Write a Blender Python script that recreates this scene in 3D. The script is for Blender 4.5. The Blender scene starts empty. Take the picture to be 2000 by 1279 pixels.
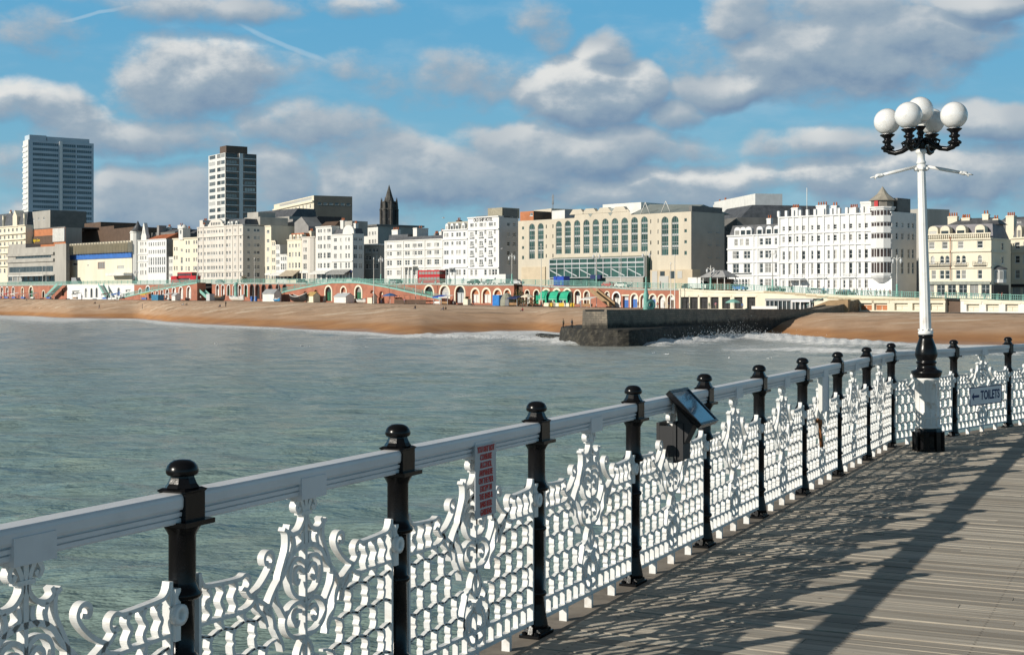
import bpy, bmesh, math, random
import numpy as np
from mathutils import Vector, Matrix, noise
random.seed(7); rng = np.random.default_rng(7)
C = bpy.context.scene.collection
sc = bpy.context.scene
R = math.radians
F = 2750.0          # focal length in photo pixels
EYE = 7.35          # eye height above the sea
DECK = 5.6          # pier deck above the sea
HZ = 579.0          # photo row of the horizon
# ------------------------------------------------------------------ camera
cam = bpy.data.cameras.new('camera'); cam_ob = bpy.data.objects.new('camera', cam); C.objects.link(cam_ob)
cam_ob.location = (0, 0, EYE); cam_ob.rotation_euler = (R(90), 0, 0)
cam.sensor_width = 36; cam.lens = 36 * F / 2000; cam.shift_y = -60.5 / 2000
cam.clip_start = 0.1; cam.clip_end = 6000
sc.camera = cam_ob
# ------------------------------------------------------------------ sun and view
SUN = Vector((-2.5, -1.48, 1.2)).normalized()
sl = bpy.data.lights.new('sun', 'SUN'); sl.energy = 4.2; sl.angle = R(0.5); sl.color = (1.0, 0.925, 0.81)
so = bpy.data.objects.new('sun', sl); C.objects.link(so); so.rotation_euler = (-SUN).to_track_quat('-Z', 'Y').to_euler()
so.location = (0, 0, 60)
sc.view_settings.view_transform = 'Standard'; sc.view_settings.look = 'None'
sc.view_settings.exposure = 0.10; sc.view_settings.gamma = 1.0
sc.cycles.max_bounces = 6; sc.cycles.diffuse_bounces = 2; sc.cycles.glossy_bounces = 3
# ------------------------------------------------------------------ node helper
class N:
    def __init__(s, tree): s.t = tree; s.k = tree.nodes; s.l = tree.links
    def put(s, sock, v):
        if isinstance(v, bpy.types.NodeSocket): s.l.new(v, sock)
        elif isinstance(v, (tuple, list)) and len(v) == 3 and sock.type == 'RGBA': sock.default_value = (*v, 1)
        else: sock.default_value = v
    def math(s, op, a, b=0.0, c=None, clamp=False):
        n = s.k.new('ShaderNodeMath'); n.operation = op; n.use_clamp = clamp
        s.put(n.inputs[0], a); s.put(n.inputs[1], b)
        if c is not None: s.put(n.inputs[2], c)
        return n.outputs[0]
    def vec(s, op, a, b=(0, 0, 0), out=0):
        n = s.k.new('ShaderNodeVectorMath'); n.operation = op
        s.put(n.inputs[0], a)
        if op == 'SCALE': s.put(n.inputs['Scale'], b)
        elif op not in ('LENGTH', 'NORMALIZE'): s.put(n.inputs[1], b)
        return n.outputs['Value' if op in ('LENGTH', 'DOT_PRODUCT') else 'Vector']
    def noise(s, v, scale, detail=4, rough=.55, out='Fac', dist=0):
        n = s.k.new('ShaderNodeTexNoise'); s.put(n.inputs['Vector'], v)
        n.inputs['Scale'].default_value = scale; n.inputs['Detail'].default_value = detail
        n.inputs['Roughness'].default_value = rough; n.inputs['Distortion'].default_value = dist
        return n.outputs[out]
    def mix(s, f, a, b, mode='MIX'):
        n = s.k.new('ShaderNodeMix'); n.data_type = 'RGBA'; n.blend_type = mode
        s.put(n.inputs['Factor'], f); s.put(n.inputs['A'], a) if False else None
        s.put(n.inputs[6], a); s.put(n.inputs[7], b); return n.outputs[2]
    def ramp(s, f, lo, hi, a=0.0, b=1.0):
        n = s.k.new('ShaderNodeMapRange'); n.interpolation_type = 'SMOOTHSTEP'
        s.put(n.inputs['Value'], f)
        for nm, v in (('From Min', lo), ('From Max', hi), ('To Min', a), ('To Max', b)): s.put(n.inputs[nm], v)
        return n.outputs['Result']
    def sep(s, v):
        n = s.k.new('ShaderNodeSeparateXYZ'); s.put(n.inputs[0], v); return n.outputs
    def comb(s, x=0.0, y=0.0, z=0.0):
        n = s.k.new('ShaderNodeCombineXYZ')
        for i, v in enumerate((x, y, z)): s.put(n.inputs[i], v)
        return n.outputs[0]
    def pos(s): return s.k.new('ShaderNodeNewGeometry').outputs['Position']
    def obj(s): return s.k.new('ShaderNodeTexCoord').outputs['Object']
    def attr(s, nm, out='Fac'):
        n = s.k.new('ShaderNodeAttribute'); n.attribute_name = nm; return n.outputs[out]
    def bump(s, h, strength=.3, dist=.02):
        n = s.k.new('ShaderNodeBump'); s.put(n.inputs['Height'], h)
        s.put(n.inputs['Strength'], strength); n.inputs['Distance'].default_value = dist
        return n.outputs['Normal']
# ------------------------------------------------------------------ sky
world = bpy.data.worlds.new('World'); sc.world = world; world.use_nodes = True
SKY = 0.1
def px_dir(u, v): return math.atan((u - 1000) / F), math.atan((HZ - v) / math.hypot(F, u - 1000))
CLOUDS = [  # photo column, row, half width, half height: fair-weather cumulus by bearing and elevation
 (395,150,150,78,1.),(330,135,70,50,.9),(470,120,80,50,.9),(600,245,120,48,.85),(250,262,190,34,.8),(120,235,90,30,.6),(30,205,95,40,.75),(300,385,130,62,.9),(240,350,70,30,.8),
 (120,420,120,40,.5),(545,350,75,55,.8),(900,345,270,62,1.),(760,360,140,52,1.),(1080,300,190,58,1.),(1230,290,150,40,.9),(980,285,80,40,.8),
 (1150,178,125,62,1.15),(1090,190,60,40,1.),(1240,165,60,50,1.),(1310,222,80,34,.9),(1185,92,62,38,.9),(1600,110,230,82,1.),(1450,165,140,40,1.),(1790,70,130,48,1.),(1440,30,60,52,.8),(1620,20,170,40,.75),
 (1900,5,140,22,.9),(1930,240,120,40,1.),(1640,282,135,32,.85),(1400,352,300,28,.7),(1760,345,240,52,.9),(1960,330,140,70,.8),(1250,380,240,30,.75),
 (720,130,110,28,.4),(870,160,170,45,.45),(690,290,110,40,.55),(390,5,170,26,.55),(700,5,90,20,.35),(1060,40,50,40,.35),(560,430,250,30,.55),(1010,405,120,26,.6),(90,60,80,30,.3),(60,320,80,50,.45),(1740,420,300,25,.5)]
def build_sky():
    g = bpy.data.node_groups.new('cloud_field', 'ShaderNodeTree')
    g.interface.new_socket('P', in_out='INPUT', socket_type='NodeSocketVector')
    g.interface.new_socket('D', in_out='OUTPUT', socket_type='NodeSocketFloat'); g.interface.new_socket('B', in_out='OUTPUT', socket_type='NodeSocketFloat')
    n = N(g); gi = g.nodes.new('NodeGroupInput'); go = g.nodes.new('NodeGroupOutput')
    P = gi.outputs[0]
    wv = n.noise(P, 13, 3, .5, 'Color'); wv = n.vec('SUBTRACT', wv, (.5, .5, .5)); wv = n.vec('MULTIPLY', wv, (.055, .032, 0))
    Q = n.vec('ADD', P, wv); best = None
    for (u, v, a, b, s) in CLOUDS:
        az, el = px_dir(u, v)
        d = n.vec('SUBTRACT', Q, (az, el, 0)); d = n.vec('MULTIPLY', d, (F / a / 1.3, F / b / 1.32, 0)); r = n.vec('DOT_PRODUCT', d, d)
        m = n.math('MULTIPLY_ADD', r, -s, s)
        best = m if best is None else n.math('MAXIMUM', best, m)
    best = n.math('MAXIMUM', best, -.85)
    st = n.vec('MULTIPLY', P, (1, 1.5, 1))
    f1 = n.noise(st, 22, 8, .57); f2 = n.noise(st, 7, 2, .5)
    f = n.math('MULTIPLY_ADD', n.math('SUBTRACT', f1, .5), 1.9, n.math('MULTIPLY', n.math('SUBTRACT', f2, .5), .8))
    n.l.new(n.math('ADD', best, f), go.inputs[0]); n.l.new(best, go.inputs[1])
    t = world.node_tree; t.nodes.clear(); n = N(t)
    out = t.nodes.new('ShaderNodeOutputWorld'); bg = t.nodes.new('ShaderNodeBackground'); bg.inputs['Strength'].default_value = SKY
    sky = t.nodes.new('ShaderNodeTexSky'); sky.sky_type = 'NISHITA'; sky.sun_disc = False
    sky.sun_elevation = math.asin(SUN.z); sky.sun_rotation = math.atan2(SUN.x, SUN.y)
    sky.air_density = 1.0; sky.dust_density = 0.2; sky.ozone_density = 1.6
    dirv = t.nodes.new('ShaderNodeTexCoord').outputs['Generated']
    x, y, z = n.sep(dirv)
    az = n.math('ARCTAN2', x, y); el = n.math('ARCSINE', z)
    P = n.comb(az, el, 0)
    def fld(p):
        q = t.nodes.new('ShaderNodeGroup'); q.node_tree = g; n.l.new(p, q.inputs[0]); return q.outputs
    o0 = fld(P); o1 = fld(n.vec('ADD', P, (-.006, .0095, 0))); d0 = o0[0]
    alpha = n.ramp(d0, -.12, .62)
    bs_ = n.math('SUBTRACT', o0[1], o1[1]); dif = n.math('MULTIPLY_ADD', bs_, .35, n.math('MULTIPLY', n.math('SUBTRACT', o0[0], o1[0]), .75))
    lit = n.ramp(dif, -.95, 1.15)
    thick = n.ramp(d0, .1, 1.5)
    wisp = n.noise(n.vec('MULTIPLY', P, (1, 2.6, 1)), 9, 6, .6)
    k = 1 / SKY
    dark = (.155 * k, .24 * k, .365 * k); mid = (.30 * k, .375 * k, .45 * k); hi = (.74 * k, .735 * k, .71 * k)
    c = n.mix(n.ramp(lit, -.02, .5), dark, mid); sun_m = n.ramp(n.noise(P, 11, 2, .5), .40, .68, 0, .8)
    for (u, v, a, b) in ((1150, 165, 170, 85), (440, 125, 170, 90), (1420, 345, 280, 45), (1760, 330, 140, 60), (30, 190, 120, 60)):   # cumulus tops that catch the sun
        ca, ce = px_dir(u, v); dd = n.vec('MULTIPLY', n.vec('SUBTRACT', P, (ca, ce, 0)), (F / a, F / b, 0)); sun_m = n.math('MAXIMUM', sun_m, n.ramp(n.vec('DOT_PRODUCT', dd, dd), 1.1, .3))
    hv = n.mix(sun_m, (.44 * k, .485 * k, .525 * k), hi); c = n.mix(n.ramp(lit, .42, .88), c, hv)
    base = n.mix(1.0, sky.outputs[0], (.70, .92, 1.0), 'MULTIPLY')
    air = n.mix(n.ramp(el, 0, .24), (.225 * k, .45 * k, .56 * k), (.105 * k, .36 * k, .59 * k)); air = n.mix(n.ramp(el, .22, .48), air, (.05 * k, .056 * k, .068 * k))
    base = n.mix(.94, base, air)
    base = n.mix(n.ramp(wisp, .45, .80, 0, .40), base, (.45 * k, .56 * k, .64 * k))
    # two old contrails high in the sky
    for (ua, va, ub, vb, wd, al) in ((100, 44, 270, 9, 4.0, .28), (455, 45, 650, 128, 6, .26)):
        a = Vector(px_dir(ua, va)); b = Vector(px_dir(ub, vb)); mdl = (a + b) / 2; ex = (b - a).normalized(); L = (b - a).length / 2
        dd = n.vec('SUBTRACT', n.vec('ADD', P, n.vec('SCALE', n.vec('SUBTRACT', n.noise(P, 30, 3, .5, 'Color'), (.5, .5, .5)), .006)), (mdl.x, mdl.y, 0))
        e1 = n.math('DIVIDE', n.vec('DOT_PRODUCT', dd, (ex.x, ex.y, 0)), L); e2 = n.math('DIVIDE', n.vec('DOT_PRODUCT', dd, (-ex.y, ex.x, 0)), wd / F)
        rr = n.math('ADD', n.math('POWER', n.math('ABSOLUTE', e1), 4), n.math('MULTIPLY', e2, e2))
        base = n.mix(n.ramp(rr, 1.1, 0, 0, al), base, (.62 * k, .7 * k, .75 * k))
    front = n.math('MULTIPLY', n.ramp(el, -.02, .01), n.ramp(el, .46, .26))
    col = n.mix(n.math('MULTIPLY', n.math('MULTIPLY', alpha, .93), front), base, c)
    n.l.new(col, bg.inputs['Color']); n.l.new(bg.outputs[0], out.inputs[0])
    world.cycles.sampling_method = 'MANUAL'; world.cycles.sample_map_resolution = 512
build_sky()
# ------------------------------------------------------------------ materials
MATS = {}
def mat(name, col, rough=.7, var=.12, scale=1.5, metal=0.0, bump=0.0, bscale=40, spec=.5, coat=0.0, dirt=None, dirt_amt=0.0, space='pos', streak=False):
    if name in MATS: return MATS[name]
    m = bpy.data.materials.new(name); m.use_nodes = True; n = N(m.node_tree); b = n.k['Principled BSDF']
    p = n.pos() if space == 'pos' else n.obj()
    if streak: p = n.vec('MULTIPLY', p, (1, 1, .18))
    f = n.noise(p, scale, 5, .6)
    lo = tuple(max(0, c * (1 - var * 1.6)) for c in col); hi = tuple(min(1, c * (1 + var)) for c in col)
    c = n.mix(n.ramp(f, .3, .7), lo, hi)
    if dirt:
        f2 = n.noise(n.vec('ADD', p, (9.1, 3.3, 1.7)), scale * 2.3, 5, .65)
        c = n.mix(n.ramp(f2, .5, .78, 0, dirt_amt), c, dirt)
    n.l.new(c, b.inputs['Base Color'])
    b.inputs['Roughness'].default_value = rough; b.inputs['Metallic'].default_value = metal
    b.inputs['Specular IOR Level'].default_value = spec; b.inputs['Coat Weight'].default_value = coat
    if bump: n.l.new(n.bump(n.noise(n.obj(), bscale, 4, .6), bump, .01), b.inputs['Normal'])
    MATS[name] = m; return m
# ------------------------------------------------------------------ mesh builder
class MB:
    def __init__(s): s.v = []; s.f = []; s.m = []; s.sm = []
    def face(s, pts, mi=0, smooth=False):
        b = len(s.v); s.v += [tuple(p) for p in pts]; s.f.append(tuple(range(b, b + len(pts)))); s.m.append(mi); s.sm.append(smooth)
    def add(s, vs, fs, mi=0, smooth=False):
        b = len(s.v); s.v += [tuple(p) for p in vs]
        for f in fs: s.f.append(tuple(i + b for i in f)); s.m.append(mi); s.sm.append(smooth)
    def box(s, x0, x1, y0, y1, z0, z1, mi=0):
        vs = [(x, y, z) for z in (z0, z1) for y in (y0, y1) for x in (x0, x1)]
        s.add(vs, [(0, 2, 3, 1), (4, 5, 7, 6), (0, 1, 5, 4), (2, 6, 7, 3), (0, 4, 6, 2), (1, 3, 7, 5)], mi)
    def obox(s, c, ex, ey, ez, hx, hy, hz, mi=0):
        c = Vector(c); ex, ey, ez = Vector(ex), Vector(ey), Vector(ez)
        vs = [c + ex * hx * a + ey * hy * b + ez * hz * d for d in (-1, 1) for b in (-1, 1) for a in (-1, 1)]
        s.add(vs, [(0, 2, 3, 1), (4, 5, 7, 6), (0, 1, 5, 4), (2, 6, 7, 3), (0, 4, 6, 2), (1, 3, 7, 5)], mi)
    def frustum(s, x0, x1, y0, y1, z0, X0, X1, Y0, Y1, z1, mi=0):
        vs = [(x0, y0, z0), (x1, y0, z0), (x1, y1, z0), (x0, y1, z0), (X0, Y0, z1), (X1, Y0, z1), (X1, Y1, z1), (X0, Y1, z1)]
        s.add(vs, [(3, 2, 1, 0), (4, 5, 6, 7), (0, 1, 5, 4), (1, 2, 6, 5), (2, 3, 7, 6), (3, 0, 4, 7)], mi)
    def prism(s, poly, y0, y1, mi=0):          # poly in x,z; extruded along y
        n = len(poly); vs = [(x, y0, z) for x, z in poly] + [(x, y1, z) for x, z in poly]
        fs = [tuple(range(n)), tuple(range(2 * n - 1, n - 1, -1))] + [(i, i + n, (i + 1) % n + n, (i + 1) % n) for i in range(n)]
        s.add(vs, fs, mi)
    def lathe(s, prof, n=16, c=(0, 0, 0), mi=0, smooth=True, a0=0.0, cap=True):
        vs = []; cx, cy, cz = c
        for r, z in prof:
            for i in range(n):
                a = a0 + 2 * math.pi * i / n; vs.append((cx + r * math.cos(a), cy + r * math.sin(a), cz + z))
        fs = []
        for j in range(len(prof) - 1):
            for i in range(n): fs.append((j * n + i, j * n + (i + 1) % n, (j + 1) * n + (i + 1) % n, (j + 1) * n + i))
        s.add(vs, fs, mi, smooth)
        if cap:
            k = len(s.v) - len(vs)
            for ring, rev in ((0, True), (len(prof) - 1, False)):
                idx = [k + ring * n + i for i in range(n)]
                s.f.append(tuple(idx[::-1] if rev else idx)); s.m.append(mi); s.sm.append(False)
    def tube(s, pts, r, n=8, mi=0, smooth=True):
        pts = [Vector(p) for p in pts]; rs = r if isinstance(r, (list, tuple)) else [r] * len(pts); vs = []; up = Vector((0, 0, 1)); prev = None
        for i, p in enumerate(pts):
            d = (pts[min(i + 1, len(pts) - 1)] - pts[max(i - 1, 0)]).normalized()
            ref = prev if prev is not None else (up if abs(d.z) < .9 else Vector((1, 0, 0)))
            a = d.cross(ref)
            if a.length < 1e-4: a = d.cross(Vector((0, 1, 0)))
            a.normalize(); b = a.cross(d).normalized(); prev = b
            for k in range(n):
                t = 2 * math.pi * k / n; vs.append(p + (a * math.cos(t) + b * math.sin(t)) * rs[i])
        fs = [(j * n + i, j * n + (i + 1) % n, (j + 1) * n + (i + 1) % n, (j + 1) * n + i) for j in range(len(pts) - 1) for i in range(n)]
        fs += [tuple(range(n))[::-1], tuple(range((len(pts) - 1) * n, len(pts) * n))]
        s.add(vs, fs, mi, smooth)
    def ball(s, c, r, n=14, m=8, sq=(1, 1, 1), mi=0):
        prof = [(max(1e-4, math.sin(math.pi * j / m)), -math.cos(math.pi * j / m)) for j in range(m + 1)]
        k = len(s.v); s.lathe(prof, n, (0, 0, 0), mi, True, cap=False)
        for i in range(k, len(s.v)):
            v = s.v[i]; s.v[i] = (c[0] + v[0] * r * sq[0], c[1] + v[1] * r * sq[1], c[2] + v[2] * r * sq[2])
    def ribbon(s, pts, w, d, mi=0, closed=False):  # pts in x,z; flat bar of width w in the plane, depth d along y
        pts = [Vector((p[0], p[1])) for p in pts]; n = len(pts); L = []; Rr = []
        for i in range(n):
            a = pts[(i - 1) % n] if (closed or i > 0) else pts[i]; b = pts[(i + 1) % n] if (closed or i < n - 1) else pts[i]
            t = (b - a).normalized() if (b - a).length > 1e-9 else Vector((1, 0)); o = Vector((-t.y, t.x)) * (w / 2 if not callable(w) else w(i / (n - 1)) / 2)
            L.append(pts[i] + o); Rr.append(pts[i] - o)
        vs = []
        for i in range(n):
            for q in (L[i], Rr[i]):
                vs.append((q.x, -d / 2, q.y)); vs.append((q.x, d / 2, q.y))
        fs = []
        for i in range(n if closed else n - 1):
            a = 4 * i; b = 4 * ((i + 1) % n)
            fs += [(a, b, b + 2, a + 2), (a + 1, a + 3, b + 3, b + 1), (a, a + 1, b + 1, b), (a + 2, b + 2, b + 3, a + 3)]
        if not closed: e = 4 * (n - 1); fs += [(0, 2, 3, 1), (e, e + 1, e + 3, e + 2)]
        s.add(vs, fs, mi)
    def build(s, name, mats, parent=None, loc=None, rotz=0.0, recalc=True, bevel=0):
        me = bpy.data.meshes.new(name); me.from_pydata(s.v, [], s.f)
        for m in (mats if isinstance(mats, (list, tuple)) else [mats]): me.materials.append(m)
        me.polygons.foreach_set('material_index', s.m); me.polygons.foreach_set('use_smooth', s.sm)
        if recalc:
            bm = bmesh.new(); bm.from_mesh(me); bmesh.ops.recalc_face_normals(bm, faces=bm.faces); bm.to_mesh(me); bm.free()
        me.update()
        return link(name, me, parent, loc, rotz)
def link(name, me, parent=None, loc=None, rotz=0.0):
    o = bpy.data.objects.new(name, me); C.objects.link(o)
    if parent: o.parent = parent
    if loc is not None: o.location = loc
    if rotz: o.rotation_euler = (0, 0, rotz)
    return o
def tag(o, label, cat, group=None):
    o['label'] = label; o['category'] = cat
    if group: o['group'] = group
    return o
def thing(name, label, cat, loc=(0, 0, 0), rotz=0.0, group=None):
    o = bpy.data.objects.new(name, None); C.objects.link(o); o.location = loc; o.rotation_euler = (0, 0, rotz)
    o.empty_display_size = .3
    return tag(o, label, cat, group)
def struct(o, kind='structure'): o['kind'] = kind; return o
KIDS = {}
def dup(root, loc, rotz=0.0, label=None, cat=None, group=None, scale=None):
    def cp(o, par):
        c = o.copy(); C.objects.link(c)
        if par is not None:
            c.parent = par; c.matrix_parent_inverse = o.matrix_parent_inverse.copy()
        for ch in list(o.children): cp(ch, c)
        return c
    r = cp(root, None); r.location = loc; r.rotation_euler = (0, 0, rotz)
    if label: r['label'] = label
    if cat: r['category'] = cat
    if group: r['group'] = group
    if scale: r.scale = (scale,) * 3 if not isinstance(scale, tuple) else scale
    return r
# ------------------------------------------------------------------ survey: photo bearings to ground plan
def at(u, v, D): return Vector(((u - 1000) / F * D, D, EYE - (v - HZ) / F * D))
def zz(v, D): return EYE - (v - HZ) / F * D
def online(u, p0, p1):                 # where the bearing of column u crosses the plan line p0-p1
    k = (u - 1000) / F; dx, dy = p1[0] - p0[0], p1[1] - p0[1]
    t = (k * p0[1] - p0[0]) / (dx - k * dy); return Vector((p0[0] + t * dx, p0[1] + t * dy))
ST0, ST1 = (-254, 700), (96, 335)      # building line of the seafront road
WL0, WL1 = (-275.7, 679), (74, 314)    # front of the promenade wall
NRM = Vector((-.7218, -.6921))         # towards the sea
def street(u, off=0.0):
    return online(u, (ST0[0] - NRM.x * off, ST0[1] - NRM.y * off), (ST1[0] - NRM.x * off, ST1[1] - NRM.y * off))
def wline(u, off=0.0):                 # off > 0: towards the sea
    return online(u, (WL0[0] + NRM.x * off, WL0[1] + NRM.y * off), (WL1[0] + NRM.x * off, WL1[1] + NRM.y * off))
def lerp(x, tab):
    if x <= tab[0][0]: return tab[0][1]
    for (a, fa), (b, fb) in zip(tab, tab[1:]):
        if x <= b: return fa + (fb - fa) * (x - a) / (b - a)
    return tab[-1][1]
ZTOP = [(-400, 12.4), (0, 12.3), (500, 11.9), (1000, 10.7), (1250, 9.4), (1460, 8.7), (1660, 7.35), (2000, 6.3), (2400, 6.2)]
ZLOW = [(-400, 6.6), (0, 6.3), (500, 5.7), (1000, 4.75), (1250, 4.35), (1460, 4.2), (1660, 4.0), (2400, 3.9)]
def ztop(u): return lerp(u, ZTOP)
def zlow(u): return lerp(u, ZLOW)
# ------------------------------------------------------------------ material palette
M_white_iron = mat('white_paint_iron', (.82, .82, .80), .38, .03, 3, bump=.15, bscale=60, dirt=(.46, .33, .22), dirt_amt=.45, space='obj')
M_black_iron = mat('black_gloss_iron', (.007, .007, .008), .24, .3, 6, bump=.12, bscale=35, spec=.26)
M_rail = mat('grey_white_rail_paint', (.76, .76, .77), .42, .05, 2, bump=.08, bscale=30, dirt=(.4, .38, .36), dirt_amt=.25)
M_white_stucco = mat('white_stucco', (.76, .745, .70), .8, .05, .25, dirt=(.55, .52, .45), dirt_amt=.25, streak=True)
M_bright_stucco = mat('bright_white_stucco', (.79, .79, .78), .75, .03, .25, dirt=(.6, .6, .58), dirt_amt=.2, streak=True)
M_cream = mat('cream_stucco', (.80, .73, .575), .8, .05, .25, dirt=(.52, .45, .33), dirt_amt=.3, streak=True)
M_pale_pink = mat('pale_stone_stucco', (.70, .65, .58), .8, .05, .25, dirt=(.5, .45, .4), dirt_amt=.3, streak=True)
M_thistle = mat('beige_concrete', (.60, .54, .435), .85, .05, .2, dirt=(.42, .36, .27), dirt_amt=.35, streak=True)
M_concrete = mat('grey_concrete', (.42, .40, .36), .85, .08, .3, dirt=(.26, .25, .23), dirt_amt=.4, streak=True)
M_darkconc = mat('dark_cladding', (.17, .168, .16), .7, .12, .4)
M_redbrick = mat('red_brick_paint', (.42, .165, .105), .8, .14, .35, dirt=(.30, .12, .07), dirt_amt=.5)
M_orange = mat('orange_brick', (.50, .19, .085), .8, .10, .35)
M_brown = mat('brown_cladding', (.12, .075, .05), .7, .1, .4)
M_slate = mat('slate_roof', (.10, .105, .115), .55, .2, .8)
M_tile = mat('red_clay_tile', (.44, .14, .06), .8, .18, .7)
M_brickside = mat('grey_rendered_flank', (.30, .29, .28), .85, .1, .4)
M_stone = mat('flint_stone', (.23, .20, .165), .9, .3, .5, dirt=(.10, .09, .08), dirt_amt=.7)
M_spire = mat('dark_church_stone', (.085, .08, .072), .85, .3, .5)
M_glass = mat('window_glass', (.045, .055, .06), .06, .3, .2, spec=.7)
def vary_panes(m):                      # some rooms have pale blinds or curtains drawn
    n = N(m.node_tree); b = n.k['Principled BSDF']; r = n.k.new('ShaderNodeObjectInfo').outputs['Random']; z = n.sep(n.obj())
    c = n.mix(n.ramp(r, .62, .66), b.inputs['Base Color'].links[0].from_socket, (.30, .29, .27)); c = n.mix(n.math('GREATER_THAN', r, .93), c, (.55, .53, .49)); n.l.new(c, b.inputs['Base Color'])
vary_panes(M_glass)
M_tglass = mat('green_tinted_glass', (.045, .105, .095), .25, .3, .35, spec=.3)
M_frame = mat('white_window_frame', (.78, .78, .76), .5, .03, 2)
M_dframe = mat('grey_window_frame', (.40, .42, .42), .5, .05, 2)
M_mint = mat('seaside_mint_paint', (.25, .50, .43), .5, .08, 1.2, dirt=(.35, .38, .33), dirt_amt=.3)
M_blue = mat('blue_paint', (.045, .16, .50), .5, .1, .6)
M_navy = mat('navy_fabric', (.02, .035, .12), .8, .1, .6)
M_red = mat('red_paint', (.50, .025, .03), .4, .1, .6)
M_yellow = mat('yellow_paint', (.72, .48, .04), .5, .1, .6)
M_green = mat('green_awning', (.02, .40, .23), .75, .12, .6)
M_black = mat('black_matt', (.02, .02, .022), .6, .2, .8)
M_grey = mat('mid_grey_paint', (.33, .34, .35), .6, .08, .6)
M_lgrey = mat('light_grey_metal', (.55, .57, .58), .45, .06, .6)
M_offwhite = mat('off_white_paint', (.76, .75, .71), .6, .05, .6)
M_timber = mat('brown_timber', (.33, .19, .09), .75, .15, .8)
M_bluegrey = mat('blue_grey_cladding', (.30, .36, .42), .45, .08, .15)
M_bluedark = mat('dark_blue_glazing', (.05, .085, .12), .12, .25, .1, spec=.8)
M_rust = mat('rust', (.28, .11, .04), .9, .4, 12)
M_asphalt = mat('asphalt', (.055, .055, .056), .85, .15, .5)
M_tyre = mat('tyre_rubber', (.018, .018, .018), .85, .1, 3)
M_foliage = mat('foliage', (.06, .085, .03), .7, .4, 1.5)
M_plastic = mat('translucent_white_plastic', (.74, .76, .80), .3, .03, 2)
# ------------------------------------------------------------------ setting: sea bed, beach, sea, road
SHORE_V = [(-500, 612), (0, 616.5), (60, 618), (140, 622), (200, 622.5), (270, 623), (330, 629), (400, 634), (470, 638), (540, 641), (600, 644), (660, 647), (720, 650), (770, 655), (820, 657.5),
           (870, 653), (930, 650), (1000, 647.5), (1050, 647.5), (1090, 651), (1180, 655), (1300, 656), (1400, 655), (1470, 655), (1540, 659), (1620, 667), (1700, 671), (1800, 675), (2000, 678), (2700, 690)]
def shoreD(u): return 2750 * EYE / (lerp(u, SHORE_V) - HZ)
def build_beach():
    us = np.arange(-500, 2701, 12.0); T = np.concatenate([np.linspace(-.06, 1.0, 46), np.linspace(1.02, 1.6, 10)])
    V = []; Fc = []
    for i, u in enumerate(us):
        p = wline(u); Df = p.y; Ds = shoreD(u) + 2.2 * noise.noise((u * .02, 0, 3)) ; k = (u - 1000) / F; zl = zlow(u)
        for t in T:
            D = Df + (Ds - Df) * t; z0 = zl * (1 - .06 * min(1, t / .4)) if t < .4 else None
            if t < .42: z = zl - .25 * max(0, t)
            elif t <= 1: q = (t - .42) / .58; zb = zl - .105; z = zb * (1 - q ** 1.25)
            else: z = -(t - 1) * 5.5
            if .08 < t < 1.02:
                w = .16 if t < .9 else .03
                z += w * noise.noise((k * D * .05, D * .16, 1.3)) + .10 * noise.noise((k * D * .22, D * .5, 4.3)) * (1 if t < .85 else .2)
                if .42 < t < .8: z += .16 * math.sin(D * .33 + 3 * noise.noise((k * D * .02, D * .02, 9)))  # storm ridges
            V.append((k * D, D, z))
    m = len(T)
    for i in range(len(us) - 1):
        for j in range(m - 1): a = i * m + j; Fc.append((a, a + 1, a + m + 1, a + m))
    b = MB(); b.add(V, Fc, 0, True)
    mt = bpy.data.materials.new('shingle'); mt.use_nodes = True; n = N(mt.node_tree); bs = n.k['Principled BSDF']
    p = n.pos(); z = n.sep(p)[2]
    st = n.vec('MULTIPLY', p, (.35, 1, 1))
    zw = n.math('ADD', z, n.math('MULTIPLY', n.math('SUBTRACT', n.noise(n.vec('MULTIPLY', p, (.3, 1, 1)), .06, 4, .6), .5), 1.6))
    dry = n.mix(n.ramp(n.noise(p, .22, 6, .65), .3, .7), (.47, .29, .17), (.60, .40, .255))
    top = n.mix(n.ramp(n.noise(p, .35, 6, .65), .3, .7), (.48, .32, .205), (.64, .455, .31))
    wet = n.mix(n.ramp(n.noise(p, .15, 5, .6), .3, .7), (.40, .19, .075), (.50, .255, .105))
    c = n.mix(n.ramp(zw, 1.1, 2.1), wet, dry); c = n.mix(n.ramp(zw, 2.9, 3.9), c, top)
    sk = n.noise(n.vec('MULTIPLY', p, (.10, .55, 1)), .5, 3, .6)
    up = n.ramp(z, 2.4, 3.0)
    c = n.mix(n.math('MULTIPLY', n.ramp(sk, .575, .63), n.math('MULTIPLY', up, .65)), c, (.78, .66, .50))
    c = n.mix(n.math('MULTIPLY', n.ramp(sk, .40, .34), n.math('MULTIPLY', up, .6)), c, (.13, .095, .065))
    n.l.new(c, bs.inputs['Base Color'])
    n.l.new(n.ramp(zw, .1, .9, .35, .9), bs.inputs['Roughness'])
    n.l.new(n.bump(n.noise(p, 3.0, 5, .7), .45, .1), bs.inputs['Normal'])
    struct(b.build('beach', mt, recalc=False))
build_beach()
# ---- sea bed far below so nothing opens under the water
b = MB(); b.face([(-1500, -300, -9), (1500, -300, -9), (1500, 900, -9), (-1500, 900, -9)])
struct(b.build('seabed', mat('seabed_mud', (.12, .11, .08), .9)))
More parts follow.
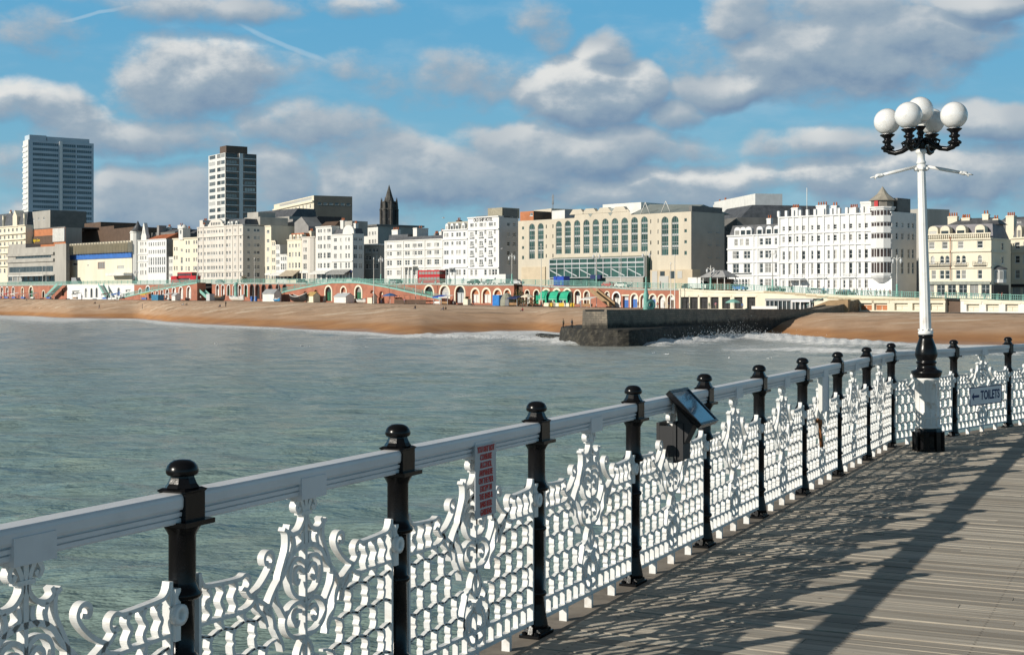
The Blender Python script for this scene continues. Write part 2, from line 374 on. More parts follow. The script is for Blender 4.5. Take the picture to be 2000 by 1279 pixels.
# ---- water
BREAK = [  # broken wave crests: plan points (photo column, row), crest height, half width
 ([(880, 661), (930, 660), (985, 662), (1040, 664), (1085, 668), (1140, 672)], .55, 4.5),
 ([(1268, 674), (1310, 671), (1350, 668), (1390, 664), (1430, 660), (1480, 661), (1540, 666), (1600, 671), (1660, 676)], .55, 5.0),
 ([(1560, 686), (1640, 688), (1760, 691), (1850, 690), (1960, 694)], .35, 3.0)]
def build_water():
    us = np.concatenate([np.arange(-900, -100, 40.0), np.arange(-100, 2101, 4.0), np.arange(2140, 3000, 40.0)])
    Ds = [3.0]
    while Ds[-1] < 760: Ds.append(Ds[-1] * 1.0105 + .02)
    Ds = np.array(Ds); U, D = np.meshgrid(us, Ds, indexing='ij'); K = (U - 1000) / F; X = K * D; Y = D
    sh = np.array([shoreD(u) for u in us])[:, None]
    H = np.zeros_like(X)
    for i in range(46):
        lam = float(np.exp(rng.uniform(math.log(1.1), math.log(11)))); a = R(-100) + rng.normal(0, .38); k = 2 * math.pi / lam
        ph = rng.uniform(0, 6.28); amp = .0075 * lam ** .8
        fade = np.clip(lam / (D * .022 + .05) - .6, 0, 1)
        ww = k * (X * math.cos(a) + Y * math.sin(a)) + ph + .8 * np.sin(X * .05 + i) + .8 * np.sin(Y * .04 + 2 * i)
        H += amp * fade * (np.sin(ww) + .25 * np.sin(2 * ww + .5))
    dist = sh - D            # metres to the water's edge along the bearing
    H *= np.clip(dist / 25, .15, 1)
    foam = 1.45 * np.exp(-np.clip(dist, -3, None) / (sh ** 2 / 20212 * (4.0 + 5.0 * (np.sin(U * .021) * .5 + .5) * (np.sin(U * .0063 + 1) * .4 + .6))))
    foam = np.where(dist < 0, 1.5, foam)
    lw = sh ** 2 / 20212 * 2.2
    H += .30 * np.exp(-((dist - lw) / lw) ** 2) * (1 + .4 * np.sin(X * .5 + Y * .21))
    for pts, h, wd in BREAK:
        pl = [at(u, v, 2750 * EYE / (v - HZ)) for u, v in pts]
        best = np.full_like(X, 1e9); sgn = np.zeros_like(X)
        for p, q in zip(pl, pl[1:]):
            dx, dy = q.x - p.x, q.y - p.y; L2 = dx * dx + dy * dy
            t = np.clip(((X - p.x) * dx + (Y - p.y) * dy) / L2, 0, 1)
            ex = X - p.x - t * dx; ey = Y - p.y - t * dy; d = np.hypot(ex, ey); m = d < best
            best = np.where(m, d, best); sgn = np.where(m, ey, sgn)
        w = np.where(sgn < 0, wd * .7, wd * 2.4)
        g = np.exp(-(best / w) ** 2)
        H += h * g * (1 + .2 * np.sin(X * .5 + Y * .33) + .15 * np.sin(X * 1.3 - Y * .9) + .1 * np.sin(X * 3.7 + Y * 1.9))
        foam = np.maximum(foam, np.exp(-(best / (np.where(sgn < 0, wd * 1.0, wd * 4.0))) ** 2) * 1.05)
    # milky suds left between the breakers, the groyne and the shore
    foam = np.maximum(foam, .46 * np.exp(-((U - 1520) / 260) ** 2 - ((D - 195) / 32) ** 2))
    foam = np.maximum(foam, .42 * np.exp(-((U - 980) / 200) ** 2 - ((D - 238) / 26) ** 2))
    foam = np.maximum(foam, .50 * np.exp(-((U - 1900) / 220) ** 2 - ((D - 190) / 22) ** 2))
    vs = np.stack([X, Y, H], -1).reshape(-1, 3); ny = len(Ds); nx = len(us)
    ii, jj = np.meshgrid(np.arange(nx - 1), np.arange(ny - 1), indexing='ij'); a = (ii * ny + jj).ravel()
    keep = (dist[:-1, :-1].ravel() > -14); a = a[keep]
    q = np.stack([a, a + ny, a + ny + 1, a + 1], -1)
    me = bpy.data.meshes.new('sea'); me.vertices.add(len(vs)); me.vertices.foreach_set('co', vs.ravel().astype(np.float32))
    me.loops.add(q.size); me.loops.foreach_set('vertex_index', q.ravel().astype(np.int32)); me.polygons.add(len(q))
    me.polygons.foreach_set('loop_start', np.arange(0, q.size, 4, dtype=np.int32)); me.polygons.foreach_set('loop_total', np.full(len(q), 4, dtype=np.int32))
    me.polygons.foreach_set('use_smooth', np.ones(len(q), dtype=bool)); me.update(calc_edges=True)
    at_ = me.attributes.new('foam', 'FLOAT', 'POINT'); at_.data.foreach_set('value', foam.ravel().astype(np.float32))
    mt = bpy.data.materials.new('sea_water'); mt.use_nodes = True; n = N(mt.node_tree); bs = n.k['Principled BSDF']
    p = n.pos()
    big = n.noise(n.vec('MULTIPLY', p, (.35, 1, 1)), .035, 4, .6); mid = n.noise(n.vec('MULTIPLY', p, (.6, 1, 1)), .16, 4, .6)
    yy = n.sep(p)[1]
    c = n.mix(n.ramp(big, .35, .68), (.245, .33, .295), (.215, .315, .305))
    c = n.mix(n.ramp(mid, .5, .75, 0, .4), c, (.285, .345, .28))
    # stirred-up silt makes the shallows browner and paler
    c = n.mix(n.ramp(yy, 50, 250, 0, .9), c, (.385, .385, .36))
    fm = n.attr('foam'); fn = n.noise(n.vec('MULTIPLY', p, (.5, 1, 1)), .55, 6, .7); fn2 = n.noise(p, 2.2, 4, .7)
    fs = n.math('ADD', fm, n.math('ADD', n.math('MULTIPLY', n.math('SUBTRACT', fn, .5), 1.5), n.math('MULTIPLY', n.math('SUBTRACT', fn2, .5), .7)))
    fa = n.ramp(fs, .34, .80, 0, .95)
    fc = n.mix(n.ramp(fn2, .3, .7), (.70, .72, .72), (.94, .94, .93))
    # scattered flecks where small crests break offshore
    fl = n.noise(n.vec('MULTIPLY', p, (.45, 1, 1)), 1.1, 2, .5); fl = n.math('MULTIPLY', n.ramp(fl, .74, .80, 0, .55), n.ramp(n.noise(p, .05, 2, .5), .45, .6))
    c = n.mix(n.math('MAXIMUM', fa, fl), c, fc)
    n.l.new(c, bs.inputs['Base Color'])
    n.l.new(n.math('MULTIPLY_ADD', fa, .6, .2), bs.inputs['Roughness'])
    bs.inputs['IOR'].default_value = 1.33; bs.inputs['Specular IOR Level'].default_value = .3
    b1 = n.noise(n.vec('MULTIPLY', p, (.32, 1, 1)), .9, 5, .6, dist=.15); b2 = n.noise(n.vec('MULTIPLY', p, (.35, 1, 1)), 3.4, 4, .6)
    h = n.math('ADD', n.math('MULTIPLY', b1, .75), n.math('MULTIPLY', b2, .22))
    bm = n.k.new('ShaderNodeBump'); bm.inputs['Distance'].default_value = .8; bm.inputs['Strength'].default_value = .9
    n.l.new(h, bm.inputs['Height']); n.l.new(bm.outputs[0], bs.inputs['Normal'])
    me.materials.append(mt); o = bpy.data.objects.new('sea', me); C.objects.link(o); struct(o)
build_water()
# ---- seafront road, pavement and lower promenade
def ribbon_ground(name, us, fa, fb, m):
    b = MB()
    for u0, u1 in zip(us, us[1:]): b.face([fa(u0), fa(u1), fb(u1), fb(u0)])
    struct(b.build(name, m))
US = [float(u) for u in range(-400, 2601, 50)]
def p3(p, z): return (p.x, p.y, z)
ribbon_ground('pavement', US, lambda u: p3(wline(u, .0), ztop(u)), lambda u: p3(wline(u, -9), ztop(u) + .05), mat('promenade_paving', (.36, .30, .25), .85, .1, .5))
ribbon_ground('road', US, lambda u: p3(wline(u, -9), ztop(u) - .06), lambda u: p3(wline(u, -24), ztop(u) + .1), M_asphalt)
ribbon_ground('far_pavement', US, lambda u: p3(wline(u, -24), ztop(u) + .22), lambda u: p3(street(u, 60), ztop(u) + .6), mat('street_paving', (.33, .31, .29), .85, .1, .5))
ribbon_ground('lower_promenade', US, lambda u: p3(wline(u, 9), zlow(u) + .06), lambda u: p3(wline(u, -1), zlow(u) + .08), mat('promenade_tarmac', (.24, .21, .19), .9, .12, .5))
gp = [wline(-500, -8), wline(2700, -8)]
b = MB(); b.face([(gp[0].x, gp[0].y, 3.2), (gp[1].x, gp[1].y, 3.2), (2600, 3000, 10), (-2600, 3000, 10)]); struct(b.build('ground', mat('town_ground', (.22, .21, .19), .9)))
# ------------------------------------------------------------------ pier deck
A0 = Vector((.129, 7.416)); D1 = Vector((.623, 1.323)).normalized(); SP1 = math.hypot(.623, 1.323); N1 = Vector((D1.y, -D1.x))
TH2 = R(42); D2 = Vector((math.sin(TH2), math.cos(TH2))); SP2 = 1.7; N2 = Vector((D2.y, -D2.x))
def pk(k): return A0 + D1 * SP1 * k
CORNER = pk(7); TURN = TH2 - math.atan2(D1.x, D1.y); QC = 7 * SP1
def deck_pt(q, s, z): p = A0 + D1 * q + N1 * s; return (p.x, p.y, z)
def build_deck():
    b = MB(); tone = []; acr = []; q = -10.0; w = .108; gap = .012
    while q < 24:
        w = .108 + random.uniform(-.003, .003)
        def s0(qq): return .15 if qq < QC else .15 + (qq - QC) * math.tan(TURN)
        st = random.uniform(0, 3.6); cuts = [None]; s = -3.6 + st
        s = s0(q); nxt = s + random.uniform(.8, 4.0); row = random.random()
        while s < 13:
            e = min(nxt, 13); h = DECK + random.uniform(-.0025, .0025); h2 = h + random.uniform(-.002, .002)
            a0, a1 = (s, s) if s > s0(q) + .01 else (s0(q), s0(q + w))
            sg = .0035
            pts = [deck_pt(q + gap, a0, h), deck_pt(q + gap, e - sg, h), deck_pt(q + w, e - sg, h2), deck_pt(q + w, a1, h2)]
            low = [(x, y, DECK - .05) for x, y, z in pts]
            b.add(pts + low, [(0, 1, 2, 3), (0, 4, 5, 1), (1, 5, 6, 2), (2, 6, 7, 3), (3, 7, 4, 0)])
            t = .6 * row + .4 * random.random(); tone += [t] * 5; acr += [0, 0, 1, 1] * 2
            s = e; nxt = s + random.uniform(3.0, 4.4)
        q += w
    mt = bpy.data.materials.new('weathered_deck_planks'); mt.use_nodes = True; n = N(mt.node_tree); bs = n.k['Principled BSDF']
    p = n.pos(); al = n.vec('DOT_PRODUCT', p, (N1.x, N1.y, 0)); ac = n.vec('DOT_PRODUCT', p, (D1.x, D1.y, 0))
    t = n.attr('tone'); g = n.comb(n.math('MULTIPLY', al, .9), n.math('MULTIPLY', ac, 34), n.math('MULTIPLY', t, 37))
    grain = n.noise(g, 1.0, 6, .65); blot = n.noise(n.comb(n.math('MULTIPLY', al, .8), n.math('MULTIPLY', ac, 2.2), t), 1.0, 4, .6)
    c = n.mix(n.ramp(t, 0, 1), (.30, .27, .225), (.60, .54, .445))
    c = n.mix(n.ramp(grain, .42, .72, 0, .9), c, (.27, .23, .18))
    c = n.mix(n.ramp(grain, .46, .26, 0, .5), c, (.70, .62, .49))
    c = n.mix(n.ramp(blot, .5, .75, 0, .45), c, (.31, .285, .25))
    spot = n.noise(p, 9, 2, .5); c = n.mix(n.ramp(spot, .73, .77, 0, .7), c, (.07, .06, .05))
    ax = n.math('ABSOLUTE', n.math('SUBTRACT', n.math('ABSOLUTE', n.math('SUBTRACT', n.attr('across'), .5)), .26))
    nx = n.math('DIVIDE', n.math('ABSOLUTE', n.math('SUBTRACT', n.math('FRACT', n.math('DIVIDE', al, .61)), .5)), .012); nr = n.math('ADD', n.math('MULTIPLY', nx, nx), n.math('POWER', n.math('DIVIDE', ax, .075), 2))
    c = n.mix(n.ramp(nr, 1.2, .6, 0, .8), c, (.07, .055, .045))
    n.l.new(c, bs.inputs['Base Color']); bs.inputs['Roughness'].default_value = .8
    n.l.new(n.bump(grain, .5, .006), bs.inputs['Normal'])
    o = b.build('pier_deck', mt); at_ = o.data.attributes.new('tone', 'FLOAT', 'FACE'); at_.data.foreach_set('value', tone); a2 = o.data.attributes.new('across', 'FLOAT', 'POINT'); a2.data.foreach_set('value', acr); struct(o)
    u = MB(); u.face([deck_pt(-10, -.1, DECK - .07), deck_pt(-10, 13, DECK - .07), deck_pt(24, 13, DECK - .07), deck_pt(24, 4.3, DECK - .07), deck_pt(QC, -.1, DECK - .07)])
    struct(u.build('deck_underside', mat('plank_gap_shade', (.03, .027, .022), .9)))  # near-black sheet added under the boards to paint the shade in their gaps
    k = MB(); ka = MB()
    def beam(mb, P, d, nn, L0, L1, s0, s1, z0, z1):
        e = [P + d * L0 + nn * s0, P + d * L1 + nn * s0, P + d * L1 + nn * s1, P + d * L0 + nn * s1]
        vs = [(x.x, x.y, z0) for x in e] + [(x.x, x.y, z1) for x in e]
        mb.add(vs, [(3, 2, 1, 0), (4, 5, 6, 7), (0, 1, 5, 4), (1, 2, 6, 5), (2, 3, 7, 6), (3, 0, 4, 7)])
    for (P, d, nn, L0, L1) in ((A0, D1, N1, -10, QC + .03), (CORNER, D2, N2, .0, 14)):
        L = L0
        while L < L1:
            e = min(L + 2.924, L1)
            beam(k, P, d, nn, L, e - .012, -.12, .085, DECK - .1, DECK - .03); beam(k, P, d, nn, L, e - .012, .091, .146, DECK - .1, DECK - .012); L = e
        beam(ka, P, d, nn, L0, L1, -.19, -.122, DECK - .55, DECK - .04)
    wt = mat('kerb_timber', (.25, .215, .175), .8, .2, 3, dirt=(.10, .09, .08), dirt_amt=.6)
    struct(k.build('deck_kerb', wt)); struct(ka.build('deck_edge_beam', wt))
build_deck()
# ------------------------------------------------------------------ cast iron railing
def post_mesh():
    b = MB()
    b.box(-.10, .10, -.055, .055, 0, .016); b.frustum(-.06, .06, -.05, .05, .016, -.052, .052, -.045, .045, .045)
    b.lathe([(.062, .04), (.060, .06), (.042, .16), (.040, .20), (.047, .203), (.054, .212), (.054, .222), (.046, .232), (.041, .236), (.041, .532), (.047, .536), (.053, .545), (.053, .553), (.046, .562), (.041, .566),
             (.041, .738), (.058, .742), (.066, .752), (.066, .760), (.056, .772), (.049, .790), (.046, .80), (.046, .950), (.052, .962), (.062, .978), (.068, .986)], 20)
    for sx, sy in ((.08, .035), (-.08, .035), (.08, -.035), (-.08, -.035)): b.lathe([(.012, .016), (.012, .028), (.006, .031)], 6, (sx, sy, 0), smooth=False)
    for sx in (-1, 1):                     # leaf brackets at the foot
        b.prism([(sx * .038, .15), (sx * .085, .018), (sx * .03, .018)], -.012, .012)
    b.box(-.078, .078, -.078, .078, .986, 1.002); b.box(-.052, .052, -.055, .055, 1.0025, 1.092)
    b.frustum(-.052, .052, -.055, .055, 1.0925, -.060, .060, -.060, .060, 1.100); b.frustum(-.060, .060, -.060, .060, 1.1004, -.046, .046, -.046, .046, 1.108)
    b.lathe([(.060, 1.1085), (.050, 1.122), (.042, 1.140), (.040, 1.152)], 8, a0=math.pi / 8, smooth=False)
    b.lathe([(.038, 1.146), (.050, 1.148), (.055, 1.156), (.055, 1.166), (.051, 1.178), (.042, 1.189), (.028, 1.197), (.010, 1.2)], 24)
    o = b.build('post', M_black_iron); me = o.data; bpy.data.objects.remove(o); return me
def arc(c, r, a0, a1, n=10, ry=None):
    return [(c[0] + r * math.cos(R(a0 + (a1 - a0) * i / n)), c[1] + (ry or r) * math.sin(R(a0 + (a1 - a0) * i / n))) for i in range(n + 1)]
def smooth(pts, n=5):                      # Catmull-Rom through the points
    P = [pts[0]] + list(pts) + [pts[-1]]; out = []
    for i in range(1, len(P) - 2):
        a, b_, c, d = (np.array(P[i + j], float) for j in (-1, 0, 1, 2))
        for t in np.linspace(0, 1, n, endpoint=False):
            out.append(tuple(.5 * (2 * b_ + (c - a) * t + (2 * a - 5 * b_ + 4 * c - d) * t * t + (3 * b_ - a - 3 * c + d) * t ** 3)))
    return out + [tuple(pts[-1])]
def panel_mesh():
    b = MB(); W = .0165; DP = .030
    def both(pts, w=W, d=DP, sm=True, n=5):
        q = smooth(pts, n) if sm else pts
        b.ribbon(q, w, d); b.ribbon([(-x, z) for x, z in q], w, d)
    E = .655
    b.ribbon([(-E, .054), (E, .054)], .020, .036); b.ribbon([(-E, .145), (E, .145)], .014, .028)
    both([(E, .06), (E, .80)], .014, .034, False)
    for s in (.095, .19, .285, .38, .475, .57): both([(s, .062), (s, .14)], .011, .028, False)
    for s in (-.365, 0, .365): b.box(s - .013, s + .013, -.022, .022, -.03, .046)
    # top band beside each post, with its curl
    both([(.648, .622), (.40, .618)], .013, .032, False); both([(.652, .80), (.645, .775), (.625, .752), (.58, .745), (.43, .738), (.39, .748), (.366, .735), (.362, .712), (.378, .694), (.40, .700)], .014)
    both([(.385, .69), (.36, .665), (.33, .655), (.355, .63), (.40, .618)])
    for s in (.455, .53, .605): both([(s, .738), (s - .014, .71), (s + .004, .68), (s - .012, .65), (s, .625)])
    b2 = [(.0, 1.005), (0, .79)]; b.ribbon(b2, .020, DP)
    both([(.075, 1.005), (.048, .985), (.026, .955), (.012, .915), (.016, .885), (.045, .855), (.085, .846), (.112, .862), (.105, .885)])
    both([(.030, 1.0), (.055, .968), (.066, .945), (.052, .93), (.040, .945)]); b.ribbon([(-.035, .918), (.035, .918)], .014, .036)
    both([(.145, .875), (.122, .855), (.122, .80), (.148, .745), (.17, .70), (.175, .66)], .016)
    both([(.088, .842), (.078, .81), (.088, .772)]); both([(.03, .845), (.026, .81), (.05, .785)])
    both([(0, .792), (.055, .788), (.105, .762), (.15, .705), (.20, .66), (.235, .615), (.24, .575)], .02)
    both([(0, .66), (.004, .715), (.04, .748), (.085, .74), (.108, .70), (.10, .645), (.065, .608), (.012, .59)], .016)
    both([(.012, .69), (.04, .715), (.068, .705), (.072, .672), (.055, .655), (.044, .672)])
    both([(0, .52), (.006, .558), (.045, .582), (.10, .572), (.138, .53), (.125, .485), (.08, .455), (.012, .445)], .016)
    both([(.03, .545), (.06, .552), (.082, .53), (.074, .50), (.055, .497), (.048, .515)])
    both([(.35, .66), (.29, .69), (.238, .735), (.215, .772), (.226, .80), (.252, .806), (.272, .79), (.266, .766), (.248, .768)], .016)
    both([(.335, .655), (.29, .63), (.245, .60), (.215, .555), (.20, .51), (.165, .46), (.15, .42)]); both([(.20, .66), (.19, .615), (.165, .58), (.138, .545)])
    both([(.33, .655), (.31, .605), (.275, .575), (.255, .53)])
    b.ribbon([(0, .80), (0, .30)], .016, DP); b.ribbon([(0, .24), (0, .07)], .014, DP)
    both([(.0, .44), (.034, .405), (.048, .365), (.03, .325), (.0, .30)]); both([(.05, .36), (.085, .345), (.10, .31), (.08, .285), (.055, .30)])
    b.prism([(.036 * math.cos(i * math.pi / 5), .272 + .036 * math.sin(i * math.pi / 5)) for i in range(10)], -.028, .028)
    both([(.03, .265), (.07, .245), (.095, .20), (.088, .14), (.055, .095), (.018, .09), (.008, .13)], .016); both([(.02, .235), (.05, .225), (.062, .185), (.045, .15), (.028, .165)])
    both([(.10, .31), (.125, .26), (.13, .2), (.115, .15)])
    # tall honeycomb with waisted sides
    P = .0655; PV = .222; L = .096
    cols = [E - P * i for i in range(0, 9)]
    def lim(z): return .245 if z > .50 else (.175 if z > .40 else .118)
    for j, s in enumerate(cols):
        if s < .11: continue
        for r_ in range(-1, 4):
            zc = .185 + PV * (r_ + .5 * (j % 2)); z0, z1 = zc - L / 2, zc + L / 2
            if zc < .14 or zc > .63 or s < lim(zc): continue
            if j > 0:
                q = [(-.007, L * .5), (.003, L * .36), (.006, L * .16), (-.004, 0), (.007, -L * .12), (.004, -L * .34), (-.007, -L * .5)]
                q = [(s + x, zc + z) for x, z in q if .14 < zc + z < .624]
                if len(q) > 1: both(q, W, DP, False)
            for dj in (-1, 1):
                s2 = s + P * dj
                if s2 > E + .01: continue
                for sg in (1, -1):
                    a = (s - .007, zc + sg * L / 2); e = (s2 - (.007 if s2 < E - .01 else 0), zc + sg * (PV / 2 - L / 2) + 0)
                    m_ = ((a[0] + e[0]) / 2, (a[1] + e[1]) / 2 + sg * .004)
                    if s2 < lim(e[1]) - .02 or not (.13 < e[1] < .63): continue
                    both([a, m_, e], .0095, DP - .010, False)
    # fixing lugs with a ring boss against the posts
    for sx in (1,):
        b.box(sx * .672 - .014, sx * .672 + .014, -.030, .012, .60, .775)
        k = len(b.v); b.lathe([(.036, -.012), (.036, .012), (.018, .014), (.014, .006), (.014, -.012)], 16, (0, 0, 0))
        for i in range(k, len(b.v)): x, y, z = b.v[i]; b.v[i] = (sx * .668 + z * 0 + x, -.036 - z, .690 + y)
    o = b.build('panel', M_white_iron); me = o.data; bpy.data.objects.remove(o); return me
POST = post_mesh(); PANEL = panel_mesh()
def railing(name, label, P, d, S, k0, k1, first_post=True, posts_at=None):
    rz = math.atan2(d.y, d.x); o = P + d * S * k0
    t = thing(name, label, 'railing', (o.x, o.y, DECK), rz)
    nb = k1 - k0; e = .06
    half = [(.033, .992), (.036, .998), (.036, 1.010), (.028, 1.012), (.028, 1.015), (.039, 1.017), (.040, 1.030), (.030, 1.032), (.030, 1.036), (.042, 1.039), (.046, 1.048), (.047, 1.074), (.044, 1.084), (.038, 1.091)]; prof = half + [(-y, z) for y, z in half[::-1]]
    hb = MB(); n = len(prof); L0, L1 = (-.02, nb * S + .02)
    vs = [(x, y, z) for x in (L0, L1) for y, z in prof]
    hb.add(vs, [tuple(range(n)), tuple(range(2 * n - 1, n - 1, -1))] + [(i, (i + 1) % n, (i + 1) % n + n, i + n) for i in range(n)])
    hb.build('handrail', M_rail, t)
    for i in range(nb):
        sp = MB(); x = (i + .5) * S; sp.box(x - .085, x + .085, -.052, .052, .978, 1.060); sp.build('rail_bracket', M_rail, t)
        p = link('panel', PANEL, t, (x, 0, .0)); p.scale = ((S - .1) / (SP1 - .1), 1, 1)
    for i in range(0 if first_post else 1, nb + 1): link('post', POST, t, (i * S, 0, -.03)).scale = (1, 1, 1.025)
    return t
railing('pier_railing', 'long white cast iron railing with black posts along the sea edge of the deck', A0, D1, SP1, -5, 7)
railing('pier_railing', 'short run of white cast iron railing behind the tall lamp, carrying the toilets sign', CORNER, D2, SP2, 0, 5, False)
# ------------------------------------------------------------------ writing
def text_mesh(name, body, size, m, parent, loc, rot, bold=0.0, sx=1.0, depth=.001, align='CENTER', sp=1.0):
    cu = bpy.data.curves.new(name, 'FONT'); cu.body = body; cu.size = size; cu.align_x = align; cu.align_y = 'CENTER'; cu.offset = bold; cu.extrude = depth; cu.space_line = sp; cu.resolution_u = 3
    o = bpy.data.objects.new(name, cu); C.objects.link(o); dg = bpy.context.evaluated_depsgraph_get()
    me = bpy.data.meshes.new_from_object(o.evaluated_get(dg)); bpy.data.objects.remove(o); bpy.data.curves.remove(cu)
    me.materials.clear(); me.materials.append(m); q = link(name, me, parent, loc); q.rotation_euler = rot; q.scale = (sx, 1, 1); return q
UP = (R(90), 0, 0)
def fence_frame(P, d, q, side, z, name, label, cat):   # local x along the railing, -y towards the deck
    p = P + d * q - Vector((-d.y, d.x)) * side; return thing(name, label, cat, (p.x, p.y, DECK + z), math.atan2(d.y, d.x))
t = fence_frame(A0, D1, -.495 * SP1, .058, 0, 'warning_sign', 'pale plate under the handrail with red capitals about consuming alcohol on the pier', 'sign')
b = MB(); b.box(-.112, .112, -.002, .002, .70, 1.045); b.build('plate', mat('weathered_clear_plastic', (.50, .53, .56), .35, .04, 2), t)
sw = [.9, .8, .75, .88, .95, .85, .92, .85, .75]
for i, s in enumerate(['YOU MAY NOT', 'CONSUME', 'ALCOHOL', 'ANYWHERE', 'ON THE PIER', 'EXCEPT IN', 'THE BARS &', 'BARS BEER', 'GARDENS']):
    text_mesh('lettering', s, .040, M_red, t, (0, -.0035, 1.022 - i * .0375), UP, .0011, .66)
t = fence_frame(CORNER, D2, 1.5 * SP2 + .03, .040, 0, 'toilets_sign', 'oblong pale toilets sign with navy arrow on the railing right of the lamp', 'sign')
b = MB(); b.box(-.50, .50, -.006, .006, .33, .57); b.build('plate', M_plastic, t)
b = MB(); 
for x0, x1, z0, z1 in ((-.50, .50, .33, .34), (-.50, .50, .56, .57), (-.50, -.49, .34, .56), (.49, .50, .34, .56)): b.box(x0, x1, -.009, -.0065, z0, z1)
b.build('border', M_navy, t)
b = MB(); b.prism([(-.44, .45), (-.38, .50), (-.38, .465), (-.22, .465), (-.22, .435), (-.38, .435), (-.38, .40)], -.009, -.0065); b.build('arrow', M_navy, t)
text_mesh('lettering', 'TOILETS', .165, M_navy, t, (.13, -.0075, .45), UP, .004, .98)
# ---- information lectern
t = fence_frame(A0, D1, 1.53 * SP1, .03, 0, 'information_board', 'tilted black framed information board clamped to the railing, its glass reflecting blue sky', 'information board')
b = MB(); b.box(-.20, -.02, -.055, -.035, .66, .93); b.box(-.20, -.187, -.034, .059, .70, .90); b.box(-.20, -.02, .06, .08, .68, .92); b.build('clamp', M_black, t)
b = MB(); b.prism([(-.19, .68), (-.04, .68), (-.04, .92), (-.19, .92)], -.10, -.056); b.add([(-.18, -.10, .78), (-.05, -.10, .78), (-.05, -.165, .91), (-.18, -.165, .91), (-.18, -.06, .92), (-.05, -.06, .92), (-.05, -.05, 1.03), (-.18, -.05, 1.03)],
      [(0, 1, 2, 3), (4, 5, 1, 0), (7, 6, 5, 4), (3, 2, 6, 7), (0, 3, 7, 4), (1, 5, 6, 2)]); b.build('bracket', M_black, t)
ez = Vector((0, -.70, .71)).normalized(); ey = Vector((0, .71, .70)).normalized(); ex = Vector((1, 0, 0)); cc = Vector((-.03, -.11, 1.01))
b = MB(); b.obox(cc, ex, ey, ez, .19, .155, .014)
for sx, sy, hx, hy in ((0, .146, .19, .009), (0, -.146, .19, .009), (.181, 0, .009, .1365), (-.181, 0, .009, .1365)): b.obox(cc + ex * sx + ey * sy + ez * .019, ex, ey, ez, hx, hy, .0045)
b.build('frame', M_black_iron, t)
lg = bpy.data.materials.new('information_sheet'); lg.use_nodes = True; n = N(lg.node_tree); bs = n.k['Principled BSDF']
bk = n.k.new('ShaderNodeTexBrick'); n.l.new(n.obj(), bk.inputs['Vector']); bk.inputs['Scale'].default_value = 9
for s_, v_ in (('Color1', (.10, .16, .26, 1)), ('Color2', (.05, .08, .13, 1)), ('Mortar', (.13, .19, .29, 1))): bk.inputs[s_].default_value = v_
n.l.new(bk.outputs['Color'], bs.inputs['Base Color']); bs.inputs['Roughness'].default_value = .08; bs.inputs['Coat Weight'].default_value = 1; bs.inputs['Specular IOR Level'].default_value = .9
b = MB(); b.obox(cc + ez * .0155, ex, ey, ez, .171, .136, .0012); b.build('glass_sheet', lg, t)
# ---- small clear notice and a rusty strap further along
t = fence_frame(A0, D1, 4.44 * SP1, .05, 0, 'notice_board', 'narrow clear plastic notice with white frame under the handrail beside the rusty strap', 'notice')
b = MB(); b.box(-.13, .17, -.003, .003, .66, .99); b.build('sheet', M_plastic, t)
b = MB(); b.box(-.16, -.13, -.02, .02, .60, 1.0); b.box(.17, .18, -.01, .01, .64, .99); b.build('frame', M_offwhite, t)
text_mesh('lettering', 'NOTICE\nTHIS PIER\nIS PRIVATE\nPROPERTY', .045, M_navy, t, (.02, -.0045, .82), UP, 0, .8, sp=1.2) if False else None
t = fence_frame(A0, D1, 4.30 * SP1, .05, 0, 'rusty_strap', 'rusty brown iron strap hanging on the white railing panel below the notice', 'strap')
b = MB(); b.tube([(-.05, 0, .60), (.0, -.01, .595), (.02, -.005, .5), (.06, -.01, .35)], [.022, .022, .016, .02], 8); b.build('strap', M_rust, t)
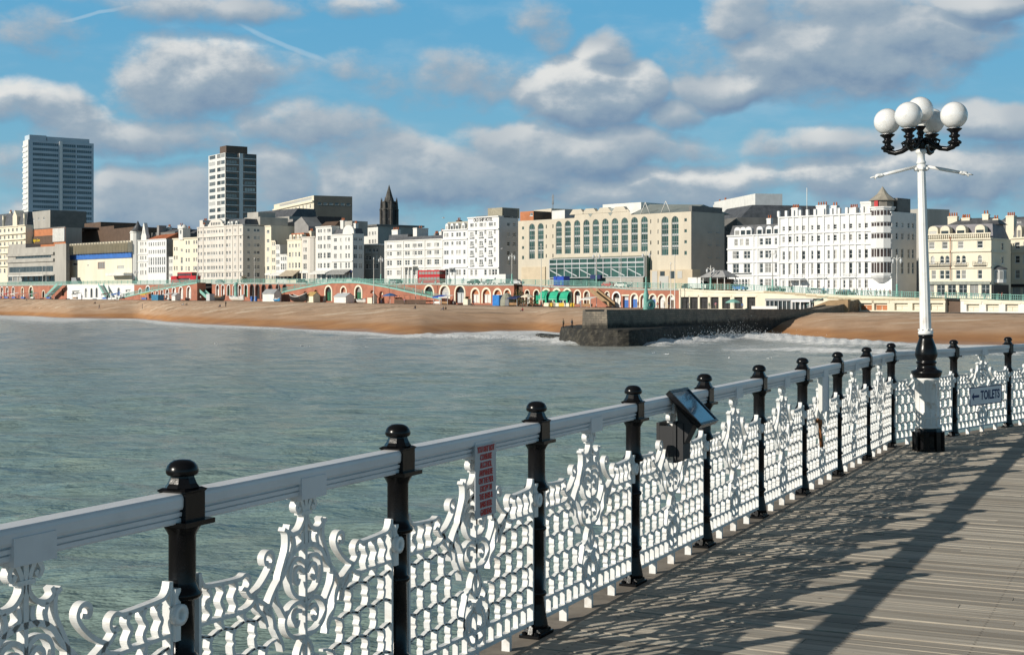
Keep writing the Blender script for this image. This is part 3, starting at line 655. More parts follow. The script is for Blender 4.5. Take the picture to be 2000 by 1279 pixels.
# ------------------------------------------------------------------ the big lamp
def build_lamp():
    base = at(1814, 880, 1.75 * F / (880 - HZ)); base.z = DECK
    t = thing('pier_lamp', 'tall white fluted lamp standard with five white globes on black ironwork at the railing corner', 'lamp post', base)
    t.rotation_euler = (0, R(-1.5), 0)
    ft = MB(); o8 = [(.165, .0), (.165, .03), (.150, .05), (.150, .17), (.160, .20), (.145, .23), (.138, .262)]
    ft.lathe(o8, 8, a0=math.pi / 8, smooth=False)
    for i in range(8):
        a = i * math.pi / 4 + math.pi / 8; c_, s_ = math.cos(a), math.sin(a)
        ft.obox((c_ * .155, s_ * .155, .11), (c_, s_, 0), (-s_, c_, 0), (0, 0, 1), .022, .03, .11)
    ft.build('foot', M_black_iron, t)
    wm = mat('chipped_white_pedestal', (.78, .77, .74), .5, .05, 4, dirt=(.40, .22, .08), dirt_amt=.85, space='obj')
    pd = MB(); pd.lathe([(.140, .262), (.140, .28), (.132, .285), (.132, .80), (.138, .805), (.138, .83)], 28)
    for i in range(12):
        a = i * math.pi / 6; c_, s_ = math.cos(a), math.sin(a); pd.obox((c_ * .1325, s_ * .1325, .54), (c_, s_, 0), (-s_, c_, 0), (0, 0, 1), .004, .008, .24)
    pd.lathe([(.1345, .372), (.139, .376), (.139, .392), (.1345, .396)], 28)
    pd.build('pedestal', wm, t)
    vs = MB(); vs.lathe([(.138, .83), (.152, .838), (.158, .858), (.170, .885), (.172, .905), (.150, .915), (.118, .925), (.105, .95), (.100, .985), (.112, .992), (.114, 1.008), (.100, 1.02), (.104, 1.035),
                           (.122, 1.07), (.124, 1.10), (.115, 1.16), (.096, 1.22), (.080, 1.265), (.074, 1.29), (.082, 1.296), (.082, 1.312), (.072, 1.318)], 28); vs.build('vase', M_black_iron, t)
    sh = MB(); sh.lathe([(.078, 1.318), (.084, 1.33), (.084, 1.352), (.072, 1.365), (.070, 1.38)], 24)
    n = 48; k = []                                                   # fluted shaft
    for z, r in ((1.38, .064), (2.2, .055), (3.10, .0455), (3.25, .044)):
        for i in range(n): a = 2 * math.pi * i / n; rr = r * (1 - .085 * (.5 + .5 * math.cos(12 * a))); k.append((rr * math.cos(a), rr * math.sin(a), z))
    sh.add(k, [(j * n + i, j * n + (i + 1) % n, (j + 1) * n + (i + 1) % n, (j + 1) * n + i) for j in range(3) for i in range(n)], 0, True)
    for i in range(8): a = i * math.pi / 4; sh.ball((.078 * math.cos(a), .078 * math.sin(a), 1.375), .011, 8, 5)
    sh.lathe([(.044, 3.25), (.054, 3.262), (.054, 3.275), (.046, 3.285), (.042, 3.30), (.042, 3.36), (.052, 3.37), (.062, 3.385), (.062, 3.40), (.05, 3.42)], 16); sh.build('shaft', M_white_iron, t)
    ar = MB()
    for sx in (-1, 1):                                                # ladder arms ending in pointing hands
        e = Vector((sx * .545, -.02 * sx, 3.12)); s = Vector((sx * .05, 0, 3.225)); ar.tube([s, s.lerp(e, .5), s.lerp(e, .80)], [.018, .020, .017], 10)
        d_ = (e - s).normalized(); ar.ball(s.lerp(e, .80), .026, 10, 6, (1.2, 1, .8)); w = s.lerp(e, .86); ar.ball(w, .032, 12, 7, (1.5, .8, .75))
        ar.tube([w, w + d_ * .07, e + d_ * .035], [.013, .011, .006], 6)
        for q in (-.016, 0, .016): ar.tube([w + Vector((0, q, 0)), w + d_ * .05 + Vector((0, q, -.012)), w + d_ * .045 + Vector((0, q, -.03))], [.010, .009, .007], 6)
    ar.lathe([(.045, 3.175), (.062, 3.185), (.066, 3.21), (.058, 3.235), (.045, 3.245)], 12)
    for i in range(6): a = i * math.pi / 3 + .4; ar.ball((.068 * math.cos(a), .068 * math.sin(a), 3.195), .022, 8, 6)
    ar.build('ladder_arm', M_white_iron, t)
    hd = MB(); hd.lathe([(.050, 3.42), (.060, 3.43), (.055, 3.445), (.068, 3.47), (.06, 3.50), (.035, 3.53), (.030, 3.58), (.048, 3.60), (.030, 3.63), (.058, 3.665), (.062, 3.68), (.04, 3.685)], 16)
    RA = .385; vv = Vector((base.x, base.y)).normalized(); rv_ = Vector((vv.y, -vv.x)); GA = [math.atan2(q.y, q.x) for q in (-.366 * rv_ + .122 * vv, -.122 * rv_ - .366 * vv, .366 * rv_ - .122 * vv, .122 * rv_ + .366 * vv)]
    for a in GA:
        c_, s_ = math.cos(a), math.sin(a); P_ = lambda r, z: (r * c_, r * s_, z)
        hd.tube([P_(.04, 3.52), P_(.10, 3.50), P_(.15, 3.455), P_(.22, 3.415), P_(.30, 3.40), P_(.36, 3.42), P_(.385, 3.46)], [.040, .040, .034, .029, .029, .034, .038], 10)
        hd.tube([P_(.12, 3.50), P_(.17, 3.525), P_(.22, 3.50), P_(.205, 3.465), P_(.175, 3.475)], [.018, .017, .016, .015, .013], 6)
        hd.tube([P_(.36, 3.41), P_(.43, 3.43), P_(.44, 3.47), P_(.415, 3.48)], [.012, .012, .010, .008], 6)
        hd.lathe([(.030, 3.43), (.062, 3.455), (.068, 3.48), (.040, 3.495), (.036, 3.515), (.060, 3.53), (.062, 3.545), (.040, 3.56), (.045, 3.58), (.078, 3.605), (.088, 3.615), (.080, 3.622), (.045, 3.628)], 14, (RA * c_, RA * s_, 0))
        for i in range(6):
            b_ = i * math.pi / 3; hd.ball((RA * c_ + .06 * math.cos(b_), RA * s_ + .06 * math.sin(b_), 3.465), .020, 7, 5)
    hd.build('globe_bracket', M_black_iron, t)
    gm = bpy.data.materials.new('opal_globe'); gm.use_nodes = True; n_ = N(gm.node_tree); bs = n_.k['Principled BSDF']
    n_.l.new(n_.mix(n_.ramp(n_.noise(n_.obj(), 9, 5, .6), .45, .75), (.83, .83, .82), (.72, .71, .67)), bs.inputs['Base Color']); bs.inputs['Roughness'].default_value = .12; bs.inputs['Coat Weight'].default_value = .3
    bs.inputs['Subsurface Weight'].default_value = .5; bs.inputs['Subsurface Radius'].default_value = (.12, .12, .12); bs.inputs['Subsurface Scale'].default_value = .6
    g = MB(); g.ball((0, 0, 0), .150, 40, 24); g.lathe([(.05, -.155), (.055, -.148), (.06, -.138)], 16); o = g.build('globe', gm, t, (RA * math.cos(GA[0]), RA * math.sin(GA[0]), 3.77))
    for a in GA[1:]: link('globe', o.data, t, (RA * math.cos(a), RA * math.sin(a), 3.77))
    link('globe', o.data, t, (.0, 0, 3.865))
build_lamp()
# ------------------------------------------------------------------ buildings
def wall(b, w, zt, holes, z0=0.0, rv=.22, mi=0, ox=0.0, flip=None, arcn=6):
    """front wall in the local x-z plane with real openings; holes = (x0, x1, za, zb, arched)"""
    xs = {0.0, w}
    for (x0, x1, za, zb, ar) in holes:
        xs |= {x0, x1}
        if ar:
            for i in range(1, arcn): xs.add((x0 + x1) / 2 - (x1 - x0) / 2 * math.cos(math.pi * i / arcn))
    if callable(zt):
        for i in range(1, 16): xs.add(w * i / 16)
        top = zt
    else: top = lambda x: zt
    xs = sorted(x for x in xs if 0 <= x <= w)
    xs = [x for i, x in enumerate(xs) if i == 0 or x - xs[i - 1] > 1e-4]
    T = (lambda x, y, z: (x + ox, y, z)) if flip is None else flip
    def hz(h, x):
        x0, x1, za, zb, ar = h
        if not ar: return zb
        r = (x1 - x0) / 2; d = min(1, abs(x - (x0 + x1) / 2) / r); return zb - r + r * math.sqrt(max(0, 1 - d * d))
    for xa, xb in zip(xs, xs[1:]):
        mid = (xa + xb) / 2; cov = sorted([h for h in holes if h[0] - 1e-6 <= mid - 1e-9 and mid <= h[1]], key=lambda h: h[2])
        la, lb = z0, z0
        for h in cov:
            if h[2] > max(la, lb) + 1e-5: b.face([T(xa, 0, la), T(xb, 0, lb), T(xb, 0, h[2]), T(xa, 0, h[2])], mi)
            la, lb = hz(h, xa), hz(h, xb); b.face([T(xa, 0, la), T(xb, 0, lb), T(xb, rv, lb), T(xa, rv, la)], mi)
            b.face([T(xa, 0, h[2]), T(xa, rv, h[2]), T(xb, rv, h[2]), T(xb, 0, h[2])], mi)
        ta, tb = top(xa), top(xb)
        if max(ta, tb) > min(la, lb) + 1e-5: b.face([T(xa, 0, la), T(xb, 0, lb), T(xb, 0, tb), T(xa, 0, ta)], mi)
    for h in holes:
        for x in (h[0], h[1]): zb = hz(h, x); b.face([T(x, 0, h[2]), T(x, 0, zb), T(x, rv, zb), T(x, rv, h[2])], mi)
WIN = {}
def window_mesh(w, h, arched=False, style='sash', gm=None, fm=None):
    gm = gm or M_glass; fm = fm or M_frame
    key = (round(w, 1), round(h, 1), arched, style, gm.name, fm.name)
    if key in WIN: return WIN[key]
    w, h = key[0], key[1]; b = MB(); n = 8; r = w / 2
    if arched: ol = [(-r, 0), (r, 0)] + [(r * math.cos(math.pi * i / n), h - r + r * math.sin(math.pi * i / n)) for i in range(n + 1)]
    else: ol = [(-r, 0), (r, 0), (r, h), (-r, h)]
    b.face([(x, .20, z) for x, z in ol], 1)
    f = min(.12, w * .1)
    b.box(-r, r, .12, .19, 0, f); b.box(-r, -r + f, .12, .19, f, h if not arched else h - r); b.box(r - f, r, .12, .19, f, h if not arched else h - r)
    if not arched: b.box(-r + f, r - f, .12, .19, h - f, h)
    else:
        for i in range(n):
            a0, a1 = math.pi * i / n, math.pi * (i + 1) / n; q = [(r * math.cos(a), h - r + r * math.sin(a)) for a in (a0, a1)] + [((r - f) * math.cos(a), h - r + (r - f) * math.sin(a)) for a in (a1, a0)]
            b.prism(q, .12, .19)
    if style in ('sash', 'pair'): b.box(-r - .1, r + .1, -.14, -.024, -.16, -.004)
    if style == 'sash': b.box(-r + f, r - f, .13, .185, h * .5 - .05, h * .5 + .05)
    if style == 'pair': b.box(-.07, .07, .13, .185, f, h - f); b.box(-r + f, -.07, .13, .185, h * .62 - .04, h * .62 + .04); b.box(.07, r - f, .13, .185, h * .62 - .04, h * .62 + .04)
    if style == 'tall':
        for x in (-r / 3, r / 3): b.box(x - .03, x + .03, .13, .185, f, h - f)
        k = max(2, int(h / 1.6))
        for i in range(1, k): b.box(-r + f, r - f, .131, .184, h * i / k - .05, h * i / k + .05)
        for i in range(3): b.box(-r + f, r - f, .188, .199, h * (.21 + .29 * i), h * (.21 + .29 * i) + h * .05)
    if style == 'strip':
        k = max(2, int(w / 1.5))
        for i in range(1, k): x = -r + w * i / k; b.box(x - .06, x + .06, .13, .185, f, h - f)
    o = b.build('window', [fm, gm]); me = o.data; bpy.data.objects.remove(o); WIN[key] = me; return me
class Bld:
    def __init__(s, name, label, u0, u1, vt, m, us=None, depth=None, P0=None, P1=None, D0=None, D1=None, off=0.0, cat='building', group=None, base=None, zt=None):
        if P0 is None: P0 = Vector(((u0 - 1000) / F * D0, D0)) if D0 else street(u0, off)
        if P1 is None: P1 = Vector(((u1 - 1000) / F * D1, D1)) if D1 else street(u1, off)
        s.P0, s.P1 = P0, P1; s.D0 = P0.y; s.w = (P1 - P0).length; s.d = (P1 - P0).normalized(); s.bk = Vector((-s.d.y, s.d.x))
        s.zb = (ztop((u0 + u1) / 2) - 1.2) if base is None else base
        s.H = (zz(vt, s.D0) if zt is None else zt) - s.zb
        if us is not None: k = (us - 1000) / F; s.dep = (k * P1.y - P1.x) / (s.bk.x - k * s.bk.y)
        else: s.dep = depth or 14
        s.m = m; s.t = thing(name, label, cat, (P0.x, P0.y, s.zb), math.atan2(s.d.y, s.d.x), group)
        s.holes = []; s.sholes = []
    def x(s, u): return (online(u, s.P0, s.P1) - s.P0).dot(s.d)
    def z(s, v): return zz(v, s.D0) - s.zb
    def sx(s, u): p = online(u, s.P1, s.P1 + s.bk * 10); return (p - s.P1).dot(s.bk)
    def win(s, us, rows, w=1.1, style='sash', arched=False, gm=None, fm=None, name='window', sill=True, absx=False):
        for u in us:
            x = u if absx else s.x(u)
            if x - w / 2 < .05 or x + w / 2 > s.w - .05: continue
            for (va, vb) in rows:
                zb, za = s.z(va), s.z(vb); h = zb - za; wr, hr = round(w, 1), round(h, 1); za = max(za, .1)
                s.holes.append((x - wr / 2, x + wr / 2, za, za + hr, arched))
                link(name, window_mesh(w, h, arched, style, gm, fm), s.t, (x, .02, za))
    def swin(s, fr, rows, w=1.1, style='sash', gm=None, fm=None):
        for q in fr:
            y = q * s.dep
            if y - w / 2 < .05 or y + w / 2 > s.dep - .05: continue
            for (va, vb) in rows:
                zb, za = s.z(va), s.z(vb); h = zb - za; wr, hr = round(w, 1), round(h, 1)
                s.sholes.append((y - wr / 2, y + wr / 2, za, za + hr, False))
                link('window', window_mesh(w, h, False, style, gm, fm), s.t, (s.w - .02, y, za), R(90))
    def cornice(s, zs, proud=.35, h=.35, m=None):
        for z in zs: b = MB(); b.box(-.04, s.w + .04, -proud, -.003, z - h, z); b.build('cornice', m or s.m, s.t)
    def pil(s, us, z0=None, z1=None, w=.5, proud=.18):
        for u in us: x = s.x(u); b = MB(); b.box(x - w / 2, x + w / 2, -proud, -.002, z0 or 0, (z1 or s.H) - .37); b.build('pilaster', s.m, s.t)
    def finish(s, sidem=None, parapet=.7, roofm=None, trim=None, top=None):
        b = MB(); wall(b, s.w, top or s.H, s.holes); 
        W_, Dp, H = s.w, s.dep, s.H
        b.face([(0, 0, 0), (0, Dp, 0), (0, Dp, H), (0, 0, H)]); b.face([(0, Dp, 0), (W_, Dp, 0), (W_, Dp, H), (0, Dp, H)])
        s.body = b.build('wall', s.m, s.t, recalc=False)
        sb = MB(); wall(sb, Dp, H, s.sholes, flip=lambda x, y, z: (W_ - y, x, z)); sb.build('side_wall', sidem or s.m, s.t, recalc=False)
        rb = MB(); rb.box(.02, W_ - .02, .25, Dp - .02, H - parapet - .3, H - parapet); rb.build('roof', roofm or M_slate, s.t)
        return s
    def mansard(s, vtop, dus=(), side=True, m=None, dw=1.3, dm=None, inset=1.6):
        h = s.z(vtop) - s.H; b = MB(); b.frustum(.0, s.w, .45, s.dep, s.H - .68, .5 if side else 0, s.w - (.9 if side else 0), inset, s.dep - .3, s.H + h); b.build('mansard_roof', m or M_slate, s.t)
        for u in dus: s.dormer(s.x(u), s.H - .3, dw, h * .92, dm)
    def dormer(s, x, z, w, h, m=None):
        b = MB(); b.prism([(-w / 2, 0), (-w / 2 + .25, 0), (-w / 2 + .25, h * .62), (w / 2 - .25, h * .62), (w / 2 - .25, 0), (w / 2, 0), (w / 2, h * .72)] + [(w / 2 * math.cos(math.pi * i / 6), h * .72 + h * .28 * math.sin(math.pi * i / 6)) for i in range(1, 6)] + [(-w / 2, h * .72)], 0, 1.9)
        o = b.build('dormer', m or s.m, s.t, (x, .12, z)); g = MB(); g.box(-w / 2 + .25, w / 2 - .25, .06, .12, 0, h * .62); g.build('dormer_window', M_glass, o)
    def chimney(s, u, vtop, w=1.4, y=3.0, dep=1.0, m=None, pots=3, z0=None, potm=None):
        x = s.x(u); z1 = s.z(vtop) ; z0 = s.H - 1.2 if z0 is None else z0
        b = MB(); b.box(x - w / 2, x + w / 2, y, y + dep, z0, z1); b.box(x - w / 2 - .1, x + w / 2 + .1, y - .1, y + dep + .1, z1 - .35, z1 - .15)
        o = b.build('chimney', m or s.m, s.t); p = MB()
        for i in range(pots):
            px = x - w / 2 + w * (i + .5) / pots; p.lathe([(.16, z1), (.20, z1 + .25), (.15, z1 + .8), (.18, z1 + .85)], 8, (px, y + dep / 2, 0))
        if pots: p.build('chimney_pot', potm or M_tile, o)
    def shop(s, v0, v1, m, fm=None, us=None, n=None, proud=.3):
        za, zb = s.z(v1), s.z(v0); za = max(za, .3); b = MB(); b.box(.15, s.w - .15, -proud, -.01, zb - .7, zb); b.build('fascia', fm or m, s.t)
        n = n or max(2, int(s.w / 2.6))
        for i in range(n):
            x = s.w * (i + .5) / n; w = s.w / n * .74; h = zb - .75 - za; s.holes.append((x - round(w, 1) / 2, x + round(w, 1) / 2, za, za + round(h, 1), False)); link('shop_window', window_mesh(w, h, False, 'pair', None, M_dframe), s.t, (x, .02, za))
    def awning(s, u0, u1, v0, v1, m, out=2.2):
        x0, x1 = s.x(u0), s.x(u1); z1, z0 = s.z(v0), s.z(v1); b = MB(); b.add([(x0, -.02, z1), (x1, -.02, z1), (x1, -out, z0), (x0, -out, z0), (x0, -.02, z1 - .12), (x1, -.02, z1 - .12), (x1, -out, z0 - .35), (x0, -out, z0 - .35)],
            [(0, 1, 2, 3), (7, 6, 5, 4), (3, 2, 6, 7), (0, 3, 7, 4), (1, 5, 6, 2)]); b.build('awning', m, s.t)
    def balcony(s, us, vs, w=1.5, m=None):
        for u in us:
            for v in vs:
                b = MB(); b.box(-w / 2, w / 2, -.75, -.01, -.15, 0)
                for zz_ in (.5, .95): b.box(-w / 2, w / 2, -.75, -.70, zz_ - .05, zz_)
                for i in range(9): xx = -w / 2 + w * i / 8; b.box(xx - .025, xx + .025, -.74, -.71, 0, .93)
                b.build('balcony', m or M_frame, s.t, (s.x(u), 0, s.z(v)))
def mk(*a, **k): return Bld(*a, **k)
# ---- far left: grand hotel with balconies
h = mk('grand_hotel', 'cream balconied hotel with gabled turret at the left end of the seafront', -60, 50, 448, M_cream, us=66, off=2)
h.win([-50, -40, -30, -20, -10, 1, 9, 17, 25, 33, 42], [(453, 459), (466, 472), (478, 484), (490, 496), (502, 508), (514, 520), (527, 535)], 1.9)
for v in (463, 474, 486, 498, 510, 522): h.cornice([h.z(v)], 1.0, .3)
h.cornice([h.H], .5, .5); h.finish(); h.mansard(424, [-20, 5, 46])
b = MB(); x = h.x(30); b.box(x - 2.4, x + 2.4, -.3, 4, h.H - .8, h.z(432)); b.prism([(x - 2.6, h.z(432)), (x + 2.6, h.z(432)), (x, h.z(420))], -.35, 4.2); b.build('gable', M_cream, h.t); h.chimney(8, 420, 1.6)
h = mk('roof_block', 'plain grey roof block rising behind the balconied hotel', 46, 98, 416, M_concrete, D0=760, D1=735, depth=20); h.win([56, 66, 76, 86], [(428, 433)], 2.0, 'pair'); h.finish(M_darkconc)
# ---- conference centre
h = mk('conference_centre', 'brown and orange brick conference hall with yellow lettering and concrete tower', 54, 128, 450, M_orange, us=160, off=6)
h.win([], []); h.finish(M_concrete, roofm=M_slate)
b = MB(); b.box(.4, h.x(104.5), -.4, -.01, h.z(479), h.z(463)); sgn = b.build('sign_band', M_brown, h.t)
text_mesh('lettering', 'The Brighton Centre', 2.0, mat('yellow_letters', (.9, .62, .03), .6), sgn, (h.x(71), -.45, h.z(471)), UP, .03, .56, .03)
b = MB()
for i in range(10): x0 = h.x(105) + (h.w - h.x(105)) * i / 10; b.box(x0 + .1, x0 + (h.w - h.x(105)) / 10 - .2, -.6, -.01, h.z(476), h.H - .2)
b.build('concrete_fin', M_offwhite, h.t)
b = MB(); b.box(0, h.w, -.2, 30, h.H, h.H + .5); b.build('roof_edge', M_darkconc, h.t)
h = mk('auditorium_roof', 'dark brown stepped auditorium roof behind the conference hall', 158, 262, 453, M_brown, D0=690, D1=640, depth=25, base=14); h.finish(parapet=.1)
b = MB(); b.box(2, h.w * .35, 1, 20, h.H, h.H + 4.0); b.box(h.w * .35 + .01, h.w * .6, 1, 18, h.H, h.H + 1.6); b.build('plant_room', M_brown, h.t)
h = mk('foyer_block', 'low grey concrete foyer with strip windows and entrance canopy below the brown sign', 15, 107, 486, M_concrete, us=112, off=-6)
h.win([h.w * .55], [(500, 507)], h.w * .75, 'strip', absx=True, fm=M_dframe); h.win([h.w * .5], [(522, 533)], h.w * .93, 'strip', absx=True, fm=M_dframe); h.shop(538, 549, M_concrete, n=9); h.cornice([h.z(509), h.z(497)], .8, 1.2); h.finish(M_redbrick)
b = MB(); b.box(h.x(40), h.w + 1, -6, -.01, h.z(541), h.z(539.5)); b.build('canopy', M_offwhite, h.t)
b = MB(); b.box(h.x(15), h.x(48), .5, 8, h.H - .6, h.z(478)); b.build('roof_housing', M_concrete, h.t)
h = mk('concrete_tower', 'blank pale concrete stair tower between foyer and zigzag hall', 107, 129, 477, M_concrete, us=136, off=-7); h.finish(M_darkconc)
h = mk('leisure_hall', 'cream hall with zigzag concrete parapet and bright blue band', 135, 258, 507, M_cream, us=262, off=-2)
h.win([147], [(514, 519)], 4.5, 'strip'); h.win([198], [(514, 527)], 6.5, 'strip', fm=M_redbrick); h.win([172], [(518, 521)], 1.2); h.win([236], [(522, 528)], 6, 'strip', fm=M_lgrey)
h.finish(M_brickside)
b = MB(); b.box(.0, h.w, -.5, -.01, h.z(508), h.z(499)); b.build('blue_band', M_blue, h.t)
b = MB(); nz = 22
for i in range(nz):
    x0 = h.w * i / nz; x1 = h.w * (i + 1) / nz; za = h.z(498); zb = h.z(475.5)
    b.add([(x0, -.55, za), (x1, -2.0, za), (x1, -2.0, zb - 1.2), (x0, -.55, zb), (x1, -.55, za), (x1, -.55, zb - 1.2)], [(0, 1, 2, 3), (1, 4, 5, 2), (3, 2, 5), (0, 4, 1)])
b.box(0, h.w, -.54, 12, h.z(498), h.z(477)); b.build('zigzag_parapet', mat('zigzag_concrete', (.60, .55, .44), .85, .05, .3, dirt=(.4, .37, .3), dirt_amt=.3, streak=True), h.t)
b = MB(); b.box(h.x(222), h.w, -4, -.01, h.z(541), h.z(536)); b.build('canopy', M_offwhite, h.t)
# ---- terrace with turret
h = mk('turret_house', 'ornate white house with pointed turret and stepped gable beside the zigzag hall', 258, 289, 470, M_white_stucco, depth=12)
rw = [(474, 480), (487, 494), (501, 508), (515, 522), (529, 537)]
h.win([259.8, 263.6, 267.4, 275, 279, 284.5], rw, .9); h.cornice([h.H, h.z(511), h.z(497)], .3, .3); h.finish()
b = MB(); x = h.x(264); r = 2.6; b.lathe([(r, h.z(545)), (r, h.z(456)), (r + .3, h.z(455.5)), (r + .3, h.z(454.5)), (r, h.z(454.3)), (r, h.z(452))], 12, (x, .6, 0), smooth=False); o = b.build('turret', M_white_stucco, h.t)
b = MB(); b.lathe([(r + .2, h.z(452)), (.9, h.z(440)), (.08, h.z(432))], 12, (x + 1.2, .6, 0)); b.build('spire', M_slate, o)
b = MB(); x = h.x(281); w = 4.4
b.prism([(x - w / 2, h.H - .1), (x + w / 2, h.H - .1), (x + w / 2, h.z(463)), (x + w * .3, h.z(456)), (x + w * .22, h.z(449)), (x + .4, h.z(440)), (x, h.z(437)), (x - .4, h.z(440)), (x - w * .22, h.z(449)), (x - w * .3, h.z(456)), (x - w / 2, h.z(463))], -.1, 1.5); o = b.build('gable', M_white_stucco, h.t)
b = MB(); b.box(x - .5, x + .5, -.14, -.101, h.z(458), h.z(451)); b.build('gable_window', M_glass, o)
h = mk('red_roofed_house', 'white seafront house with bright red tiled roof and grey flank wall', 289, 325, 468, M_bright_stucco, us=337)
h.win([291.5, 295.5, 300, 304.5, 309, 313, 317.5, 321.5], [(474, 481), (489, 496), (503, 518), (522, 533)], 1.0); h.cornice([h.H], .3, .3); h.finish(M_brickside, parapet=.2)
b = MB(); b.add([(0, -.3, h.H), (h.w, -.3, h.H), (h.w - .5, 6, h.z(456)), (.5, 6, h.z(456)), (0, 12, h.H), (h.w, 12, h.H)], [(0, 1, 2, 3), (3, 2, 5, 4), (0, 3, 4), (1, 5, 2)]); b.build('tiled_roof', M_tile, h.t)
h.chimney(292, 440, 1.7, 4, 3.5, M_brickside, 0); h.chimney(313, 440, 2.6, 9, 2, M_white_stucco, 2)
h = mk('low_infill_house', 'small low white house squeezed between red roofed house and cream tower', 325.5, 338, 502, M_white_stucco, depth=9, off=1); h.win([328.5, 332, 335.5], [(507, 514), (521, 529), (535, 541)], .9); h.finish()
h = mk('tower_house', 'cream and white house with slim square tower and dome cap', 338, 386, 466, M_cream, depth=12, off=.5)
h.win([341, 345.5], [(483, 490), (500, 507), (520, 528)], 1.0); h.win([355], [(487, 492), (503, 515), (520, 529)], 1.5, 'pair'); h.win([364, 369, 379, 384], [(472, 479), (488, 495), (505, 512), (521, 530)], 1.1); h.cornice([h.H], .4, .4); h.finish()
b = MB(); x = h.x(355); b.box(x - 1.6, x + 1.6, -.5, 3, h.H - .8, h.z(448)); b.box(x - 1.9, x + 1.9, -.8, 3.3, h.z(448.5), h.z(447)); b.lathe([(1.3, h.z(447)), (1.3, h.z(444.5)), (.9, h.z(442)), (.3, h.z(440))], 10, (x, 1.2, 0)); o = b.build('tower', M_white_stucco, h.t)
b = MB(); b.box(x - .6, x + .6, -.55, -.501, h.z(458), h.z(451)); b.build('tower_window', M_glass, o); h.chimney(372, 432, 2.4, 5, 4, M_pale_pink, 3); h.chimney(380, 441, 1.5, 4, 1.2, M_pale_pink, 2)
# ---- pale hotel with curved gable
h = mk('pale_hotel', 'tall pale pinkish hotel with curved gable and long shaded flank', 386, 475, 444, M_pale_pink, us=517)
rw = [(451.5, 457), (465, 471), (479, 485), (493, 499), (506.5, 513), (520, 527), (534, 542)]
h.win([388.5, 393, 400, 406, 409.5, 413.8, 418, 423, 429, 434.4, 443.5, 449, 459.4, 470], rw, 1.05)
h.cornice([h.H, h.z(463), h.z(531)], .35, .4); h.pil([386.8, 396.5, 438.8, 441, 454, 465, 474.4], w=.6); h.swin([.25, .55, .7], rw, 1.2); h.finish()
b = MB(); x0, x1 = h.x(407), h.x(438); mx = (x0 + x1) / 2; w = x1 - x0
b.prism([(x0, h.H - .1), (x1, h.H - .1), (x1, h.z(441))] + [(mx + w * .42 * math.cos(math.pi * i / 10), h.z(440) + (h.z(430.5) - h.z(440)) * math.sin(math.pi * i / 10)) for i in range(11)] + [(x0, h.z(441))], -.25, .6); o = b.build('curved_gable', M_pale_pink, h.t)
b = MB()
for i in range(6): b.box(mx - 3 + i * 1.2 - .3, mx - 3 + i * 1.2 + .3, -.30, -.252, h.z(442), h.z(437))
b.build('gable_light', M_glass, o)
b = MB(); b.frustum(h.x(440), h.w + .1, .5, h.dep, h.H - .5, h.x(441), h.w - 1, 1.6, h.dep - 1, h.z(433)); b.build('mansard_roof', M_slate, h.t)
for u in (446, 452, 461): h.dormer(h.x(u), h.H - .4, 1.4, 1.9, M_offwhite)
h.chimney(398, 432, 1.8, 6, 1.2, M_pale_pink, 3); b = MB(); b.box(h.x(449), h.x(470), 8, 16, h.H, h.z(419)); b.box(h.x(447), h.x(478), 7, 20, h.H, h.z(429)); b.build('roof_housing', M_concrete, h.t)
# ---- stepped cream group
def stepped(n, l, u0, u1, vt, m, cols, rows, us=None, depth=11, off=0.0, ww=.95, sm=None, awn=None, shop=None, **k):
    h = mk(n, l, u0, u1, vt, m, us=us, depth=depth, off=off, **k); h.win(cols, rows, ww); h.cornice([h.H], .3, .35)
    if shop: h.shop(shop[0], shop[1], shop[2])
    h.finish(sm); return h
h = stepped('narrow_house', 'tall narrow cream house against the shaded flank of the pale hotel', 518, 529.5, 441, M_cream, [523.5], [(450, 456), (468, 474), (484, 491), (502, 513), (520, 528)], depth=13, ww=1.7, shop=(534, 545, M_offwhite))
h = stepped('narrow_house', 'cream shop house one step lower than the narrow house beside it', 529.8, 538.3, 470, M_cream, [532.6, 535.8], [(474, 480), (489, 497), (504, 512), (519, 527)], us=541, ww=.8, sm=M_brickside, shop=(534, 545, M_offwhite))
b = MB(); b.prism([(0, 0), (9, 0), (9, 6.3), (4.5, 10), (0, 8)], 9, 16); b.build('gable_end', M_brickside, h.t, (2.2, 0, h.H - 1))
h = stepped('narrow_house', 'low pale cream house left of the brown awning', 538.6, 547, 478, M_white_stucco, [541, 544.5], [(482, 488), (495, 502), (508, 516), (521, 528)], ww=.8, shop=(533, 545, M_offwhite))
h = stepped('low_shop_house', 'lowest white shop house in the stepped row with grey gable behind', 547.2, 561, 497, M_white_stucco, [550, 554, 558], [(502, 509), (515, 527)], ww=.9, shop=(533, 545, M_offwhite)); h.awning(537, 558, 531, 537, M_offwhite, 2.5)
h = stepped('dormered_house', 'cream four bay house with ochre dormers above a brown awning', 561.2, 589.5, 468, M_cream, [566, 572, 578, 584.5], [(477, 484), (493, 502), (513.5, 524)], ww=1.15, shop=(530, 545, M_offwhite)); h.mansard(456, [567, 574, 581, 587], m=M_tile, dw=1.5); h.awning(558, 586, 528, 538, mat('tan_awning', (.45, .38, .29), .8), 3); h.chimney(588, 452, 1.6, 4, 1.5)
h = stepped('bay_house', 'grey white bay fronted house left of the tall white house', 589.8, 616.5, 463, M_pale_pink, [594, 597.5, 606, 610, 614], [(469, 475), (484, 492), (498, 507), (515, 526)], ww=.95, shop=(530, 545, M_offwhite))
b = MB(); b.lathe([(2.3, 2), (2.3, h.H - .6), (2.5, h.H - .5), (2.5, h.H - .2)], 10, (h.x(609), .9, 0), smooth=False); b.build('bay', M_pale_pink, h.t)
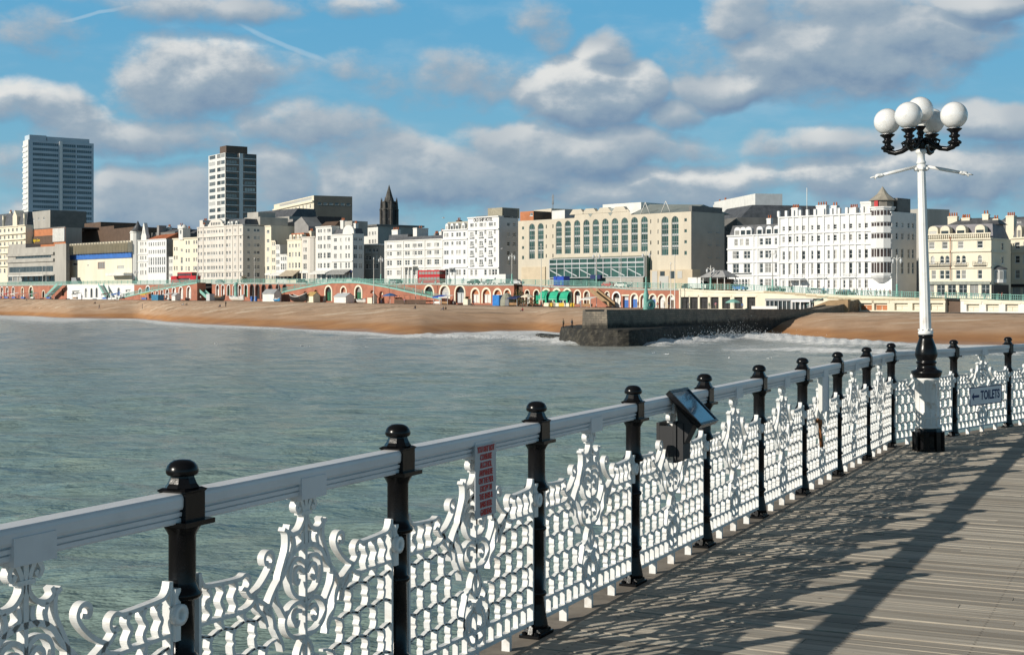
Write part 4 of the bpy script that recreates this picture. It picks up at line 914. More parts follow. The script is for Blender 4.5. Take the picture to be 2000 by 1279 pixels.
h = stepped('tall_white_house', 'tall white five storey house with brown hipped roof over canopied cafes', 617, 648, 443, M_white_stucco, [622.5, 627, 634, 640.5, 644], [(448.5, 455), (462, 470), (478, 486), (494, 505), (514.5, 524)], ww=1.05, depth=13, shop=(530, 546, M_black)); h.mansard(433, m=M_brown, inset=4); h.awning(617, 648, 528, 534, M_offwhite, 3)
h = mk('corner_white_house', 'white corner house with rounded gable and grey shaded return wall', 648.3, 689, 458, M_white_stucco, us=711); rw = [(466, 472.5), (481, 488), (496, 505), (513.5, 524.5)]
h.win([653.5, 656.5, 665.7, 676, 681.5], rw, .95); h.swin([.25, .7], [(466, 472), (481, 489), (497, 506), (515, 525)], 1.5, 'pair'); h.cornice([h.H, h.z(510)], .3, .35); h.shop(529, 546, M_navy, n=6); h.finish(M_white_stucco)
b = MB(); x = h.x(681); b.prism([(x - 3.2, h.H - .1), (x + 3.2, h.H - .1)] + [(x + 3.2 * math.cos(math.pi * i / 8), h.H + .4 + 2.6 * math.sin(math.pi * i / 8)) for i in range(9)], -.2, .5); b.build('rounded_gable', M_white_stucco, h.t)
h.chimney(652, 430, 1.8, 3.5, 1.4); h.chimney(675, 437, 1.2, 4, 1.2); b = MB(); b.box(h.x(654), h.x(670), 4, 11, h.H - .5, h.z(432)); b.build('roof_housing', M_concrete, h.t); h.awning(650, 686, 527, 535, mat('grey_awning', (.3, .3, .29), .8), 3); h.mansard(448, m=M_slate)
h = mk('side_street_house', 'grey shaded house deep in the side street before the dark spire', 711, 742, 480, M_concrete, D0=505, D1=500, depth=20); h.win([716, 722, 730, 736], [(486, 493), (500, 508), (516, 525)], 1.2); h.finish(); b = MB(); b.box(-.6, h.w + .6, -.8, 10, h.H, h.H + .5); b.build('eaves', M_offwhite, h.t)
h = mk('flat_roofed_block', 'pale block with overhanging flat roof behind the corner house', 690, 738, 445, M_white_stucco, D0=560, D1=545, depth=20); h.win([722, 728, 733], [(455, 462), (470, 478)], 1.2); h.finish(M_concrete); b = MB(); b.box(-.8, h.w + .8, -1, 21, h.H, h.H + .6); b.build('eaves', M_darkconc, h.t)
# ---- long white terrace
h = mk('white_terrace', 'long low white terrace with pediment centre right of the side street', 752, 865, 471, M_white_stucco, depth=13)
rw = [(478.5, 485.5), (492.6, 500), (509.5, 519), (528, 538)]
h.win([758, 763.3, 777.3, 782, 793, 798, 808, 812, 818, 822.6, 836, 840.4, 850.7, 855.3], rw, 1.05); h.cornice([h.H, h.z(489), h.z(505), h.z(523)], .3, .3); h.pil([753, 787, 829, 864], w=.7); h.finish()
for (uu, cc) in ((803, M_white_stucco),):
    b = MB(); x = h.x(uu); b.box(x - 3.5, x + 3.5, -2.2, -.1, h.z(523.5), h.z(521.5))
    for dx in (-3, -1, 1, 3): b.lathe([(.25, 0), (.22, h.z(523.5))], 10, (x + dx, -1.9, 0))
    b.build('porch', cc, h.t)
h.mansard(464, m=M_slate); h.chimney(762, 449, 3.2, 2, 1.3, M_white_stucco, 4); h.chimney(797, 447, 2.0, 3, 5, M_white_stucco, 2); h.chimney(842, 456, 1.2, 4, 2, M_white_stucco, 2)
b = MB(); b.box(h.x(753), h.x(790), 1.5, 6, h.H - .3, h.z(459)); b.build('attic', M_slate, h.t)
h = mk('white_hotel_wing', 'white hotel wing with parapet attic between terrace and tall lettered hotel', 865.3, 913.5, 449, M_bright_stucco, depth=14); rw = [(456, 463.5), (473, 479.5), (490, 497.5), (507.6, 516), (527, 538)]
h.win([869.3, 874, 883.5, 893, 898, 907, 911.6], rw, 1.0); h.cornice([h.H, h.z(467), h.z(521)], .4, .4); h.finish(); h.mansard(434, [872, 882, 892, 904], m=mat('pale_attic_slate', (.42, .40, .33), .7), dw=1.4); h.chimney(876, 430, 1.5, 4, 1.2, M_brown, 2); h.chimney(905, 431, 1.5, 4, 1.2, M_brown, 2)
b = MB(); x = h.x(878.5); b.box(x - 2.5, x + 2.5, -2.4, -.1, h.z(526), h.z(523.5)); b.lathe([(.25, 0), (.22, h.z(526))], 10, (x - 2.1, -2.1, 0)); b.lathe([(.25, 0), (.22, h.z(526))], 10, (x + 2.1, -2.1, 0)); b.build('porch', M_bright_stucco, h.t)
h = mk('lettered_hotel', 'tall white hotel with black lettering on its parapet and shaded flank', 914, 974.5, 425, M_bright_stucco, us=1012); rw = [(454, 463), (472, 481), (490, 499), (507.6, 518)]
h.win([921.5, 939.6, 957.8], rw, 1.6, 'pair'); h.win([929.7, 948, 966.4], [(451, 459), (468, 476), (485, 494), (504, 512)], .9); h.win([920, 923.6, 929.7, 938.5, 942, 948, 956.5, 960.5, 966.4], [(437, 444)], .95); h.win([921, 929.7, 948, 957, 963, 968.5], [(527, 538)], 1.1)
h.balcony([921.5, 939.6, 957.8], [464.5, 482.3, 500.2, 518.8], 2.2); h.cornice([h.H, h.z(449), h.z(523)], .35, .35); h.swin([.5, .8], [(437, 444), (456, 464), (474, 482), (492, 500), (510, 518)], 1.3); h.finish(mat('shaded_white_flank', (.62, .61, .60), .8, .05, .3))  # flank is the white front with its shade put into a darker colour
text_mesh('lettering', 'OLD SHIP HOTEL', 1.55, M_black, h.t, (h.x(943.5), -.06, h.z(431.2)), UP, .015, .74, .03)
b = MB(); b.box(h.x(946), h.x(974), 1.5, 9, h.H - .5, h.z(409)); b.build('lift_housing', mat('ribbed_tan_housing', (.36, .33, .25), .8), h.t); b = MB(); b.box(h.w - 1, h.w + .0, 2, h.dep - .3, h.H - .5, h.z(411)); b.box(h.x(916), h.x(944), 3, 10, h.H - .5, h.z(422)); b.build('plant_room', M_darkconc, h.t)
# ---- big beige hotel with arched glazing
h = mk('arched_beige_hotel', 'broad beige concrete hotel with tall arched green windows and glass atrium', 1012, 1350, 432, M_thistle, us=1415, depth=None); D0 = h.D0
zt_, zb_ = h.z(438), h.z(506.8); vrow = [(438, 506.8)]; vmid = [(436, 499)]
h.win([1038.9, 1056, 1298.6, 1318.4], vrow, 2.5, 'tall', True, M_tglass, M_dframe, sill=False)
h.win([1091.3, 1108.9, 1127, 1145.2, 1163.5, 1182.2, 1201, 1220, 1239.2, 1258.5], vmid, 2.5, 'tall', True, M_tglass, M_dframe, sill=False)
h.win([1021.5, 1339], [(443, 449), (462, 468), (481, 487), (500, 507)], .95, 'plain', fm=M_dframe, gm=M_tglass); h.win([1067, 1080, 1271, 1285.5], [(442, 449), (461, 468), (480, 487), (498, 505)], .4, 'plain', fm=M_dframe, sill=False)
x0, x1 = h.x(1082), h.x(1271); za, zb = h.z(549), h.z(505) - 2
h.holes = [q for q in h.holes]; h.finish(mat('shaded_beige_flank', (.50, .45, .385), .85, .05, .3), roofm=M_slate, top=lambda x: h.H if not (h.x(1122) < x < h.x(1232)) else h.H + 1.6)  # flank colour is a darkened copy of the beige front, shade painted in
b = MB(); gx0, gx1 = h.x(1085), h.x(1270); gz0, gz1 = .9, h.z(505) - .6; b.box(gx0, gx1, -2.5, -2.4, gz0 + 3.4, gz1); b.box(gx0, gx0 + .1, -2.4, -.02, gz0, gz1); b.box(gx1 - .1, gx1, -2.4, -.02, gz0, gz1); b.box(gx0, gx1, -1.8, -1.7, gz0, gz0 + 3.4); b.add([(gx0, -2.5, gz1), (gx1, -2.5, gz1), (gx1, -.02, gz1 + .5), (gx0, -.02, gz1 + .5)], [(0, 1, 2, 3)]); at_ = b.build('atrium', M_tglass, h.t)
b = MB(); nb = 12
for i in range(nb + 1): x = gx0 + (gx1 - gx0) * i / nb; b.box(x - .11, x + .11, -2.66, -2.51, gz0 + 3.4, gz1)
for z in (gz0 + 3.4, gz0 + 6.2, gz0 + 7.6, gz1 - 1.6, gz1 - .1): b.box(gx0, gx1, -2.68, -2.665, z - .1, z + .1)
for i in range(0, nb, 2): x = gx0 + (gx1 - gx0) * i / nb; b.add([(x, -2.52, gz1 - 3), (x + 5, -2.52, gz1 - 5), (x + 5, -2.52, gz1 - 5.3), (x, -2.52, gz1 - 3.3)], [(0, 1, 2, 3)])
b.build('glazing_bar', M_lgrey, at_)
b = MB(); b.box(gx0, gx0 + 7, -3.1, -2.7, gz0, gz0 + 3.0); b.build('shop_front', M_concrete, at_); b = MB(); b.box(gx1 - 14, gx1, -3.1, -2.7, gz0, gz0 + 3.2); b.build('shop_front', M_concrete, at_)
b = MB(); xm = gx0 + (gx1 - gx0) * .52; b.box(xm - 2, xm + 2, -3.4, -2.7, gz0 + 2.9, gz0 + 4.1); b.build('entrance_fascia', M_navy, at_)
b = MB(); b.box(0, h.x(1080), -2.5, -.02, h.z(512) - 9, h.z(512) - 8.4); b.box(h.x(1020), h.x(1066), -.35, -.02, .2, h.z(545) + 3.6); b.build('ground_floor_panel', mat('buff_stone_panel', (.60, .50, .36), .85, .06, .4), h.t)
b = MB(); b.box(h.x(1286), h.w + 3.2, -3.5, -.02, .2, h.z(525) - 1.2); b.build('corner_wing', mat('buff_stone_panel', (.6, .5, .36)), h.t)
b = MB(); b.box(h.x(1290), h.x(1300), -3.6, -3.51, .4, h.z(525) - 1.5); b.box(h.x(1304), h.x(1322), -3.6, -3.51, .4, 4.4); 
b.build('wing_door', M_glass, h.t)
for u in (1310, 1329, 1344): b = MB(); b.box(h.x(u) - .8, h.x(u) + .8, -3.58, -3.51, h.z(525) - 3.6, h.z(525) - 1.6); b.build('wing_window', M_glass, h.t)
b = MB()                                                       # green metal roofs and pointed lights
b.add([(h.x(1226), .6, h.H), (h.x(1340), .6, h.H), (h.x(1334), 9, h.H + 2.4), (h.x(1230), 9, h.H + 3.4), (h.x(1226), 20, h.H), (h.x(1340), 20, h.H)], [(0, 1, 2, 3), (3, 2, 5, 4), (0, 3, 4), (1, 5, 2)])
for u in (1153, 1192): b.prism([(h.x(u) - 2.1, h.H + 2.2), (h.x(u) + 2.1, h.H + 2.2), (h.x(u), h.H + .0)], -.05, -.01)
mr = mat('grey_green_metal_roof', (.27, .30, .28), .45, .08, .3); b.build('metal_roof', mr, h.t)
b = MB(); b.box(h.x(1150), h.x(1225), 6, 16, h.H - .5, h.z(407)); b.build('white_roof_light', M_offwhite, h.t)
b = MB()
for u in (1127, 1152, 1180, 1210): b.prism([(h.x(u) - 3.0, h.H + 1.0), (h.x(u) + 3.0, h.H + 1.0), (h.x(u) + 1.6, h.H + 2.5), (h.x(u) - 1.6, h.H + 2.5)], -.12, 1.2)
b.build('parapet_gable', M_thistle, h.t)
b = MB()
for u in (1258, 1298): x = h.x(u); b.tube([(x - 1.7, .5, h.H), (x, .5, h.H + 3.3), (x + 1.7, .5, h.H)], .14, 6)
b.build('pointed_light', M_offwhite, h.t)
b = MB(); b.box(h.x(1344), h.w - .01, .3, h.dep - 1, h.H - .9, h.H + 1.6); b.build('dark_parapet', M_darkconc, h.t)
for i, z in enumerate((6, 9.5, 13, 16.5)):
    for y in (.55, .8): link('window', window_mesh(1.6, 1.9, False, 'pair', None, M_dframe), h.t, (h.w + .12, y * h.dep, z), R(90))
h = mk('shaded_mansard_block', 'dark grey shaded building with steep roof between beige and white hotels', 1388, 1440, 432, M_darkconc, D0=420, D1=400, depth=25); h.win([1396, 1404, 1413, 1421], [(450, 457), (470, 477), (490, 497), (510, 518)], 1.4, fm=M_dframe); h.finish(); h.mansard(408, [], inset=5)
# ---- white hotel pair on the right
h = mk('dormered_white_hotel', 'white hotel wing with black mansard and six white dormers', 1421, 1521, 460, M_bright_stucco, depth=14)
rw = [(468, 481), (491, 506), (516, 534), (545, 560)]
h.win([1434, 1440, 1455.5, 1462], rw[1:3], 1.0); h.win([1437.6, 1448.6, 1459.6], rw[:1], 1.1); h.win([1486.7, 1516.4], rw, 1.1); h.win([1500], rw, 2.0, 'pair'); h.win([1433, 1439, 1445, 1451, 1457, 1463], rw[3:], .8, arched=True)
h.cornice([h.H, h.z(486), h.z(512), h.z(537)], .35, .35); h.pil([1471, 1479, 1520], w=.6); h.finish()
h.mansard(441, [1439.5, 1450.5, 1461.5, 1483, 1501, 1516], dw=1.9); h.chimney(1479, 428, 1.3, 5, 1, M_bright_stucco, 2); b = MB(); b.box(h.x(1426), h.x(1468), -.9, -.05, h.z(534), h.z(533)); b.build('balcony_slab', M_bright_stucco, h.t)
h = mk('white_turret_hotel', 'large white hotel with bow windowed corner turret under a pointed roof', 1521.3, 1742, 424, M_bright_stucco, us=1790)
cs = [1531.8, 1542.4, 1558.2, 1569.2, 1587.5, 1598.3, 1619.8, 1630.4, 1650.2, 1661, 1680.3, 1691.3]; rw = [(443, 452), (463, 474), (491, 508), (516, 537), (548, 563)]
h.win(cs, rw[:4], 1.05); h.win([c for i, c in enumerate(cs) if i not in (2, 3)], rw[4:], 1.05); h.cornice([h.H, h.z(456), h.z(480), h.z(512), h.z(542)], .4, .35)
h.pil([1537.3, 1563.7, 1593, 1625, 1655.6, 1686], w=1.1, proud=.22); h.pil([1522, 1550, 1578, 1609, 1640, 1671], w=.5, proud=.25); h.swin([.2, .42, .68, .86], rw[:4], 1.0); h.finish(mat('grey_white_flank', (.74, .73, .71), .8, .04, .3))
for u in (1522, 1537, 1550, 1564, 1578, 1593, 1609, 1625, 1640, 1655, 1671, 1686, 1699): b = MB(); b.box(h.x(u) - .35, h.x(u) + .35, -.45, .2, h.H + .003, h.H + 1.5); b.build('parapet_pier', M_bright_stucco, h.t)
tx, ty, tr = h.x(1722) , .4, 2.9; b = MB(); g = MB(); ta = -math.pi / 2
def ring(r, n=10): return [(tx + r * math.cos(2 * math.pi * (i + .5) / n), ty + r * math.sin(2 * math.pi * (i + .5) / n)) for i in range(n)]
prof = [(1.2, h.z(553)), (2.6, h.z(545)), (tr, h.z(541)), (tr, h.z(537.5))]
for (va, vb) in rw[:4] + [(421, 432)]:
    za, zb = h.z(vb) + .15, h.z(va) - .1; prof += [(tr, za - .12), (tr - .22, za), (tr - .22, zb), (tr, zb + .12)]
zt_ = h.z(418); prof = [p for p in sorted(prof[:4] + sorted(prof[4:], key=lambda q: q[1]), key=lambda q: q[1])] + [(tr, zt_), (tr + .3, zt_ + .05), (tr + .3, zt_ + .4)]
b.lathe(prof, 10, (tx, ty, 0), smooth=False, a0=math.pi / 10); to = b.build('turret', M_bright_stucco, h.t)
for (va, vb) in rw[:4] + [(421, 432)]:
    g = MB(); za, zb = h.z(vb) + .2, h.z(va) - .15; q = ring(tr - .19); q2 = ring(tr - .1)
    for i in range(10):
        a, c = Vector((*q[i], 0)), Vector((*q[(i + 1) % 10], 0)); m_ = (a + c) / 2; dx = (c - a).normalized(); nn = Vector((dx.y, -dx.x, 0))
        for sgn in (-1, 1): g.obox(m_ + dx * sgn * .43 + nn * .03 + Vector((0, 0, (za + zb) / 2)), dx, nn, (0, 0, 1), .30, .02, (zb - za) / 2)
    g.build('turret_window', mat('brown_glass', (.07, .045, .04), .15, .3, .5), to)
b = MB(); b.lathe([(tr - .2, zt_ + .4), (tr - .2, h.z(404)), (tr + .1, h.z(403.5))], 10, (tx, ty, 0), smooth=False); b.build('lantern_drum', mat('weathered_zinc', (.22, .20, .17), .6, .15, 1), to)
b = MB(); b.lathe([(tr + .5, h.z(403.5)), (tr * .45, h.z(391)), (.05, h.z(377))], 10, (tx, ty, 0), smooth=False); b.build('pointed_roof', mat('weathered_zinc_roof', (.36, .33, .27), .6, .12, .8), to)
b = MB(); b.box(tx - .5, tx + .5, ty - tr - .05, ty - tr + .3, zt_ + .45, h.z(404)); b.build('red_panel', M_red, to)
b = MB(); b.box(h.w - 4, h.w - .3, 3, 9, h.H - .3, h.z(398)); b.build('lift_housing', M_darkconc, h.t)
b = MB(); b.box(h.x(1672), h.x(1698), 2, 7, h.H - .3, h.z(406)); b.box(h.x(1672) - .1, h.x(1698) + .1, 1.9, 7.1, h.z(406), h.z(402)); b.build('roof_room', M_offwhite, h.t)
for u, v, w in ((1534, 405, 2.0), (1586, 403, 3.0), (1611, 405, 1.6), (1648, 411, 2.2), (1668, 412, 1.5)): h.chimney(u, v, w, 4, 1.3, M_bright_stucco, 4 if w > 1.8 else 2)
b = MB(); b.tube([(h.x(1554), 5, h.H), (h.x(1554), 5, h.z(367))], .09, 6); b.build('flagpole', M_offwhite, h.t)
for u in (1560, 1603, 1660): h.balcony([u], [543], 4.0, M_bright_stucco)
b = MB(); x = h.x(1560); b.box(x - 2.6, x + 2.6, -3.2, -.1, h.z(548), h.z(546.5))
for dx in (-2.3, 2.3): b.lathe([(.18, 0), (.16, h.z(548))], 8, (x + dx, -2.9, 0))
b.build('porch', M_bright_stucco, h.t)
# ---- cream hotel right of the lamp
h = mk('cream_corner_hotel', 'cream stucco hotel with scalloped dormers and grey green shop fronts right of the lamp', 1806, 1936, 468, M_cream, D0=336, D1=326, depth=13, base=5.4)
h.win([1820, 1845.5, 1876.5, 1914], [(473, 487)], 1.35, 'sash'); h.win([1822, 1840, 1850.5, 1871.5, 1882.5, 1914], [(500.5, 515)], 1.0, arched=True); h.win([1824, 1840, 1850.5, 1871.5, 1882.5, 1914], [(528, 545.5)], 1.1, arched=False)
h.balcony([1821, 1845.5, 1877, 1914], [520], 3.0, M_black); h.cornice([h.H, h.z(491), h.z(522), h.z(549)], .4, .35); h.shop(550, 577, mat('grey_green_shop_front', (.28, .30, .26), .6), n=6, proud=.45); h.finish()
b = MB()
for i in range(34): b.lathe([(.13, h.H), (.2, h.H + .5), (.11, h.H + .95)], 6, (.3 + (h.w - .6) * i / 33, -.1, 0))
b.box(0, h.w, -.3, .1, h.H + .95, h.H + 1.25); b.build('balustrade', M_cream, h.t)
for u in (1822, 1845, 1876, 1913.5): h.dormer(h.x(u), h.H - .05, 2.3, 3.2, M_cream)
b = MB(); b.frustum(.3, h.w, 1.2, 12.8, h.H - .69, 1.2, h.w - .8, 3, 10, h.z(440)); b.build('mansard_roof', mat('lilac_slate', (.22, .21, .23), .6, .12, .8), h.t)
b = MB(); b.add([(h.w * .2, 5, h.z(440)), (h.w, 5, h.z(440)), (h.w * .9, 8, h.z(426)), (h.w * .4, 8, h.z(426)), (h.w * .2, 11, h.z(440)), (h.w, 11, h.z(440))], [(0, 1, 2, 3), (3, 2, 5, 4), (0, 3, 4), (1, 5, 2)]); b.build('upper_roof', M_slate, h.t)
b = MB(); b.tube([(h.x(1857.5), -.5, h.z(548)), (h.x(1857.5), -.5, h.z(464))], .09, 6); b.build('drainpipe', M_redbrick, h.t)
for u, v, w in ((1838, 421, 2.3), (1864, 425, 2.0), (1903, 419, 1.4), (1923, 429, 1.2)): h.chimney(u, v, w, 7, 1.2, M_cream, 4 if w > 1.5 else 2, z0=h.H)
P0 = h.P1.copy(); P1 = P0 + Vector((.66, .75)) * 9.0
h2 = mk('return_wing', 'shaded cream return wing with first floor bow window at the right edge', 0, 0, 0, M_cream, P0=P0 + Vector((.05, .3)), P1=P1, depth=8, base=5.4, zt=h.zb + h.H)
h2.win([2.0, 6.4], [(473, 488), (500, 514)], 1.2, absx=True); h2.cornice([h2.H, h2.z(491)], .3, .3); h2.finish()
b = MB(); b.lathe([(1.7, h2.z(553)), (1.9, h2.z(552)), (1.9, h2.z(527)), (2.1, h2.z(526))], 12, (3.4, -.2, 0), smooth=False); o = b.build('bow_window', M_offwhite, h2.t); b = MB(); b.lathe([(2.2, h2.z(526)), (1.9, h2.z(523)), (.1, h2.z(518))], 12, (3.4, -.2, 0)); b.build('bow_roof', M_slate, o)
b = MB()
for i in range(12): a = math.pi * (i + .5) / 6; b.obox((3.4 + 1.86 * math.cos(a), -.2 + 1.86 * math.sin(a), (h2.z(545) + h2.z(529)) / 2), (-math.sin(a), math.cos(a), 0), (math.cos(a), math.sin(a), 0), (0, 0, 1), .33, .03, (h2.z(529) - h2.z(545)) / 2)
b.build('bow_glass', M_glass, o); b = MB(); b.box(.2, h2.w, -.5, -.02, .2, h2.z(556)); b.build('dark_shop_front', M_black, h2.t)
h2.chimney(0, 0, 1, 0) if False else None
h = mk('cream_end_house', 'cream house with black roof at the far right edge of the seafront', 1975, 2080, 464, M_cream, D0=346, D1=335, depth=12, base=5.4); h.win([1987, 2003, 2020, 2036], [(473, 486), (500, 514), (527, 544)], 1.3); h.cornice([h.H, h.z(491)], .4, .4); h.shop(555, 578, M_black); h.finish(); h.mansard(436, [1990, 2010], m=M_slate); h.chimney(1946, 418, 2.2, 6, 1.3, M_cream, 4); h.chimney(1995, 432, 2, 6, 1.3, M_cream, 3)
# ---- towers and blocks behind
h = mk('glass_tower', 'tall blue grey glazed tower block with white vertical strip, furthest left', 45, 55, 276, M_offwhite, P0=Vector((-343.6 - .574 * 12.7, 1000 + .819 * 12.7)), P1=Vector((-343.6, 1000)), depth=47, base=20)
fl = 26; fh = (h.H - 2) / fl
for i in range(fl):
    z = 1.0 + i * fh
    for (y0, y1) in ((3.2, 21.5), (24.5, 34), (34.6, 45.6)):
        w = round(y1 - y0, 1); y = (y0 + y1) / 2; h.sholes.append((y - w / 2, y + w / 2, z + .9, z + .9 + round(fh - 1.5, 1), False))
        link('window', window_mesh(w, fh - 1.5, False, 'strip', M_bluedark, mat('tower_frame', (.62, .68, .74), .5)), h.t, (h.w - .02, y, z + .9), R(90))
for i in range(fl):
    b = MB(); b.box(.2, h.w - 2, -.6, -.01, 1 + i * fh, 2.2 + i * fh); b.build('balcony', M_frame, h.t)
h.finish(mat('tower_spandrel', (.52, .60, .67), .45, .08, .06), parapet=.2)
b = MB(); b.box(h.w + .01, h.w + .9, 22.0, 24.0, 1, h.H); b.build('white_strip', M_bright_stucco, h.t)
b = MB()
for i in range(fl): b.box(h.w + .01, h.w + .75, 24.6, 34.5, 1 + i * fh, 1.35 + i * fh)
b.build('balcony_edge', M_lgrey, h.t)
b = MB(); b.box(.5, h.w - .5, 1, 13, h.H, h.H + 3.6); b.box(1.5, h.w - .5, 13.5, 44, h.H, h.H + 3); b.build('plant_room', mat('tower_spandrel', (.5, .6, .67)), h.t)
h = mk('banded_tower', 'brown and white banded tower block with dark rooftop plant room', 407, 440, 305, M_offwhite, P0=Vector((-162.9 - .574 * 24, 800 + .819 * 24)), P1=Vector((-162.9, 800)), depth=19.2, base=20)
fl = 18; fh = h.H / fl; bm_ = mat('tower_brown_panel', (.13, .085, .06), .6, .1, .2)
for i in range(fl):
    z = i * fh
    for x, w in ((5.6, 8.6), (15, 5.0), (20.6, 5.2)):
        wr = round(w, 1); h.holes.append((x - wr / 2, x + wr / 2, z + 1.3, z + 1.3 + round(fh - 1.5, 1), False)); link('window', window_mesh(w, fh - 1.5, False, 'strip', None, bm_ if x == 15 else M_frame), h.t, (x, .02, z + 1.3))
    for y, w in ((3.9, 6.6), (15.2, 6.8)):
        wr = round(w, 1); h.sholes.append((y - wr / 2, y + wr / 2, z + 1.5, z + 1.5 + round(fh - 1.7, 1), False)); link('window', window_mesh(w, fh - 1.7, False, 'strip', None, bm_), h.t, (h.w - .02, y, z + 1.5), R(90))
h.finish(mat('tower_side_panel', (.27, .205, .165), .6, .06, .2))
b = MB()
for i in range(fl): b.box(h.w + .01, h.w + .15, .4, h.dep - .3, i * fh + .8, i * fh + 1.25)
b.build('white_band', M_bright_stucco, h.t)
b = MB(); b.box(h.w + .01, h.w + .6, 8.4, 10.6, 0, h.H); b.build('light_strip', M_bright_stucco, h.t)
b = MB(); b.box(14, h.w - 1, 1, 14, h.H, h.H + 4.2); b.build('plant_room', bm_, h.t)
h = mk('office_block', 'long cream and dark office block on the skyline right of the banded tower', 535, 615, 400, M_cream, P0=Vector(((535 - 1000) / F * 760, 760)), P1=Vector(((613 - 1000) / F * 690, 690)), us=688, base=14)
h.win([543, 550, 557, 564, 571, 578, 585, 592, 599, 606], [(414, 421), (424, 431), (434, 441)], 1.9, fm=M_frame); h.win([h.w * .55], [(402, 407)], h.w * .8, 'strip', absx=True); h.cornice([h.z(409)], .8, .8); h.swin([.15, .3, .45, .6, .75, .9], [(412, 416)], 2.0, fm=M_dframe); h.finish(mat('dark_tan_cladding', (.17, .16, .135), .8, .08, .2))
h = mk('low_roof_block', 'long slate roofed block behind the pale hotel below the banded tower', 475, 565, 430, M_concrete, D0=640, D1=610, depth=14); h.finish(); h.mansard(414, m=M_slate, inset=5)
h = mk('black_mansard_house', 'steep black roofed house with white gable wall behind the ochre dormers', 573, 604, 448, M_white_stucco, D0=560, D1=545, depth=14); h.finish(M_brickside); h.mansard(426, [592], m=M_black, inset=4)
h = mk('chimney_gable', 'plain grey gable wall standing behind the stepped cream houses', 530, 572, 432, M_brickside, D0=575, D1=560, depth=8); h.finish()
h = mk('brick_roof_room', 'orange brick roof room behind the lettered hotel', 1016, 1042, 414, M_orange, D0=470, D1=465, depth=8); h.win([1038], [(417, 423)], 1.4); h.finish(M_brown)
h = mk('mast_block', 'beige block carrying a radio mast behind the beige hotel', 1042.5, 1077, 411, M_thistle, D0=480, D1=470, depth=10); h.finish(); b = MB(); x = h.x(1065); b.tube([(x, 3, h.H - 1), (x, 3, h.H + 5.2)], .12, 6)
for dx in (-.45, .45): b.tube([(x + dx, 3, h.H + 1.6), (x + dx, 3, h.H + 4.8)], .1, 6); b.tube([(x, 3, h.H + 2.2), (x + dx, 3, h.H + 2.2)], .06, 5)
b.build('mast', M_grey, h.t)
h = mk('white_stair_head', 'small white stair head on the skyline left of the arched windows', 1078, 1103, 412, M_offwhite, D0=465, D1=460, depth=8); h.finish(M_grey)
h = mk('white_roofscape_block', 'long blank white block on the skyline above the dormered hotel', 1395, 1475, 395, M_offwhite, D0=480, D1=440, us=1528); h.win([1455], [(402, 418)], .3); h.finish(M_lgrey)
for u, v, w in ((1389, 399, 1.6), (1397, 395, 1.2), (1408, 394, 1.8)): h.chimney(u, v, w, 1, 1.2, M_offwhite, 2, z0=h.H - 5)
h = mk('grey_parapet_block', 'grey flat block behind the corner turret hotel on the skyline', 1742, 1800, 412, M_concrete, D0=385, D1=375, depth=10); h.finish()
for i, (u0, u1, v, m_, l) in enumerate(((340, 372, 452, M_slate, 'slate roofed house behind the cream tower house'), (296, 342, 449, M_darkconc, 'dark roof block behind the red tiled roof'), (814, 868, 462, M_concrete, 'grey roof block behind the long white terrace'), (800, 830, 462, M_bluegrey, 'blue grey rooftop plant behind the white terrace'),
                                      (1948, 2060, 424, M_slate, 'dark roofs on the skyline at the far right'), (1806, 1850, 434, M_slate, 'slate roofs on the skyline just right of the lamp'), (1440, 1520, 432, M_cream, 'pale block behind the black mansard dormers'))):
    d_ = 590 if u0 < 700 else (520 if u0 < 1000 else (420 if u0 < 1700 else 380)); h = mk('background_house', l, u0, u1, v + 6, m_, D0=d_ + 12, D1=d_, depth=12); h.win([u0 + (u1 - u0) * (k + .5) / 4 for k in range(4)], [(v + 10, v + 14)], 1.3); h.finish(); h.mansard(v, inset=4); h.chimney((u0 + u1) / 2 - 6, v - 6, 1.6, 4, 1.2, M_offwhite if i % 2 else M_brickside, 3); h.chimney(u1 - 5, v - 4, 1.3, 5, 1.2, M_brickside, 2)
# ---- gothic spire
def church():
    D = 620; c = at(760, 450, D); z0 = 14; t = thing('church_tower', 'dark gothic church tower with lantern pinnacles and short spire', 'church tower', (c.x, c.y, z0), R(20)); Z = lambda v: zz(v, D) - z0
    b = MB(); r = 3.55; b.lathe([(r + .3, 0), (r + .3, Z(455)), (r, Z(452)), (r, Z(412)), (r + .25, Z(411)), (r + .25, Z(408)), (r * .93, Z(407)), (r * .9, Z(397)), (r * .98, Z(396)), (r * .98, Z(394))], 8, smooth=False); b.build('wall', M_spire, t)
    for i in range(8):
        a = 2 * math.pi * i / 8; p = MB(); p.lathe([(.75, 0), (.7, Z(412)), (.85, Z(410)), (.55, Z(408)), (.38, Z(398)), (.03, Z(386))], 6, (r * 1.02 * math.cos(a), r * 1.02 * math.sin(a), 0), smooth=False); p.build('pinnacle', M_spire, t)
        a += math.pi / 8; g = MB()
        for za, zb in ((Z(446), Z(430)), (Z(427), Z(413))): g.obox((r * .93 * math.cos(a), r * .93 * math.sin(a), (za + zb) / 2), (-math.sin(a), math.cos(a), 0), (math.cos(a), math.sin(a), 0), (0, 0, 1), .55, .12, (zb - za) / 2)
        g.build('belfry_opening', M_black, t)
    s = MB(); s.lathe([(r * .74, Z(397)), (r * .44, Z(384)), (.06, Z(361))], 8, smooth=False); s.build('spire', M_spire, t)
    n = MB(); n.prism([(-5, 0), (5, 0), (5, Z(470)), (0, Z(452)), (-5, Z(470))], -3, 18); n.build('nave_roof', M_slate, t, (-5, 6, 0))
church()
